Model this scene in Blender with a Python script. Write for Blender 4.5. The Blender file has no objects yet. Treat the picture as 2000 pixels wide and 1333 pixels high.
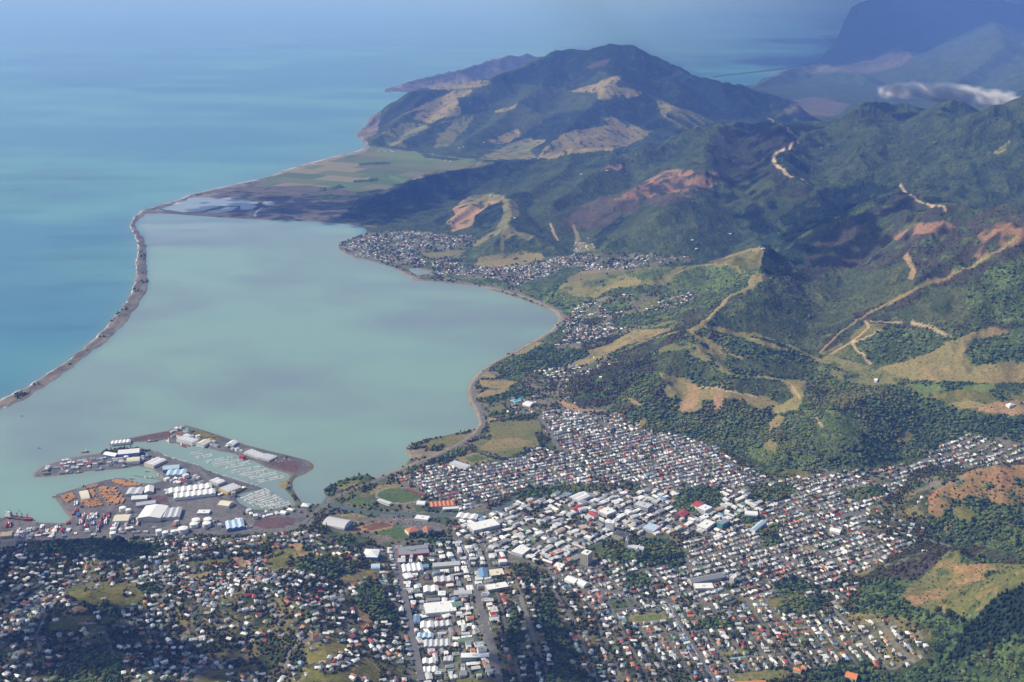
import bpy, math, random
import numpy as np
from mathutils import Vector, Matrix

SC = bpy.context.scene
COL = SC.collection
R = math.radians

# ------------------------------------------------------------------ camera, world, sun, exposure
CAM_H, PITCH, F_PX = 1500.0, 17.3, 2200.0          # metres, degrees below level, focal length in photo pixels
cam_data = bpy.data.cameras.new('camera')
cam_data.sensor_width = 36.0
cam_data.lens = F_PX / 2000.0 * 36.0
cam_data.clip_start, cam_data.clip_end = 5.0, 600000.0
cam = bpy.data.objects.new('camera', cam_data)
COL.objects.link(cam)
cam.location = (0, 0, CAM_H)
cam.rotation_euler = (R(90 - PITCH), 0, 0)
SC.camera = cam

SUN_EL, SUN_AZ = 43.0, -82.0                        # azimuth clockwise from the view direction
sun_vec = Vector((math.cos(R(SUN_EL)) * math.sin(R(SUN_AZ)), math.cos(R(SUN_EL)) * math.cos(R(SUN_AZ)), math.sin(R(SUN_EL))))
world = bpy.data.worlds.new('World')
SC.world = world
world.use_nodes = True
wn = world.node_tree.nodes
sky = wn.new('ShaderNodeTexSky')
sky.sky_type = 'NISHITA'
sky.sun_disc = False
sky.sun_elevation, sky.sun_rotation = R(SUN_EL), R(SUN_AZ % 360)
wn['Background'].inputs['Strength'].default_value = 0.10
world.node_tree.links.new(sky.outputs['Color'], wn['Background'].inputs['Color'])
sun = bpy.data.lights.new('sun', 'SUN')
sun.energy, sun.angle, sun.color = 4.6, R(0.5), (1.0, 0.93, 0.82)
sun_o = bpy.data.objects.new('sun', sun)
COL.objects.link(sun_o)
sun_o.rotation_euler = sun_vec.to_track_quat('Z', 'Y').to_euler()
SC.view_settings.view_transform = 'Standard'
SC.view_settings.look = 'None'
SC.view_settings.exposure = 0.25
SC.view_settings.gamma = 1.0
SC.view_settings.use_curve_mapping = False
SC.cycles.use_denoising = True
SC.cycles.max_bounces = 4
SC.cycles.diffuse_bounces = 2
SC.cycles.glossy_bounces = 2
SC.cycles.transmission_bounces = 2
SC.cycles.transparent_max_bounces = 16
SC.cycles.volume_bounces = 1
SC.cycles.caustics_reflective = SC.cycles.caustics_refractive = False

# ------------------------------------------------------------------ projection between photo pixels and the place
CP, SP = math.cos(R(PITCH)), math.sin(R(PITCH))

def rays(u, v):
    """Photo pixels -> unit-less world directions (x right, y ahead, z up)."""
    u, v = np.asarray(u, float), np.asarray(v, float)
    a, b = (u - 1000.0) / F_PX, -(v - 666.5) / F_PX
    return a, CP + b * SP, -SP + b * CP

def at_height(u, v, h=0.0):
    dx, dy, dz = rays(u, v)
    t = (h - CAM_H) / np.minimum(dz, -1e-4)
    return dx * t, dy * t

def to_px(x, y, z):
    x, y, z = np.asarray(x, float), np.asarray(y, float), np.asarray(z, float) - CAM_H
    dep = np.maximum(y * CP - z * SP, 1.0)
    up = y * SP + z * CP
    return 1000.0 + F_PX * x / dep, 666.5 - F_PX * up / dep

# ------------------------------------------------------------------ noise and polygon helpers
def _hash(ix, iy, seed):
    n = (ix.astype(np.int64) * 374761393 + iy.astype(np.int64) * 668265263 + seed * 974711) & 0x7fffffff
    n = ((n ^ (n >> 13)) * 1274126177) & 0x7fffffff
    return ((n ^ (n >> 16)) & 0xffff) / 65535.0

def vnoise(x, y, seed=0):
    ix, iy = np.floor(x), np.floor(y)
    fx, fy = x - ix, y - iy
    fx, fy = fx * fx * (3 - 2 * fx), fy * fy * (3 - 2 * fy)
    a, b = _hash(ix, iy, seed), _hash(ix + 1, iy, seed)
    c, d = _hash(ix, iy + 1, seed), _hash(ix + 1, iy + 1, seed)
    return (a + (b - a) * fx) * (1 - fy) + (c + (d - c) * fx) * fy

def fbm(x, y, octaves=4, seed=0, gain=0.5):
    s, amp, tot = 0.0, 1.0, 0.0
    for k in range(octaves):
        s = s + amp * vnoise(x * 2.0 ** k + 17.3 * k, y * 2.0 ** k - 9.1 * k, seed + k)
        tot += amp
        amp *= gain
    return s / tot

def ridged(x, y, octaves=4, seed=0):
    s, amp, tot = 0.0, 1.0, 0.0
    for k in range(octaves):
        s = s + amp * (1 - np.abs(2 * vnoise(x * 2.0 ** k + 31.7 * k, y * 2.0 ** k + 5.3 * k, seed + k) - 1))
        tot += amp
        amp *= 0.5
    return s / tot

def inside(px, py, poly):
    """Even-odd test of many points in one polygon."""
    poly = np.asarray(poly, float)
    out = np.zeros(px.shape, bool)
    sel = (px >= poly[:, 0].min()) & (px <= poly[:, 0].max()) & (py >= poly[:, 1].min()) & (py <= poly[:, 1].max())
    if not sel.any():
        return out
    x, y = px[sel], py[sel]
    c = np.zeros(x.shape, bool)
    j = len(poly) - 1
    for i in range(len(poly)):
        (xi, yi), (xj, yj) = poly[i], poly[j]
        if yi != yj:
            c ^= ((yi > y) != (yj > y)) & (x < (xj - xi) * (y - yi) / (yj - yi) + xi)
        j = i
    out[sel] = c
    return out

def seg_dist(px, py, line, closed=False):
    pts = list(line) + ([line[0]] if closed else [])
    d2 = np.full(px.shape, 1e18)
    for (x0, y0), (x1, y1) in zip(pts[:-1], pts[1:]):
        ex, ey = x1 - x0, y1 - y0
        L = max(ex * ex + ey * ey, 1e-9)
        t = np.clip(((px - x0) * ex + (py - y0) * ey) / L, 0, 1)
        d2 = np.minimum(d2, (px - x0 - t * ex) ** 2 + (py - y0 - t * ey) ** 2)
    return np.sqrt(d2)

def sdist(px, py, poly):
    d = seg_dist(px, py, poly, True)
    return np.where(inside(px, py, poly), d, -d)
# ------------------------------------------------------------------ the shape of the land
# outlines traced on the photograph at sea level
LAND = [
 # mainland with the boulder bank
 [(-900,1200),(-500,985),(-200,868),(0,781),(60,750),(120,711),(170,674),(208,637),(212,630),(238,600),(255,572),(264,540),(265,510),(268,480),(262,462),(252,445),(254,432),(262,422),(272,414),(285,409),(310,402),(345,392),(375,380),(420,369),(470,358),(520,347),(560,332),(600,320),(650,307),(690,298),(709,291),(716,284),(708,275),(700,268),(696,262),(706,255),(718,246),(730,238),(748,224),(778,205),(822,187),(862,178),(800,181),(775,179),(752,181),(751,175),(775,168),(830,158),(900,146),(1000,126),(1080,114),(1150,116),(1250,118),(1330,150),(1385,160),(1430,170),(1475,166),(1490,153),(1540,143),(1600,126),(1662,106),(1640,96),(1600,70),(1640,66),(2900,66),(2900,1900),(-900,1900),(-900,1060),
  (0,1060),(600,1045),(598,1000),(636,986),(638,980),(640,972),(634,965),(630,957),(640,950),(668,938),(700,929),(716,927),(735,934),(760,924),(790,910),(797,900),(800,892),(793,882),(793,874),(808,866),(830,860),(880,848),(912,842),(930,838),(936,826),(930,808),(918,790),(912,768),(918,748),(933,730),(958,711),(1000,688),(1040,666),(1074,647),(1088,632),(1092,620),(1080,608),(1054,598),(1020,585),(975,571),(930,559),(880,554),(840,550),(812,549),(804,545),(790,536),(765,523),(730,513),(690,504),(666,493),(661,482),(662,474),(700,463),(716,457),(716,449),(700,441),(655,436),(600,433),(540,431),(470,428),(400,423),(345,419),(312,417),(285,420),(273,428),(264,440),(270,450),(283,468),(287,480),(288,500),(287,520),(291,550),(284,575),(264,606),(250,628),(238,640),(215,662),(178,690),(132,726),(92,752),(42,785),(0,804),(-200,895),(-480,1010),(-900,1260)],
 # far spit of the back bay
 [(1388,150),(1420,146),(1480,139),(1540,131),(1600,122),(1660,108),(1664,111),(1600,128),(1540,136),(1480,142),(1420,148.5),(1390,152)],
 # port and central quays
 [(65,924),(84,911),(115,901),(140,894),(200,885),(201,880),(270,873),(290,879),(308,882),(332,894),(367,904),(392,911),(402,918),(437,930),(472,941),(504,951),(518,955),(480,962),(465,967),(461,975),(468,984),(490,995),(525,996),(560,992),(577,986),(640,985),(650,1060),(-900,1075),(-900,1018),(0,1011),(31,1015),(52,1018),(80,1021),(105,1022),(129,1022),(138,1014),(126,1000),(112,980),(104,972),(108,966),(140,957),(175,946),(203,939),(224,934),(241,934),(266,943),(297,945),(318,938),(316,928),(296,917),(266,910),(259,913),(217,918),(182,920),(164,922),(129,928),(84,932),(66,933)],
 # mole and marina spit
 [(210,870),(217,864),(245,857),(266,853),(325,842),(350,832),(364,831),(385,837),(430,851),(479,869),(525,881),(560,889),(602,900),(613,908),(612,917),(595,927),(577,934),(571,942),(572,955),(581,970),(590,983),(592,992),(578,992),(577,986),(567,966),(553,954),(542,948),(546,942),(563,937),(567,929),(560,925),(525,915),(490,899),(451,885),(425,881),(392,872),(378,869),(371,874),(343,867),(322,858),(315,861),(273,864),(259,864),(238,869),(214,872)],
]
WATER_CUTS = [
 [(313,408),(352,397),(378,386),(440,388),(492,392),(470,397),(430,403),(395,413),(360,415)],       # big salt pond
 [(395,414),(430,409),(445,405),(466,404),(452,412),(425,416)],
 [(434,403),(458,396),(482,394),(507,395),(500,399),(470,402)],
 [(468,403),(490,401),(503,402),(492,409),(470,410)],
 [(512,397),(535,397),(537,400),(520,402)],
 [(494,420),(500,412),(512,405),(514,407),(502,414),(500,422),(503,426),(498,425)],
 [(636,984),(650,982),(664,987),(690,992),(720,997),(760,1000),(800,1002),(850,1003),(900,1003),(945,1000),(970,992),(990,983),(1003,972),(1012,970),(996,990),(972,1000),(945,1006),(900,1010),(850,1010),(790,1008),(750,1006),(705,1003),(672,998),(650,992)],  # stream
 [(797,525),(815,524),(842,531),(838,534),(815,538),(805,533)],  # tidal pool by the point
]
# ridge lines: (photo x, photo y, height in metres) ... with the steepness of the flanks
RIDGES = [
 (0.62, [(712,250,60),(735,225,150),(765,200,270),(800,178,400),(850,167,450),(900,160,490),(960,153,530),(1020,128,640),(1090,97,790),(1120,95,800),(1150,96,800),(1175,90,838),(1205,89,846),(1235,92,830),(1270,108,730),(1310,128,620),(1350,145,540),(1400,157,470),(1450,167,400),(1500,182,310),(1560,205,200)]),
 (0.40, [(1197,108,740),(1205,150,560),(1160,200,360),(1110,250,200),(1070,285,90)]),
 (0.40, [(1082,118,660),(1060,160,480),(1010,205,300),(960,245,170),(900,275,80)]),
 (0.42, [(945,164,460),(910,190,370),(860,230,220),(810,262,110),(770,285,40)]),
 (0.45, [(835,180,390),(800,215,270),(760,250,140),(730,275,50)]),
 (0.42, [(1316,142,540),(1330,180,380),(1300,225,230),(1250,250,130)]),
 (0.40, [(1010,205,300),(1080,225,250),(1160,240,180),(1230,262,90)]),
 (0.55, [(755,178,25),(775,168,70),(800,158,130),(840,148,190),(900,135,270),(960,115,360),(1040,101,430),(1075,101,430),(1130,105,380)]),
 (0.5, [(1480,166,60),(1540,135,180),(1600,121,260),(1640,130,230),(1700,150,150)]),
 (0.45, [(1640,82,345),(1660,48,722),(1700,8,1198),(1760,-10,1402),(1850,-8,1379),(1930,3,1255),(2000,6,1221),(2150,-6,1357),(2400,-10,1402)]),
 (0.4, [(1700,8,1198),(1740,70,600),(1790,115,280)]),
 (0.4, [(1930,3,1255),(1960,90,650),(1900,140,330),(1860,160,220)]),
 (0.4, [(2150,-6,1357),(2120,110,700),(2040,160,420),(1960,190,300)]),
 # middle range
 (0.42, [(690,405,15),(760,375,60),(800,352,105),(860,332,150),(920,318,190),(980,311,210),(1060,310,215),(1120,297,260),(1200,290,300),(1270,283,330),(1330,264,390),(1400,245,440),(1490,229,490),(1560,236,490),(1620,234,510),(1690,210,620),(1750,206,640),(1850,212,660),(1920,223,670),(1960,218,710),(2010,208,770),(2200,190,850)]),
 (0.45, [(1490,229,490),(1530,255,470),(1560,275,440),(1510,303,400),(1540,340,360),(1590,366,320),(1620,395,240)]),
 (0.42, [(1400,245,440),(1380,300,360),(1330,340,310),(1230,370,230),(1150,395,150),(1090,420,90)]),
 (0.42, [(1380,330,330),(1350,370,300),(1280,420,210),(1230,450,130),(1180,480,70)]),
 (0.45, [(1690,210,620),(1720,270,500),(1700,310,420),(1640,350,320)]),
 (0.42, [(1850,212,660),(1850,270,540),(1800,310,430),(1770,345,350)]),
 (0.42, [(2010,208,770),(1990,270,620),(1950,310,500),(1900,340,420)]),
 (0.40, [(690,350,10),(760,340,20),(800,352,40)]),
 (0.42, [(1120,297,260),(1100,335,200),(1030,370,160),(990,385,150),(960,378,140),(920,400,100),(880,430,45)]),
 (0.42, [(990,385,150),(1000,420,120),(990,450,100),(960,480,60),(930,500,25)]),
 (0.40, [(990,450,100),(1040,462,80),(1060,480,50)]),
 (0.40, [(1200,290,300),(1180,330,240),(1120,360,200),(1080,400,130)]),
 # big right range
 (0.50, [(1480,515,190),(1560,482,260),(1640,433,330),(1700,411,390),(1760,367,470),(1840,408,480),(1930,404,530),(2000,400,570),(2200,390,650)]),
 (0.48, [(2150,420,640),(2000,455,560),(1900,516,430),(1810,552,330),(1720,592,240),(1640,642,150),(1590,692,75)]),
 (0.48, [(1840,408,480),(1800,455,400),(1770,490,320),(1700,535,230),(1640,575,160)]),
 (0.5, [(2000,455,560),(1980,530,420),(1940,590,300),(1900,630,200)]),
 (0.5, [(1700,411,390),(1660,470,290),(1620,520,210),(1590,560,150)]),
 # grassy spurs above the town
 (0.42, [(1488,485,310),(1440,500,280),(1380,510,240),(1300,520,200),(1200,532,150),(1110,552,80),(1060,565,30)]),
 (0.42, [(1490,512,288),(1490,538,290),(1470,560,265),(1440,585,235),(1400,626,190),(1350,648,170),(1280,668,125),(1200,692,70),(1150,702,35)]),
 (0.45, [(1400,626,190),(1370,642,185),(1420,650,190),(1480,655,190),(1550,675,150),(1610,705,90)]),
 (0.45, [(1350,648,170),(1370,680,165),(1400,705,155),(1440,735,140),(1520,742,130),(1568,748,115),(1535,800,85),(1500,845,40),(1490,872,15)]),
 (0.5, [(1370,680,165),(1320,690,150),(1290,735,120),(1320,770,80),(1300,800,30)]),
 (0.5, [(1290,690,135),(1250,700,125),(1190,715,110),(1140,745,70),(1110,775,25)]),
 (0.42, [(1300,520,200),(1260,560,140),(1210,575,100),(1170,600,50)]),
 (0.45, [(1440,585,235),(1380,600,190),(1300,640,110),(1230,665,60)]),
 # dome ridge of the side valley
 (0.42, [(1690,632,165),(1680,660,135),(1720,700,70),(1740,720,45)]),
 (0.42, [(1690,632,165),(1640,680,95),(1615,695,65)]),
 (0.42, [(2100,600,240),(1960,636,180),(1910,655,160),(1860,690,110),(1800,715,70),(1740,722,40)]),
 (0.5, [(1560,755,120),(1625,795,150),(1690,770,140),(1750,748,120),(1840,800,70),(1870,830,30)]),
 (0.5, [(1625,795,150),(1660,850,90),(1720,880,50),(1760,895,20)]),
 # right-hand near hills
 (0.5, [(1815,975,30),(1850,945,80),(1890,925,105),(1950,915,120),(2000,912,130),(2200,900,170)]),
 (0.45, [(1950,915,120),(1960,980,70),(1930,1010,30)]),
 (0.5, [(1700,1140,20),(1760,1105,60),(1820,1078,90),(1870,1075,115),(1900,1095,130),(1960,1100,140),(2010,1112,150),(2200,1130,220)]),
 (0.45, [(1870,1075,115),(1880,1140,90),(1820,1200,50),(1780,1240,20)]),
 (0.62, [(1850,1275,60),(1880,1240,105),(1920,1195,155),(1960,1160,190),(2010,1125,225),(2200,1010,330)]),
 (0.5, [(2010,1125,225),(2030,1260,170),(1960,1330,120),(1850,1420,80)]),
 # hill suburbs at the lower left
 (0.30, [(-200,1180,90),(0,1110,85),(80,1075,70),(160,1068,62),(240,1075,50),(330,1085,48),(430,1075,45),(530,1062,50),(620,1065,55),(690,1090,40)]),
 (0.25, [(-100,1300,150),(60,1220,125),(180,1170,120),(300,1160,105),(420,1180,100),(520,1150,90),(600,1120,75)]),
 (0.28, [(180,1170,120),(200,1260,115),(300,1340,130),(320,1450,150)]),
 (0.30, [(520,1150,90),(600,1200,85),(690,1170,62),(720,1200,40)]),
 (0.30, [(600,1200,85),(640,1290,95),(640,1400,110)]),
 (0.22, [(1000,1115,14),(1020,1160,28),(1050,1240,46),(1080,1330,62),(1120,1430,85)]),
 (0.35, [(1225,1050,12),(1215,1072,26),(1190,1085,14)]),
 # valley floors
 (0.03, [(1950,740,55),(1800,760,42),(1700,740,40),(1600,705,45)]),
 (0.02, [(1900,880,25),(1700,960,14)]),
]

# a fan of points round the spot below the camera, as fine as the picture everywhere
STEP = 1.9
r_list, r = [], 1350.0
while r < 62000.0:
    r_list.append(r)
    r += min(r * r / (CAM_H * F_PX) * STEP * 1.02, r / 480.0 if r < 21000 else r / 220.0)
RR = np.array(r_list)
NR = len(RR)
PHI0, PHI1 = R(-35.0), R(36.0)
NC = int((PHI1 - PHI0) * F_PX / STEP * 0.96)
PHI = np.linspace(PHI0, PHI1, NC)
GX, GY = RR[:, None] * np.sin(PHI)[None, :], RR[:, None] * np.cos(PHI)[None, :]

def coarse(k):
    ri = np.unique(np.append(np.arange(0, NR, k), NR - 1))
    ci = np.unique(np.append(np.arange(0, NC, k), NC - 1))
    return ri, ci

def upsample(a, ri, ci):
    tmp = np.empty((len(ri), NC))
    full = np.arange(NC)
    j = np.clip(np.searchsorted(ci, full, 'right') - 1, 0, len(ci) - 2)
    t = (full - ci[j]) / (ci[j + 1] - ci[j])
    tmp = a[:, j] * (1 - t) + a[:, j + 1] * t
    full = np.arange(NR)
    i = np.clip(np.searchsorted(ri, full, 'right') - 1, 0, len(ri) - 2)
    t = ((full - ri[i]) / (ri[i + 1] - ri[i]))[:, None]
    return tmp[i] * (1 - t) + tmp[i + 1] * t

# signed distance to the shore (photo pixels at sea level)
ri, ci = coarse(2)
cu, cv = to_px(GX[np.ix_(ri, ci)], GY[np.ix_(ri, ci)], 0.0)
jx = (fbm(GX[np.ix_(ri, ci)] / 60, GY[np.ix_(ri, ci)] / 60, 3, 5) - 0.5) * 5.0
shore = np.full(cu.shape, -1e9)
for poly in LAND:
    shore = np.maximum(shore, sdist(cu, cv, poly))
for poly in WATER_CUTS:
    shore = np.minimum(shore, -sdist(cu, cv, poly))
bank_jag = (cu < 320) & (cv > 415) & (cu > -500) & ((cv < 830) | (cu < -5))
shore = shore + np.where(bank_jag, jx * 1.5 - 1.0, jx * 0.12)
SHORE = upsample(shore, ri, ci)

# ridges
ri, ci = coarse(3)
cx, cy = GX[np.ix_(ri, ci)], GY[np.ix_(ri, ci)]
wx = cx + (fbm(cx / 500, cy / 500, 3, 11) - 0.5) * 260
wy = cy + (fbm(cx / 500, cy / 500, 3, 12) - 0.5) * 260
acc = np.zeros(cx.shape)
for slope, line in RIDGES:
    pts = [(*[float(q) for q in at_height(u, v, h)], h) for u, v, h in line]
    best = np.zeros(cx.shape)
    for (x0, y0, h0), (x1, y1, h1) in zip(pts[:-1], pts[1:]):
        reach = max(h0, h1) / slope + 400
        sel = (cx > min(x0, x1) - reach) & (cx < max(x0, x1) + reach) & (cy > min(y0, y1) - reach) & (cy < max(y0, y1) + reach)
        if not sel.any():
            continue
        near = np.clip(np.hypot(cx[sel] - (x0 + x1) / 2, cy[sel] - (y0 + y1) / 2) / 4000, 0, 1)
        X, Y = cx[sel], cy[sel]
        ex, ey = x1 - x0, y1 - y0
        L = ex * ex + ey * ey + 1e-6
        t = np.clip(((X - x0) * ex + (Y - y0) * ey) / L, 0, 1)
        h = h0 + (h1 - h0) * t
        d0 = np.hypot(X - x0 - t * ex, Y - y0 - t * ey)
        d1 = np.hypot(wx[sel] - x0 - t * ex, wy[sel] - y0 - t * ey)
        k = np.clip(d0 / (0.5 * h / slope + 1), 0, 1)
        d = d0 * (1 - k) + d1 * k
        q = np.sqrt((d * slope / np.maximum(h, 1)) ** 2 + 0.0016) - 0.04
        z = h * np.maximum(0, 1 - q) ** 1.3
        best[sel] = np.maximum(best[sel], z)
    acc += best ** 7
hills = acc ** (1 / 7.0)
HILL = upsample(hills, ri, ci)
del acc, hills
wob = (fbm(GX / 260, GY / 260, 2, 23) - 0.5) * 150
g1 = np.minimum(ridged((GX + wob) / 430, (GY - wob) / 430, 5, 21) - 0.80, 0.06) * 1.35
g2 = fbm(GX / 130, GY / 130, 3, 31) - 0.5
HZ = HILL + np.clip(HILL / 140, 0, 1) * (np.clip(HILL, 0, 420) * np.where(RR > 11500, 0.17, 0.36)[:, None] * g1 + 13 * (g2 - 0.15))
HZ += np.clip(HILL / 40, 0, 1) * 5.0 * (fbm(GX / 45, GY / 45, 2, 41) - 0.5)
mpp = np.hypot(RR, CAM_H)[:, None] / F_PX                 # metres in one photo pixel
rise = np.clip(SHORE * mpp * 0.5, -6.0, 3.2)
lift = np.clip(SHORE * mpp / 60.0, 0, 1)
lift = np.where(HILL > 25, np.clip(SHORE * mpp / 35.0, 0, 1), lift)
TZ = rise + np.maximum(HZ, 0) * lift + lift * 3.0

def grid_pos(x, y):
    rr, ph = np.hypot(x, y), np.arctan2(x, y)
    fi = np.interp(rr, RR, np.arange(NR))
    fj = np.clip((ph - PHI0) / (PHI1 - PHI0) * (NC - 1), 0, NC - 1.001)
    i = np.clip(fi.astype(int), 0, NR - 2)
    j = fj.astype(int)
    return i, j, fi - i, fj - j

def sample(A, x, y):
    i, j, a, b = grid_pos(np.asarray(x, float), np.asarray(y, float))
    return (A[i, j] * (1 - b) + A[i, j + 1] * b) * (1 - a) + (A[i + 1, j] * (1 - b) + A[i + 1, j + 1] * b) * a

def ground(x, y):
    return sample(TZ, x, y)

def place(u, v, off=0.0):
    """Photo pixels -> the points of the land that they show."""
    u, v = np.atleast_1d(np.asarray(u, float)), np.atleast_1d(np.asarray(v, float))
    dx, dy, dz = rays(u, v)
    ph = np.arctan2(dx, dy)
    s = -dz / np.hypot(dx, dy)
    X = np.empty(len(u)); Y = np.empty(len(u)); Z = np.empty(len(u))
    fj = np.clip((ph - PHI0) / (PHI1 - PHI0) * (NC - 1), 0, NC - 1.001)
    for a in range(0, len(u), 2000):
        sl = slice(a, a + 2000)
        j = fj[sl].astype(int); b = (fj[sl] - j)[None, :]
        H = TZ[:, j] * (1 - b) + TZ[:, j + 1] * b
        over = np.maximum(H, 0.0) + off - (CAM_H - s[sl][None, :] * RR[:, None])
        hit = over >= 0
        i = np.where(hit.any(0), hit.argmax(0), NR - 1)
        i = np.maximum(i, 1)
        k = np.arange(len(j))
        o0, o1 = over[i - 1, k], over[i, k]
        t = np.clip(-o0 / np.where(np.abs(o1 - o0) < 1e-9, 1, o1 - o0), 0, 1)
        r = RR[i - 1] + t * (RR[i] - RR[i - 1])
        X[sl], Y[sl] = r * np.sin(ph[sl]), r * np.cos(ph[sl])
        Z[sl] = CAM_H - s[sl] * r - off
    return X, Y, Z

# what the camera position can see of the land (for tracing patches onto the right slope)
GU, GV = to_px(GX, GY, TZ)
horizon = np.minimum.accumulate(np.where(TZ > -1, GV, 1e9), axis=0)
SEEN = GV <= horizon + 2.5
# ------------------------------------------------------------------ materials
def mat(name, base=(0.5, 0.5, 0.5), rough=0.7, metallic=0.0, spec=0.3):
    m = bpy.data.materials.new(name)
    m.use_nodes = True
    b = m.node_tree.nodes['Principled BSDF']
    b.inputs['Base Color'].default_value = (*base, 1)
    b.inputs['Roughness'].default_value = rough
    b.inputs['Metallic'].default_value = metallic
    b.inputs['Specular IOR Level'].default_value = spec
    return m

def nodes(m):
    return m.node_tree.nodes, m.node_tree.links, m.node_tree.nodes['Principled BSDF']

def grid_mesh(name, X, Y, Z, keep, attrs=()):
    """One mesh from a lattice of points, leaving out the cells that KEEP refuses."""
    nr, nc = X.shape
    cell = keep[:-1, :-1] | keep[1:, :-1] | keep[:-1, 1:] | keep[1:, 1:]
    i, j = np.nonzero(cell)
    idx = np.arange(nr * nc).reshape(nr, nc)
    q = np.stack([idx[i, j], idx[i, j + 1], idx[i + 1, j + 1], idx[i + 1, j]], 1)
    used = np.zeros(nr * nc, bool)
    used[q.ravel()] = True
    remap = np.cumsum(used) - 1
    q = remap[q]
    me = bpy.data.meshes.new(name)
    n = int(used.sum())
    me.vertices.add(n)
    co = np.stack([X.ravel()[used], Y.ravel()[used], Z.ravel()[used]], 1).astype(np.float32)
    me.vertices.foreach_set('co', co.ravel())
    me.loops.add(len(q) * 4)
    me.loops.foreach_set('vertex_index', q.ravel().astype(np.int32))
    me.polygons.add(len(q))
    me.polygons.foreach_set('loop_start', (np.arange(len(q)) * 4).astype(np.int32))
    me.polygons.foreach_set('loop_total', np.full(len(q), 4, np.int32))
    me.polygons.foreach_set('use_smooth', np.ones(len(q), bool))
    for aname, val in attrs:
        a = me.attributes.new(aname, 'FLOAT_COLOR', 'POINT')
        v = np.ones((n, 4), np.float32)
        v[:, :3] = val.reshape(-1, 3)[used]
        a.data.foreach_set('color', v.ravel())
    me.update(calc_edges=True)
    return me

def link(name, me, m=None, parent=None, **props):
    o = bpy.data.objects.new(name, me)
    COL.objects.link(o)
    if m is not None and len(me.materials) == 0:
        me.materials.append(m)
    if parent is not None:
        o.parent = parent
    for k, v in props.items():
        o[k] = v
    return o
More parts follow.
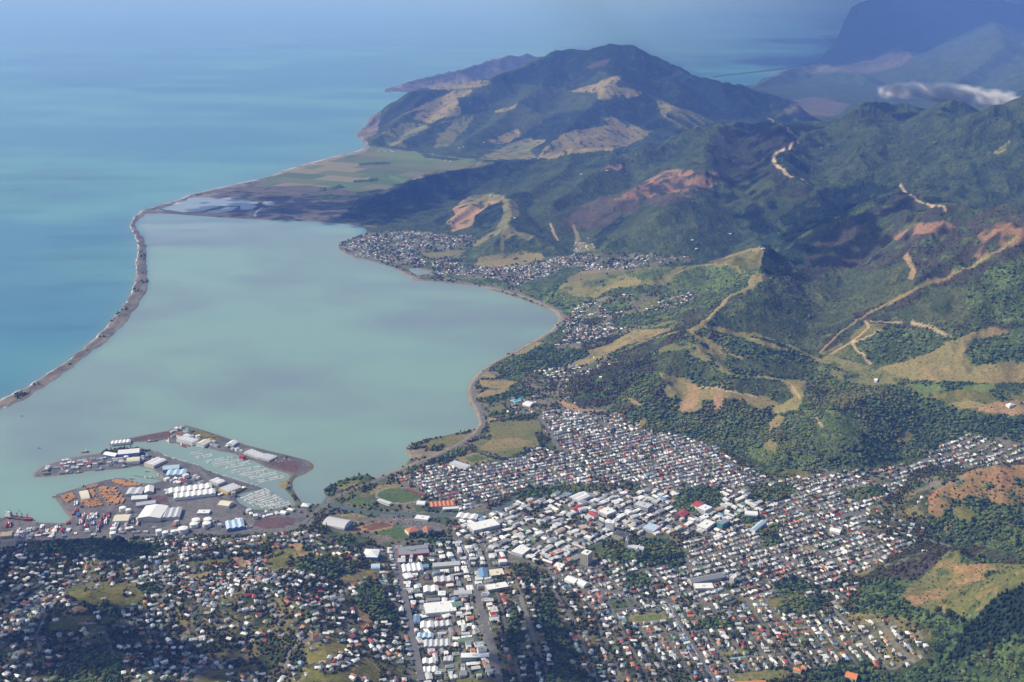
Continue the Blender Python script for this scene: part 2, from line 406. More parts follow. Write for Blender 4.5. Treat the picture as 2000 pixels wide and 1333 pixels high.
# ------------------------------------------------------------------ built-up quarters: outline on the photograph, two points along their streets
# (name, outline, street line, depth of a lot, width of a lot, share built on, kind, wander of the headings)
ZONES = [
 ('wood', [(770,937),(850,905),(880,912),(920,914),(985,897),(1060,873),(1056,870),(1058,880),(1092,886),(1065,840),(1060,800),(1130,803),(1180,812),(1240,838),(1330,852),(1400,874),(1440,907),(1500,935),(1480,950),(1400,958),(1300,955),(1200,955),(1100,950),(1010,962),(960,980),(905,998),(850,1000),(835,990),(842,975),(832,962),(800,945)], ((1200,900),(1400,862)), 16.5, 11, 0.92, 'house', 0.05),
 ('centre', [(1000,985),(1100,957),(1260,958),(1400,962),(1490,955),(1500,1000),(1450,1035),(1400,1050),(1350,1045),(1240,1046),(1190,1058),(1130,1072),(1130,1098),(1060,1105),(1000,1085),(990,1080),(905,1055),(880,1040),(900,1010),(960,1008)], ((1000,1085),(1200,1000)), 21, 17, 0.92, 'shop', 0.08),
 ('strip', [(778,1070),(900,1056),(915,1120),(955,1240),(972,1333),(1000,1420),(838,1420),(822,1320),(808,1250),(797,1190),(786,1135)], ((770,1067),(823,1333)), 21, 16, 0.9, 'shop', 0.05),
 ('strip_east', [(902,1056),(1000,1082),(985,1120),(955,1142),(966,1200),(970,1240),(945,1200),(920,1120)], ((897,1055),(940,1195)), 24, 18, 0.8, 'shop', 0.03),
 ('strip_west', [(735,1075),(768,1070),(783,1140),(800,1240),(818,1333),(780,1333),(775,1250),(765,1160),(740,1120)], ((770,1067),(823,1333)), 22, 16, 0.8, 'house', 0.08),
 ('south', [(1340,1052),(1460,1035),(1500,940),(1600,925),(1700,907),(1815,905),(1750,960),(1700,988),(1690,1040),(1750,1050),(1815,1072),(1700,1110),(1640,1140),(1590,1160),(1500,1165),(1420,1180),(1300,1170),(1150,1145),(1010,1112),(1130,1102),(1160,1095),(1330,1100)], ((1230,1165),(1420,1112)), 17.5, 12, 0.88, 'house', 0.06),
 ('flat', [(1130,1150),(1300,1178),(1420,1182),(1500,1168),(1590,1162),(1640,1142),(1680,1140),(1650,1180),(1660,1215),(1740,1210),(1800,1240),(1815,1280),(1760,1310),(1650,1300),(1540,1312),(1440,1330),(1500,1420),(1350,1420),(1270,1333),(1200,1250)], ((1307,1180),(1397,1333)), 19, 13, 0.88, 'house', 0.08),
 ('ridge', [(985,1120),(1010,1112),(1130,1150),(1200,1250),(1270,1333),(1330,1420),(1010,1420),(980,1333),(960,1240),(965,1160)], ((1000,1120),(1060,1333)), 23, 16, 0.78, 'house', 0.15),
 ('valley', [(1745,905),(1820,872),(1845,862),(1880,842),(1900,848),(1960,870),(2100,878),(2100,905),(2000,905),(1900,912),(1850,915),(1800,905)], ((1830,890),(1960,865)), 20, 13, 0.85, 'house', 0.1),
 ('hill_left', [(-300,1062),(60,1066),(200,1056),(330,1052),(470,1050),(560,1035),(640,1042),(700,1062),(735,1080),(765,1160),(780,1250),(800,1333),(840,1420),(-300,1480)], None, 19, 14, 0.9, 'house', 0.0),
 ('haulage', [(1120,795),(1100,770),(1090,745),(1060,730),(1010,740),(1030,720),(1100,712),(1180,715),(1215,700),(1205,730),(1150,745),(1105,770),(1130,795)], None, 22, 15, 0.75, 'house', 0.0),
 ('foot', [(1130,800),(1180,806),(1240,812),(1240,830),(1180,818),(1130,806)], None, 27, 18, 0.5, 'house', 0.0),
 ('pools', [(990,772),(1040,768),(1060,800),(1055,812),(990,808),(995,790)], ((990,790),(1050,785)), 26, 18, 0.6, 'house', 0.1),
 ('bay_near', [(1055,665),(1080,655),(1110,625),(1105,605),(1090,590),(1130,585),(1200,600),(1230,612),(1330,575),(1380,562),(1400,565),(1330,605),(1230,640),(1180,660),(1140,672),(1080,680)], None, 23, 15, 0.75, 'house', 0.0),
 ('bay_knoll', [(1190,565),(1230,555),(1280,555),(1285,580),(1230,585),(1195,580)], None, 26, 16, 0.7, 'house', 0.0),
 ('bay_mid', [(840,535),(880,525),(920,520),(1000,520),(1060,512),(1100,497),(1130,490),(1150,505),(1250,498),(1330,500),(1355,505),(1290,515),(1200,528),(1110,530),(1080,545),(1010,560),(960,556),(900,545)], None, 24, 16, 0.72, 'house', 0.0),
 ('bay_far', [(668,478),(700,470),(740,460),(790,452),(820,455),(860,460),(920,460),(930,475),(880,485),(820,480),(800,495),(830,510),(900,515),(860,522),(800,515),(750,512),(690,498)], None, 25, 17, 0.66, 'house', 0.0),
 ('village', [(705,288),(730,282),(765,288),(770,298),(730,298)], None, 30, 20, 0.6, 'house', 0.0),
 ('causeway', [(560,1000),(640,995),(640,1003),(560,1012)], None, 28, 22, 0.5, 'house', 0.0),
 ('port_wharf', [(0,1038),(120,1030),(220,1030),(330,1028),(390,1038),(300,1044),(180,1050),(30,1062),(0,1066)], ((0,1060),(200,1048)), 16, 20, 0.35, 'shed', 0.1),
 ('port_quay', [(75,918),(140,898),(200,893),(270,890),(300,893),(330,905),(300,908),(262,908),(180,916),(85,930)], ((100,920),(260,905)), 14, 17, 0.72, 'shed', 0.1),
 ('port_mid', [(300,922),(330,935),(365,930),(400,936),(440,956),(475,985),(440,985),(420,970),(395,945),(330,948),(300,930)], ((330,925),(440,965)), 16, 18, 0.6, 'shed', 0.1),
 ('port_road', [(455,940),(505,955),(470,965),(470,980),(490,1000),(545,1002),(540,1010),(480,1015),(450,985)], ((420,951),(483,1021)), 16, 18, 0.6, 'shed', 0.1),
 ('port_mole', [(325,850),(350,835),(366,838),(400,860),(440,866),(480,885),(470,898),(440,885),(400,874),(350,862)], ((350,850),(470,890)), 15, 17, 0.55, 'shed', 0.1),
 ('port_yards', [(250,955),(330,960),(335,985),(270,985),(250,975)], ((250,975),(320,970)), 18, 20, 0.5, 'shed', 0.1),
 ('port_front', [(395,1000),(470,1000),(500,1012),(500,1035),(420,1035),(390,1030),(330,1030),(330,1020)], ((330,1030),(480,1020)), 20, 22, 0.4, 'shed', 0.1),
 ('valley_right', [(1690,1005),(1720,1060),(1830,1085),(1830,1040),(1880,1050),(1900,1060),(1990,1100),(2000,1085),(1950,1050),(1870,1020),(1800,1050)], None, 30, 20, 0.35, 'house', 0.0),
]
ZONES += [
 ('mid', [(1012,1116),(1060,1112),(1150,1148),(1300,1172),(1306,1200),(1228,1195),(1200,1230),(1130,1160)], ((1230,1165),(1420,1112)), 20, 14, 0.85, 'house', 0.06),
 ('east_edge', [(1690,990),(1760,965),(1815,960),(1850,940),(1830,1000),(1815,1050),(1750,1045),(1700,1035)], None, 24, 16, 0.45, 'house', 0.0),
 ('spur_a', [(1130,470),(1150,465),(1165,480),(1150,498),(1120,500),(1115,485)], None, 24, 15, 0.6, 'house', 0.0),
 ('spur_c', [(1160,700),(1210,695),(1225,720),(1200,745),(1160,740)], None, 22, 15, 0.8, 'house', 0.0),
 ('foot_b', [(1195,800),(1250,815),(1245,838),(1200,826)], None, 22, 15, 0.8, 'house', 0.0),
]
GROVES = [
 [(640,369),(665,361),(677,366),(650,373)], [(690,352),(740,349),(738,354),(690,357)], [(600,386),(640,379),(700,383),(690,391),(610,391)], [(700,320),(760,316),(765,320),(705,323)], [(620,372),(632,369),(640,372),(625,376)], [(820,300),(870,306),(900,312),(890,316),(830,308)],  # clumps of trees in and round the town
 [(1175,1078),(1188,1052),(1212,1046),(1240,1056),(1300,1050),(1340,1088),(1332,1108),(1260,1102),(1200,1100)],
 [(1310,990),(1330,960),(1380,948),(1412,962),(1408,988),(1372,1000),(1340,1012)],
 [(690,1180),(700,1150),(720,1134),(748,1146),(765,1188),(778,1216),(740,1212),(704,1192)],
 [(640,1110),(690,1100),(692,1118),(650,1130),(630,1125)],
 [(90,1322),(150,1268),(205,1262),(240,1285),(235,1333),(200,1345),(100,1350)],
 [(1222,1120),(1262,1122),(1280,1142),(1252,1152),(1222,1142)],
 [(1436,1012),(1478,1003),(1492,1014),(1450,1025)],
 [(1480,1036),(1522,1022),(1526,1062),(1490,1068)],
 [(1000,1098),(1050,1102),(1072,1130),(1040,1136),(1012,1126)],
 [(1040,1170),(1070,1168),(1100,1225),(1120,1290),(1085,1300),(1060,1240)],
 [(958,716),(1005,698),(1060,684),(1140,682),(1152,694),(1105,716),(1030,730),(985,736)],
 [(800,1050),(820,1043),(880,1046),(886,1058),(830,1065)],
 [(45,1084),(60,1066),(130,1056),(220,1056),(310,1064),(318,1086),(260,1096),(120,1082)],
 [(190,1178),(200,1172),(235,1185),(238,1205),(205,1206),(185,1195)],
 [(265,1145),(300,1140),(310,1160),(285,1168)],
 [(560,1095),(600,1085),(660,1090),(690,1100),(650,1112),(590,1120),(560,1110)],
 [(635,1050),(680,1042),(700,1060),(680,1070),(650,1066)],
 [(640,988),(660,976),(700,962),(690,970),(655,992)],
 [(792,930),(800,908),(830,890),(826,900),(806,926)],
 [(850,895),(905,872),(920,876),(880,892),(855,904)],
 [(935,850),(958,852),(960,858),(938,856)],
 [(944,826),(955,824),(940,846),(934,842)],
 [(925,882),(965,893),(990,895),(1030,880),(1050,873),(1060,866),(1062,872),(1030,886),(990,900),(965,898)],
 [(950,778),(1000,762),(1040,768),(1042,776),(1000,776),(955,790)],
 [(955,808),(990,804),(1000,812),(1050,806),(1052,814),(990,822),(955,815)],
 [(632,968),(642,950),(668,938),(700,928),(712,932),(700,938),(660,950),(648,972)],
 [(1000,960),(1060,950),(1240,945),(1250,955),(1130,966),(1060,968),(1005,975)],
 [(690,985),(780,1000),(900,998),(905,1003),(780,1006),(690,992)],
 [(1350,1210),(1400,1205),(1430,1225),(1380,1232)],
 [(1510,1140),(1560,1128),(1590,1150),(1540,1168),(1515,1165)],
 [(1525,1172),(1600,1162),(1625,1170),(1600,1195),(1560,1205),(1530,1192)],
 [(1585,1315),(1640,1298),(1700,1300),(1720,1320),(1700,1350),(1645,1350),(1590,1345),(1575,1330)],
 [(1080,1290),(1130,1300),(1160,1333),(1150,1360),(1060,1350)],
 [(995,1190),(1012,1186),(1020,1260),(1005,1290),(990,1250)],
 [(1460,960),(1530,945),(1560,955),(1540,975),(1470,985)],
 [(1640,958),(1700,950),(1740,960),(1690,978),(1650,975)],
 [(1590,905),(1620,900),(1625,910),(1595,915)],
 [(1070,640),(1095,630),(1140,590),(1100,588),(1040,575),(985,566),(1000,572),(1060,592),(1094,608)],
 [(1000,560),(1060,545),(1100,525),(1150,520),(1110,545),(1070,580),(1030,575)],
 [(1190,625),(1240,612),(1330,598),(1390,575),(1385,585),(1330,612),(1240,640),(1200,640)],
 [(1170,597),(1200,590),(1240,592),(1230,605),(1190,610)],
 [(1288,570),(1300,560),(1315,570),(1305,588),(1290,585)],
 [(880,545),(960,545),(1000,552),(990,560),(940,556)],
 [(900,505),(920,498),(932,508),(925,520),(905,518)],
]
# ------------------------------------------------------------------ what grows or lies on the land
# kind: (one colour, the other colour, patch size in metres, how far apart, leafiness 0..1)
KINDS = {
 'native':  ((0.042,0.070,0.025), (0.088,0.122,0.040), 60, 1.8, 1.0),
 'scrub':   ((0.052,0.078,0.026), (0.095,0.122,0.040), 70, 1.7, 0.7),
 'pine':    ((0.014,0.030,0.018), (0.022,0.042,0.024), 90, 1.2, 0.8),
 'bush':    ((0.044,0.062,0.023), (0.074,0.086,0.033), 55, 1.8, 0.6),
 'brown':   ((0.050,0.044,0.032), (0.040,0.052,0.026), 80, 1.8, 0.6),
 'heath':   ((0.060,0.048,0.038), (0.100,0.080,0.055), 60, 1.8, 0.4),
 'grass':   ((0.120,0.130,0.042), (0.180,0.160,0.062), 90, 1.4, 0.1),
 'olive':   ((0.100,0.102,0.026), (0.165,0.145,0.042), 50, 1.5, 0.15),
 'dry':     ((0.250,0.190,0.078), (0.200,0.175,0.066), 70, 1.4, 0.05),
 'clay':    ((0.330,0.200,0.105), (0.270,0.190,0.088), 50, 1.5, 0.05),
 'scar':    ((0.240,0.140,0.078), (0.050,0.045,0.034), 70, 4.0, 0.2),
 'orange':  ((0.270,0.150,0.066), (0.210,0.140,0.056), 40, 1.6, 0.05),
 'streaky': ((0.120,0.120,0.038), (0.270,0.170,0.075), 45, 2.2, 0.2),
 'track':   ((0.420,0.310,0.190), (0.380,0.270,0.160), 40, 1.2, 0.0),
 'meadow':  ((0.100,0.150,0.040), (0.130,0.160,0.050), 60, 1.2, 0.05),
 'pitch':   ((0.072,0.112,0.034), (0.092,0.128,0.042), 30, 1.2, 0.0),
 'marsh':   ((0.080,0.072,0.058), (0.115,0.095,0.072), 160, 1.6, 0.1),
 'shingle': ((0.190,0.165,0.130), (0.095,0.085,0.070), 60, 2.0, 0.0),
 'sand':    ((0.270,0.220,0.150), (0.210,0.175,0.125), 60, 1.2, 0.0),
 'urban':   ((0.066,0.088,0.032), (0.160,0.142,0.100), 35, 1.8, 0.1),
 'gardens': ((0.040,0.052,0.018), (0.150,0.132,0.050), 35, 2.2, 0.35),
 'yard':    ((0.100,0.098,0.098), (0.145,0.138,0.132), 45, 1.6, 0.0),
 'asphalt': ((0.135,0.127,0.118), (0.160,0.150,0.138), 25, 1.2, 0.0),
 'red':     ((0.190,0.060,0.055), (0.160,0.065,0.055), 25, 1.1, 0.0),
 'brick':   ((0.120,0.070,0.062), (0.100,0.070,0.066), 60, 1.3, 0.0),
 'oval_track': ((0.20,0.19,0.17), (0.26,0.25,0.23), 20, 1.0, 0.0),
 'surf':    ((0.60,0.62,0.62), (0.50,0.52,0.52), 40, 1.0, 0.0),
 'cliff':   ((0.170,0.125,0.100), (0.090,0.075,0.062), 90, 2.2, 0.0),
}
NAT, MAN = 3.0, 0.0
# (kind, edge roughness in photo pixels, nearest, farthest distance in metres, outline traced on the photograph)
PATCH = [
 ('urban', 0, 0, 9e4, [(-300,1050),(560,1050),(640,1000),(760,930),(900,905),(1060,800),(1130,780),(1260,835),(1400,870),(1500,930),(1650,920),(1800,905),(1830,870),(1900,845),(2060,850),(2060,915),(1900,925),(1800,990),(1830,1080),(1700,1120),(1640,1200),(1650,1333),(1500,1700),(-300,1700)]),
 ('urban', 0, 0, 9e4, [(930,880),(960,790),(1000,770),(1040,720),(1100,660),(1110,600),(1180,580),(1300,570),(1370,565),(1330,610),(1240,650),(1180,680),(1210,710),(1180,745),(1130,760),(1100,790),(1070,815)]),
 ('urban', 0, 0, 9e4, [(662,475),(720,455),(800,450),(920,460),(930,480),(850,500),(900,520),(1080,500),(1330,490),(1360,510),(1200,530),(1090,550),(1000,565),(900,552),(840,545),(760,518),(668,495)]),
 ('gardens', 2, 0, 9e4, [(-300,1062),(60,1058),(330,1052),(560,1045),(700,1065),(760,1110),(770,1210),(800,1333),(850,1700),(-300,1700)]),
 ('gardens', 2, 0, 9e4, [(985,1100),(1050,1110),(1130,1160),(1240,1230),(1330,1333),(1500,1700),(990,1700),(965,1333),(960,1150)]),
 ('gardens', 2, 0, 9e4, [(1400,1100),(1700,1110),(1680,1160),(1640,1230),(1700,1300),(1700,1400),(1440,1333)]),
 # far farms, marsh and spit
 ('marsh', 2, 0, 9e4, [(285,412),(330,404),(470,362),(560,345),(700,372),(690,400),(760,420),(735,446),(655,437),(470,429),(320,421)]),
 ('farm', 0, 0, 9e4, [(490,366),(520,347),(600,322),(700,294),(720,285),(760,290),(900,312),(970,318),(890,334),(800,354),(750,372),(700,375),(600,362)]),
 ('meadow', 2, 0, 9e4, [(720,292),(800,296),(930,312),(900,322),(760,312)]),
 ('shingle', 1.5, 0, 9e4, [(-900,1300),(-900,900),(-300,740),(150,600),(240,400),(300,392),(600,314),(716,276),(722,290),(690,300),(600,325),(480,364),(330,410),(300,425),(300,500),(302,600),(200,720),(0,830),(-500,1100)]),
 ('sand', 1, 0, 9e4, [(520,346),(600,320),(700,290),(716,280),(700,268),(705,268),(722,282),(715,296),(650,313),(600,326),(540,344)]),
 ('cliff', 2, 0, 9e4, [(690,262),(720,230),(745,205),(742,235),(735,262),(712,272)]),
 ('heath', 2, 15800, 9e4, [(745,185),(760,165),(840,145),(900,130),(960,110),(1040,96),(1080,96),(1040,125),(980,160),(900,170),(800,190)]),
 ('cliff', 3, 16500, 9e4, [(745,185),(775,166),(800,166),(960,130),(1000,140),(930,165),(800,185)]),
 ('marsh', 2, 12500, 9e4, [(1500,150),(1600,130),(1700,110),(1790,100),(1760,130),(1700,145),(1640,140)]),
 ('marsh', 2, 11000, 9e4, [(1540,195),(1600,190),(1660,205),(1640,225),(1560,230),(1530,215)]),
 # the mountain beyond the farms
 ('pine', 3, 9500, 21000, [(973,154),(1036,126),(1085,99),(1190,84),(1246,90),(1330,125),(1420,155),(1560,200),(1450,235),(1330,225),(1295,196),(1260,178),(1214,157),(1172,140),(1120,175),(1015,164)]),
 ('scrub', 3, 9500, 21000, [(917,180),(1010,165),(1120,176),(1165,185),(1160,210),(1085,222),(1000,262),(930,270),(890,262),(905,225),(955,222),(950,190)]),
 ('pine', 2, 9500, 21000, [(738,245),(760,210),(822,172),(889,177),(840,196),(784,224),(742,252)]),
 ('dry', 2, 9500, 21000, [(821,170),(889,158),(959,158),(945,168),(927,173),(924,170),(896,175),(847,175)]),
 ('dry', 2, 9500, 21000, [(784,224),(840,199),(889,178),(924,173),(917,185),(896,191),(901,210),(900,224),(868,231),(840,241),(815,238),(805,228),(836,212)]),
 ('pine', 2, 9500, 21000, [(892,191),(917,187),(945,192),(955,206),(952,220),(903,226)]),
 ('grass', 3, 9500, 21000, [(745,262),(787,240),(815,243),(840,246),(900,229),(915,227),(889,247),(847,262),(787,290),(758,284)]),
 ('native', 2, 9500, 21000, [(785,275),(850,245),(885,236),(870,258),(830,285),(795,292)]),
 ('grass', 3, 9500, 21000, [(855,262),(905,235),(930,226),(912,250),(880,285),(850,290)]),
 ('dry', 2, 9500, 21000, [(1109,178),(1165,164),(1193,150),(1214,147),(1204,164),(1207,171),(1235,173),(1256,184),(1232,196),(1218,185),(1193,196),(1169,194),(1165,182)]),
 ('heath', 2, 9500, 21000, [(1141,133),(1165,122),(1193,115),(1186,126),(1162,133)]),
 ('pine', 2, 9500, 21000, [(990,287),(1025,259),(1085,224),(1169,210),(1260,182),(1312,224),(1312,245),(1274,255),(1225,238),(1172,224),(1169,245),(1102,259),(1060,290),(1015,290)]),
 ('dry', 3, 9000, 21000, [(1050,306),(1064,290),(1106,259),(1144,252),(1190,245),(1172,227),(1197,231),(1225,241),(1274,259),(1246,276),(1207,290),(1183,297),(1120,300),(1071,313)]),
 ('grass', 3, 9000, 21000, [(930,312),(966,297),(1015,273),(1067,273),(1036,294),(1050,308),(1015,312)]),
 ('dry', 2, 9000, 21000, [(952,276),(1011,252),(1018,262),(990,283),(966,280)]),
 ('dry', 1, 9000, 21000, [(965,217),(1000,208),(1012,201),(1005,212),(970,221)]),
 ('grass', 2, 9000, 21000, [(1280,195),(1340,215),(1400,240),(1330,255),(1300,240)]),
 # middle range
 ('pine', 3, 0, 12000, [(779,378),(805,353),(857,336),(945,329),(973,315),(1050,308),(1071,311),(1015,336),(966,350),(896,385),(822,399),(787,395)]),
 ('pine', 3, 0, 12000, [(663,428),(700,388),(745,377),(780,368),(850,345),(865,400),(780,425),(740,442),(690,437)]),
 ('native', 3, 0, 12000, [(1000,340),(1060,312),(1200,293),(1330,266),(1420,250),(1400,300),(1280,330),(1180,330),(1060,380)]),
 ('brown', 4, 0, 12000, [(1400,250),(1490,230),(1540,260),(1560,280),(1500,305),(1530,345),(1590,370),(1560,390),(1460,380),(1400,345),(1370,300)]),
 ('native', 4, 0, 12000, [(1555,240),(1690,212),(1850,212),(2010,210),(2010,330),(1900,345),(1800,380),(1700,360),(1600,360),(1520,310),(1560,280)]),
 ('pine', 4, 0, 12000, [(1500,520),(1560,460),(1640,425),(1720,380),(1760,365),(1700,360),(1610,370),(1560,400),(1500,440),(1470,480)]),
 ('scrub', 3, 0, 12000, [(1850,375),(1900,370),(2010,390),(2010,405),(1930,400),(1860,395)]),
 ('scrub', 3, 0, 12000, [(1660,215),(1720,205),(1760,212),(1740,232),(1680,236),(1650,232)]),
 ('dry', 2, 0, 12000, [(1940,300),(1975,272),(1972,286),(1950,302),(1925,300)]),
 ('clay', 2, 0, 12000, [(870,437),(888,419),(885,407),(918,383),(954,378),(987,383),(984,395),(957,401),(930,419),(924,440),(882,452)]),
 ('grass', 2, 0, 12000, [(900,400),(918,383),(954,378),(990,383),(975,392),(940,396)]),
 ('pine', 2, 0, 12000, [(930,419),(957,401),(984,395),(984,422),(954,449),(927,443)]),
 ('grass', 2, 0, 12000, [(984,389),(1011,389),(1014,422),(999,428),(984,443),(978,455),(933,482),(922,479),(966,449),(981,428)]),
 ('grass', 1.5, 0, 12000, [(985,440),(1000,438),(1010,452),(1046,461),(1030,472),(1005,458),(985,470),(985,498),(978,498),(979,460)]),
 ('scrub', 2, 0, 12000, [(942,478),(978,464),(978,497),(935,500)]),
 ('native', 2, 0, 12000, [(986,470),(1030,474),(1045,462),(1100,470),(1090,495),(1000,492)]),
 ('dry', 2, 0, 12000, [(930,520),(933,503),(978,497),(1002,491),(1059,497),(1064,504),(1050,511),(960,523)]),
 ('grass', 2, 0, 12000, [(816,497),(855,494),(894,488),(912,491),(891,503),(858,506),(828,503)]),
 ('heath', 3, 0, 12000, [(1092,437),(1119,416),(1149,392),(1197,380),(1240,382),(1252,409),(1218,419),(1184,442),(1150,451),(1110,445)]),
 ('scar', 3, 0, 12000, [(1190,388),(1240,365),(1300,335),(1345,330),(1405,338),(1408,355),(1370,375),(1290,380),(1240,395)]),
 ('heath', 3, 0, 12000, [(1258,392),(1300,382),(1370,378),(1345,400),(1290,410)]),
 ('scar', 2, 0, 12000, [(1178,328),(1195,318),(1225,322),(1212,332),(1185,336)]),
 ('scrub', 4, 0, 12000, [(1180,450),(1260,415),(1380,370),(1480,345),(1520,355),(1470,400),(1400,440),(1330,480),(1210,490)]),
 ('pine', 2, 0, 12000, [(1156,479),(1160,461),(1200,430),(1217,417),(1217,433),(1184,469),(1173,482)]),
 ('native', 3, 0, 12000, [(1220,495),(1300,470),(1400,440),(1480,470),(1490,486),(1440,495),(1360,500),(1270,500)]),
 ('grass', 1.5, 0, 12000, [(1118,440),(1130,455),(1135,475),(1160,478),(1165,490),(1120,495),(1125,470)]),
 # grassy spurs and the knob
 ('grass', 2, 0, 9000, [(1074,548),(1116,538),(1215,527),(1260,522),(1340,519),(1320,540),(1300,555),(1252,559),(1194,561),(1163,582),(1118,579),(1092,566)]),
 ('dry', 2, 0, 9000, [(1150,577),(1185,562),(1235,538),(1252,548),(1247,559),(1194,563),(1163,584)]),
 ('dry', 0.7, 0, 9000, [(1108,532),(1160,528),(1215,524),(1222,528),(1160,534),(1110,538)]),
 ('scrub', 2, 0, 9000, [(1220,532),(1300,520),(1325,520),(1290,545),(1262,552),(1240,545)]),
 ('scrub', 2, 0, 9000, [(1307,550),(1349,524),(1394,518),(1457,522),(1457,528),(1420,548),(1368,569),(1320,580),(1310,569)]),
 ('grass', 2, 0, 9000, [(1220,610),(1290,575),(1330,580),(1280,600),(1240,620)]),
 ('olive', 1.5, 0, 9000, [(1381,513),(1431,498),(1467,487),(1495,484),(1484,506),(1487,523),(1462,528),(1457,521),(1399,519)]),
 ('dry', 1, 0, 9000, [(1381,512),(1431,497),(1467,485),(1494,484),(1488,492),(1460,491),(1425,503),(1400,513)]),
 ('pine', 1.5, 0, 9000, [(1490,487),(1540,474),(1580,478),(1612,490),(1602,520),(1560,543),(1500,537),(1485,525)]),
 ('brown', 2, 0, 9000, [(1418,580),(1450,565),(1465,548),(1470,562),(1440,585),(1400,625),(1330,655),(1260,660),(1340,610),(1390,600)]),
 ('bush', 3, 0, 9000, [(1480,560),(1520,548),(1580,580),(1600,640),(1590,695),(1540,680),(1480,655),(1400,640),(1420,610),(1450,585)]),
 ('dry', 1, 0, 9000, [(1466,538),(1480,534),(1520,536),(1505,545),(1480,552),(1470,566),(1462,562)]),
 ('dry', 1.2, 0, 9000, [(1148,684),(1190,674),(1218,655),(1238,645),(1262,644),(1321,642),(1287,654),(1254,667),(1225,673),(1197,687),(1168,702),(1148,711),(1113,721),(1106,714),(1145,698)]),
 ('grass', 1, 0, 9000, [(1236,638),(1319,626),(1330,632),(1262,642)]),
 ('brown', 2, 0, 9000, [(1200,690),(1260,668),(1320,654),(1365,662),(1310,680),(1260,690),(1215,704)]),
 ('brown', 2, 0, 9000, [(1100,765),(1120,740),(1200,705),(1235,690),(1270,690),(1285,720),(1240,745),(1190,795),(1130,795)]),
 ('native', 2, 0, 9000, [(1215,790),(1260,740),(1285,725),(1295,765),(1300,795),(1260,830),(1240,812)]),
 ('grass', 1.2, 0, 9000, [(1281,687),(1300,675),(1333,668),(1362,673),(1381,678),(1407,684),(1420,696),(1410,708),(1428,726),(1450,735),(1496,734),(1525,740),(1574,743),(1571,781),(1556,801),(1515,810),(1499,820),(1509,795),(1525,787),(1552,775),(1537,753),(1515,744),(1477,740),(1429,738),(1398,720),(1378,706),(1352,698),(1345,683),(1319,682),(1290,690)]),
 ('dry', 1, 0, 9000, [(1353,655),(1374,656),(1402,675),(1425,684),(1400,684),(1379,673)]),
 ('dry', 1, 0, 9000, [(1386,638),(1429,645),(1458,655),(1501,669),(1541,684),(1506,681),(1463,664),(1429,655),(1391,645)]),
 ('dry', 1.2, 0, 9000, [(1520,741),(1574,744),(1571,781),(1556,801),(1515,810),(1509,797),(1552,776),(1538,753)]),
 ('bush', 2, 0, 9000, [(1281,692),(1330,682),(1348,702),(1400,727),(1450,742),(1362,745),(1348,738),(1290,727)]),
 ('bush', 2, 0, 9000, [(1425,712),(1450,698),(1560,710),(1600,735),(1570,741),(1500,731),(1440,722)]),
 ('bush', 1.5, 0, 9000, [(1425,742),(1500,742),(1530,748),(1548,768),(1530,790),(1500,785),(1440,775)]),
 ('dry', 1.2, 0, 9000, [(1284,727),(1324,736),(1348,740),(1369,760),(1410,759),(1418,765),(1501,777),(1522,790),(1477,801),(1448,782),(1413,778),(1411,800),(1400,803),(1392,782),(1371,782),(1370,801),(1333,809),(1322,795),(1327,777),(1299,777),(1293,756),(1312,748),(1293,744)]),
 ('clay', 1.5, 0, 9000, [(1340,745),(1362,755),(1365,777),(1357,795),(1332,806),(1322,800),(1335,780),(1345,765)]),
 ('clay', 1.5, 0, 9000, [(1400,760),(1412,762),(1415,770),(1412,800),(1396,802),(1394,785)]),
 ('dry', 1, 0, 9000, [(1500,853),(1510,838),(1525,830),(1534,812),(1517,812),(1503,824)]),
 ('dry', 1, 0, 9000, [(1490,868),(1505,856),(1520,868),(1512,882),(1495,878)]),
 ('pine', 1.5, 0, 9000, [(1405,855),(1425,838),(1450,815),(1500,803),(1512,815),(1475,845),(1437,862)]),
 ('clay', 1.2, 0, 9000, [(1095,782),(1120,790),(1145,800),(1180,802),(1170,806),(1130,804),(1098,794)]),
 ('clay', 1.2, 0, 9000, [(1222,775),(1252,788),(1250,796),(1228,784)]),
 ('dry', 1.2, 0, 9000, [(1240,835),(1255,812),(1268,815),(1250,838)]),
 # right-hand ranges and the side valley
 ('brown', 5, 0, 9000, [(1500,560),(1560,515),(1640,430),(1700,409),(1760,372),(1850,402),(1930,400),(2100,395),(2100,640),(1900,645),(1700,640),(1600,700),(1590,640),(1570,580)]),
 ('bush', 5, 0, 9000, [(1560,560),(1640,520),(1700,530),(1780,510),(1800,560),(1700,600),(1620,640),(1590,610)]),
 ('bush', 5, 0, 9000, [(1760,600),(1830,560),(1900,560),(1890,630),(1800,640),(1740,630)]),
 ('scar', 4, 0, 9000, [(1890,500),(1920,450),(1960,425),(2020,420),(2020,470),(1960,490),(1920,510)]),
 ('scar', 3, 0, 9000, [(1740,470),(1770,440),(1850,430),(1870,450),(1800,480)]),
 ('clay', 2, 0, 9000, [(1763,500),(1775,495),(1788,530),(1785,545),(1772,545),(1778,525)]),
 ('native', 4, 0, 9000, [(1930,520),(2100,480),(2100,640),(1950,632),(1900,640),(1890,600)]),
 ('olive', 2, 0, 9000, [(1600,692),(1650,668),(1690,632),(1730,634),(1725,648),(1692,655),(1662,682),(1640,696)]),
 ('native', 2, 0, 9000, [(1665,690),(1700,662),(1740,650),(1820,648),(1855,660),(1835,680),(1780,705),(1720,712),(1690,705)]),
 ('dry', 3, 0, 9000, [(1700,725),(1760,708),(1830,688),(1860,665),(1900,650),(1950,636),(1978,648),(1930,658),(1895,668),(1885,690),(1900,715),(2100,690),(2100,745),(1900,748),(1800,744),(1740,738)]),
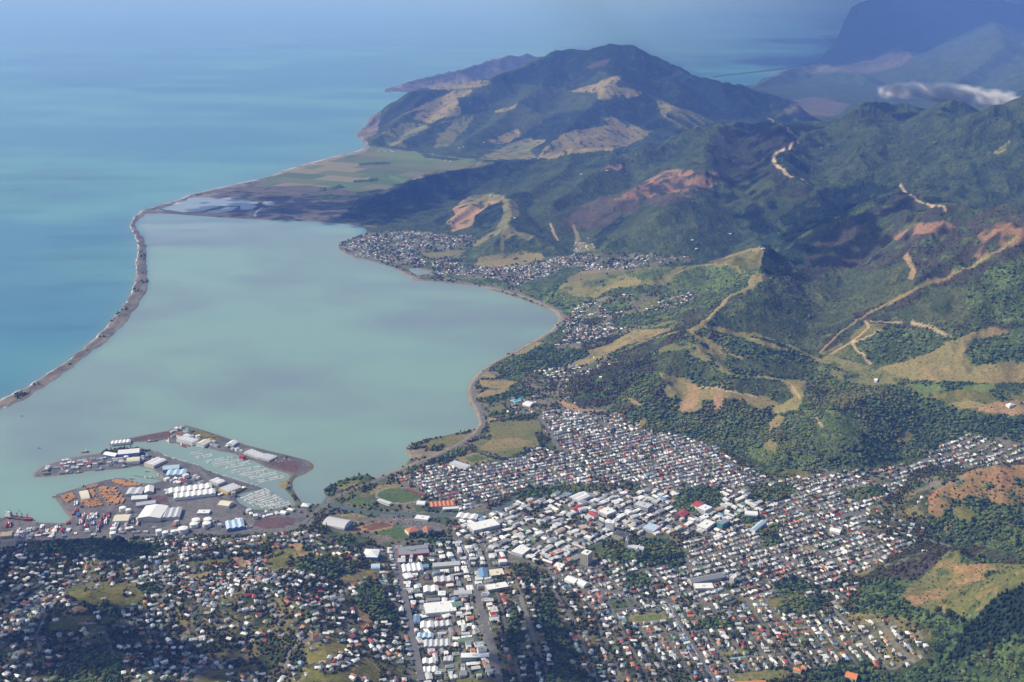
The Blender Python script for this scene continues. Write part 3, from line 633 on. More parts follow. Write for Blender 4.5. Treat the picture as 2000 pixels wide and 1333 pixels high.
 ('native', 3, 0, 9000, [(1885,690),(1900,662),(1950,655),(2100,640),(2100,700),(2000,708),(1920,712),(1895,715)]),
 ('grass', 2, 0, 9000, [(1585,716),(1620,720),(1650,727),(1710,735),(1765,742),(1775,752),(1700,754),(1660,750),(1625,736)]),
 ('grass', 3, 0, 9000, [(1620,690),(1650,705),(1720,720),(1770,740),(1700,735),(1630,718),(1590,705)]),
 ('meadow', 1, 0, 9000, [(1768,750),(1835,752),(1832,776),(1798,776)]),
 ('meadow', 1.5, 0, 9000, [(1878,755),(1945,748),(1935,768),(1885,770)]),
 ('native', 3, 0, 9000, [(1570,765),(1560,830),(1500,905),(1540,930),(1700,905),(1800,895),(1850,850),(1910,820),(1860,795),(1800,776),(1765,756),(1700,754),(1640,742),(1575,745)]),
 ('scrub', 3, 0, 9000, [(1590,830),(1620,800),(1660,800),(1690,840),(1660,870),(1600,870)]),
 ('native', 3, 0, 9000, [(1250,815),(1300,798),(1330,806),(1420,802),(1500,800),(1500,850),(1470,900),(1440,885),(1380,862),(1290,840)]),
 ('olive', 1.5, 0, 9000, [(1800,770),(1880,762),(2060,770),(2060,800),(1940,815),(1860,792)]),
 ('dry', 1, 0, 9000, [(1853,787),(1890,782),(1932,791),(1905,797),(1870,801)]),
 ('clay', 1.5, 0, 9000, [(1905,800),(1950,785),(2060,780),(2060,805),(1960,812)]),
 ('native', 3, 0, 9000, [(1790,840),(1850,800),(1910,815),(2060,815),(2060,850),(1990,865),(1900,845),(1860,838)]),
 ('dry', 1, 0, 9000, [(1750,860),(1765,842),(1790,840),(1780,855),(1772,864)]),
 ('olive', 1.5, 0, 9000, [(1520,925),(1530,915),(1575,918),(1580,930),(1545,936)]),
 ('gardens', 2, 0, 9000, [(1700,990),(1760,960),(1815,960),(1815,1040),(1800,1060),(1720,1040),(1690,1020)]),
 ('orange', 2, 0, 9000, [(1812,1000),(1812,972),(1870,932),(1900,917),(2000,908),(2100,905),(2100,980),(2030,1010),(1960,1040),(1880,1005),(1830,1015)]),
 ('native', 3, 0, 9000, [(1858,985),(1890,965),(1950,985),(2060,1000),(2060,1080),(1960,1070),(1900,1030),(1830,1020)]),
 ('olive', 2, 0, 9000, [(1855,992),(1880,985),(1908,1005),(1905,1018),(1870,1016)]),
 ('brown', 2, 0, 9000, [(1690,1125),(1750,1080),(1840,1052),(1950,1075),(2060,1090),(2060,1110),(1960,1100),(1880,1080),(1850,1085),(1800,1125),(1740,1165)]),
 ('native', 3, 0, 9000, [(1640,1190),(1700,1130),(1770,1130),(1760,1170),(1850,1190),(1900,1200),(1875,1340),(1720,1420),(1560,1420),(1590,1330),(1640,1300)]),
 ('gardens', 2.5, 0, 9000, [(1500,1158),(1660,1140),(1690,1150),(1670,1195),(1740,1200),(1815,1222),(1828,1285),(1760,1318),(1640,1310),(1540,1305),(1480,1260)]),
 ('streaky', 2, 0, 9000, [(1752,1167),(1800,1130),(1850,1080),(1875,1074),(1878,1100),(1900,1102),(1960,1100),(2100,1115),(2100,1150),(1950,1167),(1920,1187),(1880,1202),(1830,1192),(1790,1187)]),
 ('pine', 1, 0, 9000, [(1850,1285),(1900,1208),(1950,1163),(2100,1095),(2100,1290),(1960,1255),(1900,1300)]),
 ('native', 2, 0, 9000, [(1840,1400),(1880,1290),(1960,1250),(2100,1280),(2100,1450),(1840,1450)]),
 # fields in and round the town
 ('oval_track', 0, 0, 9000, [(780+48*math.cos(a/20*math.pi)+2*math.sin(a/20*math.pi), 968+17*math.sin(a/20*math.pi)) for a in range(40)]),
 ('pitch', 0, 0, 9000, [(780+43*math.cos(a/20*math.pi)+2*math.sin(a/20*math.pi), 968+14.5*math.sin(a/20*math.pi)) for a in range(40)]),
 ('grass', 0.6, 0, 9000, [(957,825),(1050,820),(1060,842),(1042,847),(1055,870),(1025,882),(987,892),(937,880),(920,867),(955,845)]),
 ('dry', 2, 0, 9000, [(960,858),(1010,855),(1040,862),(1020,875),(970,882),(935,876)]),
 ('dry', 0.5, 0, 9000, [(887,895),(927,884),(972,896),(920,910)]),
 ('pitch', 1, 0, 9000, [(905,895),(928,887),(957,896),(922,904)]),
 ('grass', 0.5, 0, 9000, [(955,797),(982,792),(987,800),(955,806)]),
 ('clay', 0.5, 0, 9000, [(952,817),(985,810),(987,816),(955,824)]),
 ('dry', 0.5, 0, 9000, [(930,772),(950,762),(992,760),(995,766),(950,774),(932,778)]),
 ('dry', 0.5, 0, 9000, [(937,742),(967,744),(1010,746),(990,760),(942,757),(935,752)]),
 ('dry', 0.5, 0, 9000, [(940,732),(952,726),(972,737),(950,740),(935,741)]),
 ('dry', 0.5, 0, 9000, [(1005,692),(1045,668),(1060,670),(1030,690),(1008,697)]),
 ('grass', 1, 0, 9000, [(812,872),(852,858),(915,845),(930,840),(905,862),(870,879),(825,879)]),
 ('sand', 1, 0, 9000, [(790,880),(795,872),(815,872),(835,880),(868,884),(830,892),(798,896)]),
 ('grass', 0.5, 0, 9000, [(650,952),(680,940),(705,937),(695,950),(660,957)]),
 ('dry', 0.5, 0, 9000, [(805,905),(825,890),(850,887),(840,895),(812,903)]),
 ('dry', 0.5, 0, 9000, [(722,960),(740,948),(772,946),(790,953),(745,956),(724,968)]),
 ('pitch', 0.5, 0, 9000, [(668,976),(697,968),(727,977),(730,986),(700,986),(675,981)]),
 ('dry', 0.8, 0, 9000, [(640,1009),(690,1002),(732,1012),(715,1021),(680,1021)]),
 ('clay', 0.5, 0, 9000, [(672,1036),(700,1029),(735,1019),(768,1021),(766,1033),(722,1041),(690,1042)]),
 ('red', 0, 0, 9000, [(706,1029),(735,1020),(758,1021),(765,1028),(724,1037)]),
 ('pitch', 0, 0, 9000, [(714,1029.5),(736,1022),(742,1022.5),(721,1031)]),
 ('pitch', 0, 0, 9000, [(729,1033),(752,1025),(758,1026),(735,1034.5)]),
 ('pitch', 0, 0, 9000, [(735,1041),(782,1026),(807,1027),(765,1046),(745,1046)]),
 ('pitch', 0, 0, 9000, [(757,1047),(785,1037),(806,1042),(795,1053),(772,1054)]),
 ('dry', 0.5, 0, 9000, [(1230,1201),(1295,1196),(1304,1208),(1280,1215),(1235,1218),(1229,1210)]),
 ('meadow', 0.5, 0, 9000, [(1240,1203),(1290,1199),(1297,1207),(1276,1212),(1240,1213)]),
 ('grass', 0.5, 0, 9000, [(1405,1276),(1450,1265),(1458,1277),(1410,1281)]),
 ('grass', 0.5, 0, 9000, [(1418,1318),(1500,1309),(1544,1308),(1538,1323),(1475,1332),(1430,1332)]),
 ('dry', 0.3, 0, 9000, [(1446,1026),(1475,1016),(1486,1022),(1455,1032)]),
 ('dry', 0.3, 0, 9000, [(1554,1073),(1565,1067),(1602,1072),(1582,1078)]),
 ('olive', 1.5, 0, 9000, [(1495,1180),(1520,1165),(1530,1180),(1515,1190)]),
 # paddocks on the hill suburbs
 ('olive', 1.5, 0, 9000, [(127,1148),(175,1140),(262,1134),(284,1160),(280,1176),(240,1191),(195,1187),(160,1174),(128,1164)]),
 ('clay', 1.5, 0, 9000, [(141,1187),(155,1182),(172,1190),(163,1197),(141,1200)]),
 ('olive', 1.5, 0, 9000, [(93,1223),(135,1200),(215,1207),(232,1214),(175,1221),(130,1233),(103,1231)]),
 ('clay', 0.8, 0, 9000, [(447,1088),(472,1085),(488,1108),(470,1111)]),
 ('dry', 1, 0, 9000, [(355,1126),(425,1114),(402,1126),(375,1133)]),
 ('olive', 1, 0, 9000, [(362,1098),(445,1090),(442,1098),(375,1106)]),
 ('grass', 1, 0, 9000, [(345,1213),(390,1210),(375,1223),(350,1221)]),
 ('grass', 1, 0, 9000, [(350,1243),(370,1240),(388,1247),(360,1251)]),
 ('olive', 1, 0, 9000, [(505,1088),(562,1071),(584,1071),(605,1077),(587,1086),(575,1101),(532,1102),(512,1097)]),
 ('clay', 1, 0, 9000, [(560,1063),(590,1061),(593,1072),(580,1076)]),
 ('clay', 1, 0, 9000, [(580,1080),(610,1077),(587,1093),(560,1098),(575,1088)]),
 ('olive', 1, 0, 9000, [(520,1104),(575,1098),(572,1112),(540,1118),(500,1112)]),
 ('dry', 1, 0, 9000, [(650,1134),(690,1111),(735,1111),(733,1126),(705,1133),(675,1134)]),
 ('streaky', 1.5, 0, 9000, [(692,1180),(725,1185),(730,1197),(717,1207),(737,1220),(739,1234),(705,1234),(698,1220),(710,1210),(688,1195)]),
 ('olive', 1.5, 0, 9000, [(594,1282),(640,1252),(676,1260),(672,1273),(640,1287),(603,1299)]),
 ('olive', 1.5, 0, 9000, [(588,1302),(640,1320),(680,1307),(725,1280),(742,1310),(735,1350),(585,1350)]),
 ('olive', 1.5, 0, 9000, [(360,1333),(420,1310),(500,1297),(505,1310),(440,1340)]),
 ('olive', 2, 0, 9000, [(870,1326),(970,1326),(972,1350),(860,1350)]),
 # port
 ('yard', 0, 0, 9000, [(-300,1075),(-300,1010),(60,1015),(135,1015),(110,975),(70,935),(60,920),(140,890),(330,880),(520,950),(460,975),(500,1000),(600,990),(600,1025),(560,1040),(420,1045),(300,1048),(180,1052),(60,1060)]),
 ('yard', 0, 0, 9000, [(200,875),(240,850),(350,828),(400,835),(560,885),(620,905),(600,930),(560,930),(480,905),(380,880),(300,868)]),
 ('brick', 0.5, 0, 9000, [(250,858),(325,843),(345,850),(320,860),(265,864)]),
 ('olive', 0.8, 0, 9000, [(362,846),(385,839),(420,850),(440,858),(420,862),(385,856)]),
 ('brick', 0, 0, 9000, [(500,1013),(560,1010),(578,1014),(572,1030),(520,1033),(495,1028)]),
 ('brick', 0, 0, 9000, [(295,968),(325,968),(330,982),(300,985)]),
 ('asphalt', 0, 0, 9000, [(335,982),(420,970),(460,990),(475,1010),(420,1020),(345,1022)]),
 ('dry', 0.6, 0, 9000, [(540,948),(558,937),(566,939),(556,953)]),
 ('brick', 0, 0, 9000, [(515,902),(560,897),(590,906),(580,922),(555,922)]),
 ('asphalt', 0, 0, 9000, [(640,1008),(700,1010),(790,1015),(850,1040),(800,1035),(770,1020),(700,1018)]),
 ('asphalt', 0, 0, 9000, [(737,1012),(800,1010),(870,1025),(860,1040),(810,1035)]),
]
# worn paths, tracks and roads: (kind, width in metres, line)
LINES = [
 ('dry', 24, [(1478,540),(1467,547),(1468,558),(1450,570),(1425,578),(1415,590),(1400,605),(1385,620),(1370,635),(1350,648)]),
 ('dry', 14, [(1345,645),(1372,638),(1420,650),(1480,655),(1540,674),(1600,704)]),
 ('dry', 10, [(1350,650),(1380,672),(1412,690),(1450,700)]),
 ('track', 7, [(1365,757),(1405,758),(1412,762),(1450,770),(1500,778)]),
 ('track', 6, [(1440,733),(1500,738),(1540,748),(1562,776)]),
 ('track', 9, [(1690,628),(1740,630),(1762,632)]),
 ('track', 9, [(1690,628),(1697,640),(1680,655),(1660,670),(1622,692)]),
 ('track', 9, [(1660,670),(1690,660),(1722,645)]),
 ('track', 9, [(1665,672),(1680,690),(1702,711)]),
 ('track', 9, [(1780,630),(1820,640),(1850,655),(1860,662)]),
 ('dry', 12, [(1860,664),(1830,684),(1790,704),(1730,716)]),
 ('dry', 16, [(1985,465),(1960,485),(1930,500),(1910,512),(1890,525),(1860,535),(1850,545),(1810,552),(1780,570),(1750,585),(1700,610)]),
 ('dry', 10, [(1700,610),(1640,650),(1600,690)]),
 ('track', 20, [(1494,228),(1525,243),(1540,255),(1560,270),(1558,280),(1530,295),(1510,302),(1510,312),(1518,325),(1532,337),(1548,346)]),
 ('track', 16, [(1565,350),(1592,369)]),
 ('track', 14, [(1758,362),(1768,375),(1790,390),(1812,398),(1835,403),(1846,412)]),
 ('dry', 18, [(1120,440),(1128,460),(1124,480)]),
 ('track', 12, [(1075,438),(1090,470),(1078,450)]),
 ('dry', 14, [(1470,487),(1494,486),(1484,508),(1486,522)]),
 ('track', 5, [(1590,810),(1596,822),(1607,834)]),
 ('dry', 10, [(1455,532),(1440,522),(1394,516),(1349,521),(1300,545)]),
 ('dry', 10, [(1322,648),(1250,670),(1200,692),(1160,705)]),
 ('track', 7, [(653,1058),(660,1068),(676,1074),(675,1080),(690,1090),(700,1096)]),
 ('track', 4, [(155,1218),(175,1217),(187,1218)]),
 ('clay', 5, [(398,1209),(420,1219),(448,1228)]),
 ('clay', 5, [(720,1280),(700,1296),(690,1310)]),
 # roads
 ('sand', 19, [(735,934),(780,917),(850,889),(900,866),(928,846),(940,828),(935,805),(920,780),(917,755),(931,733),(957,712),(1000,690),(1042,667),(1078,645),(1096,624),(1088,609),(1058,594),(1010,575),(960,563),(880,556),(820,549),(790,534),(740,517),(690,505),(665,492)]),
 ('asphalt', 15, [(560,1030),(590,1024),(610,1005),(640,978),(690,955),(735,939),(780,921),(850,893),(900,870),(932,847),(945,828),(940,803),(926,780),(923,755),(937,735),(962,713),(1002,692),(1047,668),(1085,645),(1103,624),(1094,608),(1061,592),(1012,572),(960,560),(880,553),(820,546),(792,532),(742,514),(692,501),(668,489)]),
 ('asphalt', 20, [(770,1067),(775,1100),(785,1140),(795,1190),(805,1240),(817,1300),(823,1333),(836,1400)]),
 ('asphalt', 18, [(897,1055),(910,1082),(917,1120),(930,1155),(940,1195),(955,1240),(967,1290),(975,1333),(990,1400)]),
 ('asphalt', 15, [(1307,1180),(1322,1215),(1345,1250),(1367,1287),(1397,1333),(1430,1390)]),
 ('asphalt', 11, [(1305,1172),(1335,1157),(1345,1150)]),
 ('asphalt', 16, [(1053,812),(1072,842),(1094,882)]),
 ('asphalt', 12, [(1175,850),(1180,830),(1162,810)]),
 ('asphalt', 11, [(1085,775),(1092,750),(1100,735)]),
 ('asphalt', 16, [(395,923),(420,951),(455,986),(483,1021)]),
 ('dry', 9, [(602,902),(613,907),(609,918),(582,933),(571,944),(574,958),(584,976),(592,989)]),
 ('asphalt', 12, [(600,905),(606,912),(590,926),(572,936),(568,948),(578,965),(592,990)]),
 ('asphalt', 12, [(483,1021),(420,1040),(330,1044),(200,1048),(60,1058),(0,1075)]),
 ('asphalt', 12, [(640,1000),(610,1015),(600,1030)]),
 ('asphalt', 9, [(118,1140),(105,1175),(85,1212),(72,1240),(78,1265),(50,1300),(35,1340)]),
 ('asphalt', 9, [(300,1100),(317,1132),(325,1150),(318,1172),(300,1195),(250,1212),(215,1225)]),
 ('asphalt', 9, [(680,1146),(662,1170),(630,1185),(612,1197)]),
 ('asphalt', 9, [(612,1237),(595,1252),(567,1270),(560,1290),(560,1307),(525,1322)]),
 ('asphalt', 8, [(660,1165),(665,1190),(680,1205),(680,1235),(690,1260),(720,1275)]),
 ('track', 3, [(717,1207),(728,1215),(735,1222),(734,1234)]),
 ('asphalt', 8, [(380,1333),(390,1310),(420,1295),(480,1283)]),
 ('asphalt', 8, [(205,1235),(215,1260),(222,1285)]),
 ('asphalt', 8, [(60,1222),(30,1240),(0,1265)]),
 ('asphalt', 9, [(1015,1165),(1030,1210),(1042,1250)]),
 ('asphalt', 9, [(1075,1145),(1095,1175),(1120,1215)]),
 ('asphalt', 10, [(1400,1195),(1450,1182),(1520,1160)]),
 ('asphalt', 10, [(1440,1258),(1475,1245),(1520,1225)]),
 ('asphalt', 10, [(770,1067),(800,1056),(860,1050),(900,1052)]),
 ('asphalt', 10, [(785,1140),(850,1135),(925,1140)]),
 ('asphalt', 12, [(983,1122),(1000,1085),(1100,1130),(1160,1150),(1230,1165),(1300,1175)]),
 ('asphalt', 11, [(900,1052),(1000,1020),(1110,985)]),
 ('asphalt', 11, [(1000,1085),(1100,1040),(1200,1000)]),
 ('asphalt', 10, [(1560,1030),(1640,1012),(1690,1000)]),
 ('asphalt', 10, [(1750,1037),(1790,1050),(1850,1065)]),
 ('asphalt', 10, [(1600,915),(1680,940),(1790,905),(1830,890)]),
]

LAND_ON = TZ > -3.0
HOLES = np.clip((fbm(GX / 42, GY / 42, 3, 73) - 0.27) * 7, 0, 1)
jig_u = (fbm(GX / 80, GY / 80, 5, 71) - 0.5) * 2.6
jig_v = (fbm(GX / 80, GY / 80, 5, 72) - 0.5) * 2.2
NOI = {}
def patch_noise(size):
    if size not in NOI:
        NOI[size] = np.clip((fbm(GX / size, GY / size, 4, 80 + size) - 0.5) * 1.9 + 0.5, 0, 1).astype(np.float32)
    return NOI[size]

COV = np.zeros(TZ.shape + (3,), np.float32)
LEAF = np.zeros(TZ.shape, np.float32)
KIND = np.zeros(TZ.shape, np.int8)
KNAME = list(KINDS) + ['farm']

def lay(kind, w):
    """Blend one kind of ground in with weight W."""
    sel = w > 0.003
    if not sel.any():
        return
    k = w[sel]
    if kind == 'farm':
        ca, sa = math.cos(R(-24)), math.sin(R(-24))
        fx, fy = (GX[sel] * ca + GY[sel] * sa) / 420, (-GX[sel] * sa + GY[sel] * ca) / 230
        row = np.floor(fy)
        cell = _hash(np.floor(fx + 0.37 * row), row, 91)
        pal = np.array([(0.095,0.130,0.045),(0.075,0.115,0.040),(0.200,0.175,0.090),(0.120,0.140,0.055),(0.140,0.140,0.070),(0.085,0.135,0.042),(0.200,0.180,0.080),(0.105,0.120,0.050)])
        c, leaf = pal[(cell * 7.99).astype(int)], 0.05
    else:
        a, b, size, con, leaf = KINDS[kind]
        n = np.clip((patch_noise(size)[sel] - 0.5) * con + 0.5, 0, 1)[:, None]
        c = np.array(a) * (1 - n) + np.array(b) * n
    COV[sel] = COV[sel] * (1 - k[:, None]) + c * k[:, None]
    LEAF[sel] = LEAF[sel] * (1 - k) + leaf * k
    KIND[sel] = np.where(k > 0.5, KNAME.index(kind), KIND[sel])

one = np.ones(TZ.shape)
lay('native', one)
lay('scrub', np.clip((fbm(GX / 260, GY / 260, 3, 77) - 0.5) * 6 + 0.3, 0, 1))
lay('urban', (HILL < 4) * (GV > 500) * 1.0)
DIST = RR[:, None] + 0 * GX
for kind, edge, d0, d1, poly in PATCH:
    near = (DIST > d0) & (DIST < d1) & SEEN & LAND_ON
    soft = 1.0
    pu, pv = (GU + jig_u * edge * 1.5, GV + jig_v * edge * 1.5) if edge else (GU, GV)
    lay(kind, inside(pu, pv, poly) * near * ((HOLES if kind not in ('dry', 'clay') or d1 > 9500 else np.maximum(HOLES, .75)) if edge > .9 and kind not in ('urban', 'gardens') else soft))
open_hill = np.isin(KIND, [KNAME.index(k) for k in ('grass', 'olive', 'streaky', 'orange', 'heath', 'brown')]) & (HILL > 12)
lay('scrub', np.clip((-g1 - 0.56) * 6, 0, .8) * open_hill)
lay('native', np.clip((-g1 - 0.68) * 6, 0, .9) * open_hill)
for poly in GROVES:
    pu, pv = GU + jig_u * 2.5, GV + jig_v * 2.5
    lay('native', inside(pu, pv, poly) * (SEEN & LAND_ON) * 1.0)
for kind, width, line in LINES:
    dense = [line[0]]
    for p, q in zip(line[:-1], line[1:]):
        n = max(1, int(math.hypot(q[0] - p[0], q[1] - p[1]) / 12))
        dense += [(p[0] + (q[0] - p[0]) * k / n, p[1] + (q[1] - p[1]) * k / n) for k in range(1, n + 1)]
    X, Y, Z = place([p[0] for p in dense], [p[1] for p in dense])
    pts = list(zip(X, Y))
    rmin, rmax = np.hypot(X, Y).min() - 60, np.hypot(X, Y).max() + 60
    pmin, pmax = np.arctan2(X, Y).min() - 0.02, np.arctan2(X, Y).max() + 0.02
    i0, i1 = np.searchsorted(RR, rmin), np.searchsorted(RR, rmax)
    j0, j1 = np.searchsorted(PHI, pmin), np.searchsorted(PHI, pmax)
    d = seg_dist(GX[i0:i1, j0:j1], GY[i0:i1, j0:j1], pts)
    soft = mpp[i0:i1] * 0.9
    w = np.zeros(TZ.shape)
    w[i0:i1, j0:j1] = np.clip((width / 2 - d) / soft + 0.5, 0, 1)
    lay(kind, w)
# side streets of the quarters that follow a grid
for zname, zpoly, line, depth, lot, fill, zkind, wander in ZONES:
    if line is None:
        continue
    (lx0, lx1), (ly0, ly1) = at_height([p[0] for p in line], [p[1] for p in line], 8.0)
    ang = math.atan2(ly1 - ly0, lx1 - lx0)
    ca, sa = math.cos(ang), math.sin(ang)
    tu = np.array([p[0] for p in zpoly]); tv = np.array([p[1] for p in zpoly])
    m = (GV > tv.min()) & (GV < tv.max()) & (GU > tu.min()) & (GU < tu.max()) & LAND_ON
    i, j = np.nonzero(m)
    ok = inside(GU[i, j], GV[i, j], zpoly) & np.isin(KIND[i, j], [KNAME.index('urban'), KNAME.index('gardens')])
    i, j = i[ok], j[ok]
    sx, sy = GX[i, j] - lx0, GY[i, j] - ly0
    across = -sx * sa + sy * ca
    along = sx * ca + sy * sa
    pitch = depth * 2 + 12
    d = np.abs(((across + pitch / 2) % pitch) - pitch / 2)
    cross = lot * 9 + 12
    e = np.abs(((along + cross / 2) % cross) - cross / 2)
    d = np.minimum(d, e)
    w = np.zeros(TZ.shape)
    w[i, j] = np.clip((3.6 - d) / (mpp[i, 0] * 0.9) + 0.5, 0, 1) * 0.8
    lay('asphalt', w)
dark = np.clip((DIST - 5600) / 1500, 0, 1) * np.clip((LEAF - .3) * 3, 0, 1)
COV *= (1 - .45 * dark)[..., None]    # leafy ground darkens gradually with distance
COV = COV * (0.93 + 0.14 * vnoise(GX / 900, GY / 900, 99))[..., None]
shore_w = np.clip(1 - SHORE * mpp / np.maximum(mpp * 2.2, 7), 0, 1) * (SHORE > -4)
lay('sand', shore_w * 0.5 * (DIST < 14000) * np.clip(fbm(GX / 120, GY / 120, 2, 97) * 3 - .7, 0, 1))

# the boulder bank: scrubby crest, pale stones at its edges, surf on the open side
bank_v = np.array([415,425,440,462,480,510,540,572,600,637,674,711,750,790,900])
bank_u = np.array([285,268,257,272,277,277,277,262,248,224,180,128,76,20,-150])
bank = (GU < 330) & (GV > 412) & (GV < 860) & (SHORE > -6) & ((GV < 800) | (GU < 20)) & (HILL < 5)
off_c = GU - np.interp(GV, bank_v, bank_u)
lay('heath', bank * np.clip(1.1 - np.abs(off_c - 1) / 6, 0, .5) * np.clip(fbm(GX / 40, GY / 40, 3, 98) * 3 - .8, 0, 1))
lay('sand', bank * np.clip((SHORE < 3.2) * 1.0, 0, 1) * .55 * np.clip((GV - 520) / 120, .15, 1))
surf = (GU < 720) & (GV > 265) & (GV < 860) & ((off_c < 0) | (GV < 412)) & (SHORE > -4) & (SHORE < 1.6) & (HILL < 5) & ~((GU > 300) & (GV > 400))
lay('surf', surf * np.clip(fbm(GX / 70, GY / 70, 3, 96) * 4 - 1.5, 0, .85))

def land_material():
    m = mat('land', rough=0.95, spec=0.08)
    nn, ll, bb = nodes(m)
    at = nn.new('ShaderNodeAttribute'); at.attribute_name = 'cover'
    lf = nn.new('ShaderNodeAttribute'); lf.attribute_name = 'leafy'
    geo = nn.new('ShaderNodeNewGeometry')
    vo = nn.new('ShaderNodeTexVoronoi'); vo.inputs['Scale'].default_value = 0.085
    vo2 = nn.new('ShaderNodeTexVoronoi'); vo2.inputs['Scale'].default_value = 0.030
    no = nn.new('ShaderNodeTexNoise'); no.inputs['Scale'].default_value = 0.12; no.inputs['Detail'].default_value = 5
    for t in (vo, vo2, no):
        ll.new(geo.outputs['Position'], t.inputs['Vector'])
    # crowns of different tone where it is leafy, faint mottling elsewhere
    mr = nn.new('ShaderNodeMapRange'); mr.inputs['To Min'].default_value = 0.45; mr.inputs['To Max'].default_value = 1.65
    ll.new(vo.outputs['Color'], mr.inputs['Value'])
    mn = nn.new('ShaderNodeMapRange'); mn.inputs['From Min'].default_value = 0.3; mn.inputs['From Max'].default_value = 0.7
    mn.inputs['To Min'].default_value = 0.68; mn.inputs['To Max'].default_value = 1.30
    ll.new(no.outputs['Fac'], mn.inputs['Value'])
    mx = nn.new('ShaderNodeMix'); mx.data_type = 'FLOAT'
    ll.new(lf.outputs['Fac'], mx.inputs[0]); mx.inputs[2].default_value = 1.0
    ll.new(mr.outputs['Result'], mx.inputs[3])
    mu = nn.new('ShaderNodeMath'); mu.operation = 'MULTIPLY'
    ll.new(mx.outputs[0], mu.inputs[0]); ll.new(mn.outputs['Result'], mu.inputs[1])
    vm = nn.new('ShaderNodeVectorMath'); vm.operation = 'SCALE'
    ll.new(at.outputs['Color'], vm.inputs[0]); ll.new(mu.outputs[0], vm.inputs['Scale'])
    ll.new(vm.outputs[0], bb.inputs['Base Color'])
    h1 = nn.new('ShaderNodeMath'); h1.operation = 'MULTIPLY_ADD'
    ll.new(vo.outputs['Distance'], h1.inputs[0]); h1.inputs[1].default_value = -0.55
    ll.new(no.outputs['Fac'], h1.inputs[2])
    h2 = nn.new('ShaderNodeMath'); h2.operation = 'MULTIPLY_ADD'
    ll.new(vo2.outputs['Distance'], h2.inputs[0]); h2.inputs[1].default_value = -0.9
    ll.new(h1.outputs[0], h2.inputs[2])
    bp = nn.new('ShaderNodeBump'); bp.inputs['Distance'].default_value = 9.0
    bs = nn.new('ShaderNodeMath'); bs.operation = 'MULTIPLY_ADD'
    ll.new(lf.outputs['Fac'], bs.inputs[0]); bs.inputs[1].default_value = 0.75; bs.inputs[2].default_value = 0.08
    ll.new(bs.outputs[0], bp.inputs['Strength'])
    ll.new(h2.outputs[0], bp.inputs['Height'])
    ll.new(bp.outputs['Normal'], bb.inputs['Normal'])
    return m
leaf3 = np.repeat(LEAF[..., None], 3, -1)
link('terrain', grid_mesh('terrain', GX, GY, TZ, LAND_ON, [('cover', COV), ('leafy', leaf3)]), land_material(), kind='structure')
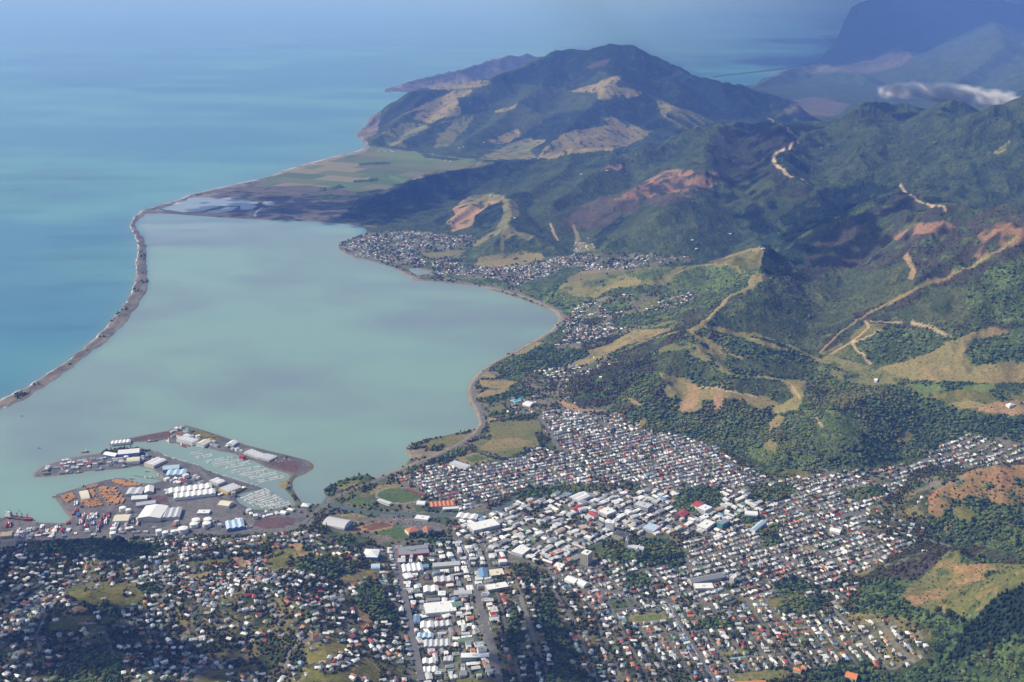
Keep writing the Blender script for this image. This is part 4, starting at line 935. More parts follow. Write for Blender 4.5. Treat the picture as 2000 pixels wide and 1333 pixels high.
# ------------------------------------------------------------------ water
def water():
    rr = np.concatenate([[200.0, 800.0], np.geomspace(1300, 380000, 420)])
    ph = np.linspace(R(-60), R(60), 420)
    X, Y = rr[:, None] * np.sin(ph), rr[:, None] * np.cos(ph)
    u, v = to_px(X, Y, 0.0)
    # how much sediment the water carries: high inside the haven, streaky in the bay outside
    haven = [(-300,880),(0,795),(120,728),(220,650),(262,600),(285,560),(280,470),(262,440),(280,415),(470,424),(700,436),(730,480),(1100,590),(1110,640),(930,760),(960,840),(1010,960),(1010,1010),(640,1010),(400,1010),(0,1060),(-700,1050)]
    hs = np.clip(sdist(u, v, haven) / 14.0, 0, 1)
    streak = fbm(X / 1500 + Y / 5200, Y / 900, 5, 61)
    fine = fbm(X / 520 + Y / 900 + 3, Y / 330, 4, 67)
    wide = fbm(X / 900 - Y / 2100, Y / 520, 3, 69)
    near = np.clip((v - 250) / 420, 0, 1)
    col_haven = np.array([0.193, 0.305, 0.252])
    col_bay = np.array([0.045, 0.170, 0.235])
    col_green = np.array([0.085, 0.255, 0.265])
    k = np.clip((streak - 0.40) * 3.2, 0, 1)[..., None]
    bay = col_bay * (1 - k) + col_green * k
    c = bay * (1 - hs[..., None]) + col_haven * hs[..., None]
    mud_shade = np.clip((fine * 0.6 + wide * 0.4 - 0.46) * 4.5, 0, 1) * hs  # haven patches: muddy tone, with soft shadow painted into the same colour
    green = np.clip((0.50 - wide) * 5, 0, 1) * hs
    c = c * (1 - 0.70 * mud_shade[..., None]) + np.array([0.150, 0.185, 0.215]) * 0.70 * mud_shade[..., None]
    c = c * (1 - 0.5 * green[..., None]) + np.array([0.180, 0.315, 0.275]) * 0.5 * green[..., None]
    shoal = np.exp(-np.clip(-sample(SHORE, X, Y), 0, 200) / 7.0) * ((v < 1100) & (u > -200)) * (rr[:, None] < 16000)
    c = c * (1 - 0.35 * shoal[..., None]) + np.array([0.20, 0.20, 0.16]) * 0.35 * shoal[..., None]
    shelf = inside(u, v, [(270,430),(300,418),(470,426),(560,432),(430,455),(340,470),(300,485),(285,470)]).astype(float)[..., None]
    c = c * (1 - 0.35 * shelf) + np.array([0.24, 0.28, 0.34]) * 0.35 * shelf
    ponds = ((u > 318 + (412 - v) * 1.6) & (u < 545) & (v > 382) & (v < 417))[..., None]
    c = np.where(ponds, np.array([0.22, 0.27, 0.32]), c)  # salt ponds: bright sky reflection put into the water colour
    creek = ((u > 630) & (v > 965) & (u < 1100))[..., None]
    c = np.where(creek, np.array([0.075, 0.105, 0.095]), c)
    m = mat('turbid_water', rough=0.32, spec=0.42)
    nn, ll, bb = nodes(m)
    at = nn.new('ShaderNodeAttribute'); at.attribute_name = 'cover'
    ll.new(at.outputs['Color'], bb.inputs['Base Color'])
    geo = nn.new('ShaderNodeNewGeometry')
    n1 = nn.new('ShaderNodeTexNoise'); n1.inputs['Scale'].default_value = 0.06; n1.inputs['Detail'].default_value = 4
    bp = nn.new('ShaderNodeBump'); bp.inputs['Strength'].default_value = 0.10; bp.inputs['Distance'].default_value = 2.0
    ll.new(geo.outputs['Position'], n1.inputs['Vector'])
    ll.new(n1.outputs['Fac'], bp.inputs['Height'])
    ll.new(bp.outputs['Normal'], bb.inputs['Normal'])
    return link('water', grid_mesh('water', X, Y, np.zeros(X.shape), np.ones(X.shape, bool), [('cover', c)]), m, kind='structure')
water()
# ------------------------------------------------------------------ making things
def mesh_from(name, vs, fs, m=None, smooth=False, tint=None):
    me = bpy.data.meshes.new(name)
    me.from_pydata([tuple(map(float, v)) for v in vs], [], fs)
    if m is not None:
        me.materials.append(m)
    if smooth:
        me.polygons.foreach_set('use_smooth', np.ones(len(me.polygons), bool))
    if tint is not None:
        a = me.attributes.new('tint', 'FLOAT_COLOR', 'POINT')
        t = np.ones((len(vs), 4), np.float32); t[:, :3] = tint
        a.data.foreach_set('color', t.ravel())
    return me

class Shape:
    """Collects boxes, prisms, tubes ... for one part."""
    def __init__(self):
        self.v, self.f = [], []
    def add(self, vs, fs):
        n = len(self.v)
        self.v += list(vs)
        self.f += [tuple(i + n for i in f) for f in fs]
        return self
    def prism(self, ring, z0, z1, top=None, bottom=False):
        n = len(ring)
        top = top or ring
        vs = [(x, y, z0) for x, y in ring] + [(x, y, z1) for x, y in top]
        fs = [(i, (i + 1) % n, n + (i + 1) % n, n + i) for i in range(n)] + [tuple(range(n, 2 * n))]
        if bottom:
            fs.append(tuple(reversed(range(n))))
        return self.add(vs, fs)
    def box(self, x0, x1, y0, y1, z0, z1):
        return self.prism([(x0, y0), (x1, y0), (x1, y1), (x0, y1)], z0, z1)
    def tube(self, x, y, r0, r1, z0, z1, n=10):
        a = [2 * math.pi * k / n for k in range(n)]
        return self.prism([(x + r0 * math.cos(t), y + r0 * math.sin(t)) for t in a], z0, z1, [(x + r1 * math.cos(t), y + r1 * math.sin(t)) for t in a])
    def bar(self, p, q, r, n=5):
        p, q = Vector(p), Vector(q)
        d = (q - p).normalized()
        s = d.cross(Vector((0, 0, 1)) if abs(d.z) < 0.9 else Vector((1, 0, 0))).normalized()
        t = d.cross(s)
        vs = [tuple(c + s * r * math.cos(2 * math.pi * k / n) + t * r * math.sin(2 * math.pi * k / n)) for c in (p, q) for k in range(n)]
        fs = [(i, (i + 1) % n, n + (i + 1) % n, n + i) for i in range(n)] + [tuple(range(n, 2 * n)), tuple(reversed(range(n)))]
        return self.add(vs, fs)
    def build(self, name, m, parent=None, smooth=False, **props):
        return link(name, mesh_from(name, self.v, self.f, m, smooth), m, parent, **props)

def thing(name, label, cat, loc, rz=0.0, group=None):
    o = bpy.data.objects.new(name, None)
    COL.objects.link(o)
    o.empty_display_size = 2
    o.location, o.rotation_euler = loc, (0, 0, rz)
    o['label'], o['category'] = label, cat
    if group:
        o['group'] = group
    return o

def copy_thing(root, loc, rz, label=None, scale=None):
    r = root.copy(); COL.objects.link(r)
    r.location, r.rotation_euler = loc, (0, 0, rz)
    if scale is not None:
        r.scale = scale
    if label:
        r['label'] = label
    for ch in list(root.children):
        c = ch.copy(); COL.objects.link(c); c.parent = r
        for g in list(ch.children):
            d = g.copy(); COL.objects.link(d); d.parent = c
    return r

def weathered(name, base, rough=0.6, vary=0.12, scale=0.25, metallic=0.0, ribs=0.0):
    """Paint, metal or concrete with uneven tone and, for sheet roofs, ribs."""
    m = mat(name, base, rough, metallic, 0.3)
    nn, ll, bb = nodes(m)
    tc = nn.new('ShaderNodeTexCoord')
    no = nn.new('ShaderNodeTexNoise'); no.inputs['Scale'].default_value = scale; no.inputs['Detail'].default_value = 5
    ll.new(tc.outputs['Object'], no.inputs['Vector'])
    mr = nn.new('ShaderNodeMapRange'); mr.inputs['From Min'].default_value = 0.3; mr.inputs['From Max'].default_value = 0.7
    mr.inputs['To Min'].default_value = 1 - vary; mr.inputs['To Max'].default_value = 1 + vary * 0.4
    ll.new(no.outputs['Fac'], mr.inputs['Value'])
    vm = nn.new('ShaderNodeVectorMath'); vm.operation = 'SCALE'
    vm.inputs[0].default_value = base
    ll.new(mr.outputs['Result'], vm.inputs['Scale'])
    ll.new(vm.outputs[0], bb.inputs['Base Color'])
    return m

def tint_material(name, rough=0.7, vary=0.15, scale=0.1):
    m = mat(name, rough=rough, spec=0.25)
    nn, ll, bb = nodes(m)
    at = nn.new('ShaderNodeAttribute'); at.attribute_name = 'tint'
    geo = nn.new('ShaderNodeNewGeometry')
    no = nn.new('ShaderNodeTexNoise'); no.inputs['Scale'].default_value = scale; no.inputs['Detail'].default_value = 4
    ll.new(geo.outputs['Position'], no.inputs['Vector'])
    mr = nn.new('ShaderNodeMapRange'); mr.inputs['From Min'].default_value = 0.3; mr.inputs['From Max'].default_value = 0.7
    mr.inputs['To Min'].default_value = 1 - vary; mr.inputs['To Max'].default_value = 1 + vary
    ll.new(no.outputs['Fac'], mr.inputs['Value'])
    vm = nn.new('ShaderNodeVectorMath'); vm.operation = 'SCALE'
    ll.new(at.outputs['Color'], vm.inputs[0]); ll.new(mr.outputs['Result'], vm.inputs['Scale'])
    ll.new(vm.outputs[0], bb.inputs['Base Color'])
    return m

ROOFS = {  # name: (colour, share)
 'white': ((0.74, 0.74, 0.73), 0.20), 'pale grey': ((0.50, 0.51, 0.53), 0.17), 'mid grey': ((0.24, 0.25, 0.27), 0.20), 'charcoal': ((0.075, 0.078, 0.085), 0.15),
 'red': ((0.36, 0.055, 0.045), 0.055), 'terracotta': ((0.48, 0.17, 0.075), 0.045), 'green': ((0.14, 0.24, 0.16), 0.04), 'blue': ((0.14, 0.26, 0.42), 0.025),
 'tan': ((0.42, 0.34, 0.24), 0.055), 'brown': ((0.15, 0.095, 0.070), 0.07)}
WALLS = {'white': (0.76, 0.75, 0.72), 'cream': (0.66, 0.60, 0.46), 'pale grey': (0.50, 0.50, 0.50), 'brick': (0.30, 0.16, 0.11), 'tan': (0.48, 0.40, 0.30), 'blue': (0.12, 0.22, 0.42), 'yellow': (0.70, 0.50, 0.08), 'red': (0.45, 0.05, 0.04), 'orange': (0.62, 0.24, 0.06), 'teal': (0.08, 0.36, 0.36), 'dark': (0.07, 0.07, 0.08), 'green': (0.12, 0.24, 0.15)}
M_roof = {k: weathered(k.replace(' ', '_') + '_roofing', c, 0.45 if k in ('white', 'pale grey', 'mid grey', 'blue', 'green') else 0.75) for k, (c, s) in ROOFS.items()}
for k, c in (('orange', (0.62, 0.22, 0.07)), ('teal', (0.10, 0.40, 0.38)), ('cream', (0.66, 0.60, 0.46)), ('light blue', (0.42, 0.55, 0.68))):
    M_roof[k] = weathered(k.replace(' ', '_') + '_roofing', c, 0.5)
M_wall = {k: weathered(k.replace(' ', '_') + '_walling', c, 0.8, 0.10, 0.4) for k, c in WALLS.items()}
M_glass = mat('window_glass', (0.03, 0.04, 0.05), 0.12, 0.0, 0.6)
M_steel = weathered('galvanised_steel', (0.42, 0.43, 0.44), 0.45, 0.1, 0.5, 0.6)
M_timber = weathered('weathered_timber', (0.30, 0.24, 0.18), 0.8, 0.25, 0.8)
M_concrete = weathered('concrete', (0.42, 0.41, 0.38), 0.85, 0.15, 0.2)

LMARKS = [  # landmarks of the photograph that labels can point to
 ('the olive hillside paddock', 205, 1162), ('the paddock with the pale track', 165, 1217), ('the clay corner field', 467, 1097), ('the two small hillside fields', 360, 1217),
 ('the brown school field', 392, 1122), ('the dry spur with the winding path', 600, 1085), ('the dark pine clump', 737, 1170), ('the streaky slope under the pines', 712, 1208),
 ('the new terrace houses', 640, 1282), ('the lower grassy slope', 655, 1315), ('the bending hill road', 575, 1270), ('the white supermarket', 862, 1187), ('the first long avenue', 800, 1215),
 ('the second long avenue', 950, 1235), ('the grey and red store', 810, 1075), ('the cream tower block', 1145, 1085), ('the pale stone church', 1230, 1065), ('the yellow school field', 1265, 1207),
 ('the third straight road', 1350, 1260), ('the long school wing', 1382, 1127), ('the small turquoise pool', 1440, 1284), ('the bottom playing field', 1480, 1320), ('the orange-roofed mansion', 1668, 1318),
 ('the streaky grass hill', 1880, 1130), ('the dark pine slope', 1930, 1220), ('the orange slope', 1880, 960), ('the white storage tanks', 360, 1033), ('the winding left road', 75, 1240), ('the wooded left gully', 150, 1300),
 ('the road by the paddock', 310, 1125), ('the central tree-clad ridge', 1060, 1260), ('the car yards', 1200, 1160), ('the riverside trees', 1345, 960), ('the bushy right gully', 1660, 1250), ('the small dark grove', 1240, 1135),
 ('the cold stores', 236, 885), ('the fishing quay', 150, 912), ('the scalloped warehouses', 380, 960), ('the boat works', 440, 950), ('the upper marina', 460, 905), ('the lower marina', 520, 975), ('the mole corner', 360, 845), ('the boat sheds of the mole', 500, 890), ('the largest cream shed', 290, 1000), ('the empty dark yard', 400, 1000), ('the port road', 440, 975), ('the head of the fishing basin', 335, 925), ('the three garden walls', 680, 1265), ('the shaded bottom corner', 60, 1310), ('the tall garden trees', 1000, 1180), ('the wooded knoll', 1750, 1000), ('the wide white roof', 1375, 1145)]
ORD = ['closest', 'second closest', 'third closest', 'fourth closest', 'fifth closest', 'sixth closest', 'seventh closest', 'eighth closest', 'ninth closest', 'tenth closest', 'eleventh closest', 'twelfth closest']
USED_LABELS = {}
def say_where(items):
    """items: [(what, u, v)] -> labels that tell them apart: what, how near, which side of which landmark."""
    keys = {}
    for n, (what, u, v) in enumerate(items):
        k = min(range(len(LMARKS)), key=lambda q: (LMARKS[q][1] - u) ** 2 + (1.6 * (LMARKS[q][2] - v)) ** 2)
        name, lu, lv = LMARKS[k]
        du, dv = u - lu, 1.6 * (v - lv)
        side = ('right of' if du > 0 else 'left of') if abs(du) > abs(dv) else ('below' if dv > 0 else 'above')
        keys.setdefault((what, side, name), []).append((du * du + dv * dv, n))
    out = [None] * len(items)
    for (what, side, name), lst in keys.items():
        lst.sort()
        for q, (d, n) in enumerate(lst):
            if len(lst) == 1:
                t = f'{what} {side} {name}'
            elif q < len(ORD):
                t = f'{what} {ORD[q]} {side} {name}'
            else:
                t = f'{what} far {side} {name}'
            out[n] = t
    return out

# ------------------------------------------------------------------ houses
rng = np.random.default_rng(7)
HOUSES = []     # x, y, z, heading, length, width, wall height, rise, kind of roof, roof colour, wall colour, zone
roof_names, roof_p = list(ROOFS), np.array([ROOFS[k][1] for k in ROOFS]); roof_p = roof_p / roof_p.sum()
shop_p = np.array([0.30, 0.30, 0.19, 0.08, 0.04, 0.02, 0.02, 0.015, 0.025, 0.01]); shop_p = shop_p / shop_p.sum()
OK_KINDS = [KNAME.index(k) for k in ('urban', 'gardens', 'yard', 'scrub', 'dry', 'grass', 'meadow')]
def kind_at(x, y):
    i, j, a, b = grid_pos(x, y)
    return KIND[i + (a > 0.5), j + (b > 0.5)]

TAKEN = []      # outlines of the buildings traced one by one, in metres
def fill_zone(z):
    zname, poly, line, depth, lot, fill, kind, wander = z
    pu = np.array([p[0] for p in poly], float); pv = np.array([p[1] for p in poly], float)
    X, Y, Z = place(pu, pv)
    if line is not None:
        (lx0, lx1), (ly0, ly1) = at_height([p[0] for p in line], [p[1] for p in line], 8.0)
        ang = math.atan2(ly1 - ly0, lx1 - lx0)
    else:
        lx0, ly0, ang = X.mean(), Y.mean(), 0.3
    ca, sa = math.cos(ang), math.sin(ang)
    A, B = (X - lx0) * ca + (Y - ly0) * sa, -(X - lx0) * sa + (Y - ly0) * ca
    pitch, cross = depth * 2 + 12, lot * 9 + 12
    rows = np.arange(math.floor(B.min() / pitch) - 1, math.ceil(B.max() / pitch) + 1)
    lots = []
    for k in rows:
        for s in (6 + depth * 0.42, pitch - 6 - depth * 0.42):
            b = k * pitch + s
            for c in range(int(A.min() // cross) - 1, int(A.max() // cross) + 2):
                for q in range(9):
                    lots.append((c * cross + 6 + lot * (q + 0.5), b))
    lots = np.array(lots)
    n = len(lots)
    jig = (0.24 if kind == 'shop' else 0.15) if line is not None else 0.36
    a = lots[:, 0] + rng.normal(0, lot * jig, n)
    b = lots[:, 1] + rng.normal(0, depth * jig * 0.6, n)
    if line is None:
        a += 60 * (fbm(lots[:, 0] / 190, lots[:, 1] / 190, 2, 301) - 0.5)
        b += 90 * (fbm(lots[:, 0] / 230, lots[:, 1] / 230, 2, 302) - 0.5)
    x, y = lx0 + a * ca - b * sa, ly0 + a * sa + b * ca
    z = ground(x, y)
    u, v = to_px(x, y, z)
    i, j, fa, fb = grid_pos(x, y)
    keep = inside(u, v, poly) & (rng.random(n) < fill) & (z > 1.5) & SEEN[i, j] & np.isin(KIND[i, j], OK_KINDS[:3] if kind == 'shed' else OK_KINDS[:2] if line is not None or zname == 'hill_left' else OK_KINDS)
    if kind == 'house':
        keep &= fbm(x / 130, y / 130, 2, 303) > (0.17 if line is not None else 0.30)
    for t in TAKEN:
        keep &= ~inside(x, y, t)
    turn = (fbm(x / 300, y / 300, 2, 304) - 0.5) * 5.0 if line is None else 0
    for q in np.nonzero(keep)[0]:
        h = ang + (turn[q] if line is None else 0) + rng.normal(0, 0.06 + wander) + (math.pi / 2 if rng.random() < 0.45 else 0)
        if kind == 'house':
            L, W = rng.uniform(9.5, 15.5), rng.uniform(7, 9.8)
            hh, rise = rng.choice([2.9, 3.2, 5.6], p=[0.45, 0.35, 0.2]), rng.uniform(1.5, 2.8)
            rt = rng.choice(['gable', 'hip', 'ell'], p=[0.4, 0.35, 0.25])
            rc = rng.choice(roof_names, p=roof_p)
        else:
            L, W = (rng.uniform(9, 22), rng.uniform(8, 14)) if kind == 'shed' else (min(34, rng.lognormal(2.85, .38)), min(22, rng.lognormal(2.5, .3)))
            hh, rise = rng.choice([4.0, 5.5, 8.0, 11.0], p=[0.4, 0.36, 0.2, 0.04]), rng.uniform(1.0, 2.4)
            rt = rng.choice(['gable', 'flat', 'hip', 'twin'], p=[0.38, 0.32, 0.1, 0.2])
            rc = rng.choice(roof_names, p=shop_p)
        wc = rng.choice(['white', 'cream', 'pale grey', 'brick', 'tan'], p=[0.42, 0.22, 0.16, 0.08, 0.12])
        HOUSES.append((x[q], y[q], z[q] - 0.25, h, L, W, hh, rise, rt, rc, wc, zname, kind, u[q], v[q]))

def house_parts(L, W, h, rise, rt):
    """Walls and roof of one building about its own middle: (wall verts, wall faces, roof verts, roof faces)."""
    w, r = Shape(), Shape()
    a, b, e = L / 2, W / 2, 0.5
    def gable(x0, x1, y0, y1, h, rise, along_x=True, eave=e):
        if along_x:
            ym = (y0 + y1) / 2
            w.add([(x0, y0, 0), (x1, y0, 0), (x1, y1, 0), (x0, y1, 0), (x0, y0, h), (x1, y0, h), (x1, y1, h), (x0, y1, h), (x0, ym, h + rise), (x1, ym, h + rise)],
                  [(0, 1, 5, 4), (2, 3, 7, 6), (1, 2, 6, 9, 5), (3, 0, 4, 8, 7)])
            s = rise / (ym - y0)
            zo = h - s * eave
            r.add([(x0 - eave, y0 - eave, zo), (x1 + eave, y0 - eave, zo), (x1 + eave, ym, h + rise + .06), (x0 - eave, ym, h + rise + .06), (x1 + eave, y1 + eave, zo), (x0 - eave, y1 + eave, zo)],
                  [(0, 1, 2, 3), (3, 2, 4, 5)])
        else:
            xm = (x0 + x1) / 2
            w.add([(x0, y0, 0), (x1, y0, 0), (x1, y1, 0), (x0, y1, 0), (x0, y0, h), (x1, y0, h), (x1, y1, h), (x0, y1, h), (xm, y0, h + rise), (xm, y1, h + rise)],
                  [(0, 1, 5, 8, 4), (1, 2, 6, 5), (2, 3, 7, 9, 6), (3, 0, 4, 7)])
            s = rise / (xm - x0)
            zo = h - s * eave
            r.add([(x0 - eave, y0 - eave, zo), (xm, y0 - eave, h + rise + .06), (xm, y1 + eave, h + rise + .06), (x0 - eave, y1 + eave, zo), (x1 + eave, y0 - eave, zo), (x1 + eave, y1 + eave, zo)],
                  [(0, 1, 2, 3), (1, 4, 5, 2)])
    if rt == 'gable':
        gable(-a, a, -b, b, h, rise)
    elif rt == 'hip':
        w.prism([(-a, -b), (a, -b), (a, b), (-a, b)], 0, h)
        k = max(a - b, 0.6)
        r.add([(-a - e, -b - e, h - .25), (a + e, -b - e, h - .25), (a + e, b + e, h - .25), (-a - e, b + e, h - .25), (-k, 0, h + rise), (k, 0, h + rise)], [(0, 1, 5, 4), (1, 2, 5), (2, 3, 4, 5), (3, 0, 4)])
    elif rt == 'ell':
        gable(-a, a, -b * 0.75, b * 0.45, h, rise * 0.9)
        x1 = a * 0.9
        gable(x1 - W * 0.55, x1, -b * 1.35, 0.0, h, rise * 0.85, False)
    elif rt == 'twin':
        gable(-a, a, -b, -0.02, h, rise * 0.8, True, 0.2)
        gable(-a, a, 0.02, b, h, rise * 0.8, True, 0.2)
    else:
        w.prism([(-a, -b), (a, -b), (a, b), (-a, b)], 0, h + 0.5)
        r.prism([(-a + .4, -b + .4), (a - .4, -b + .4), (a - .4, b - .4), (-a + .4, b - .4)], h, h + 0.55)
        r.box(-a * .3, a * .1, -b * .3, b * .2, h + .55, h + 1.9)
    return w, r
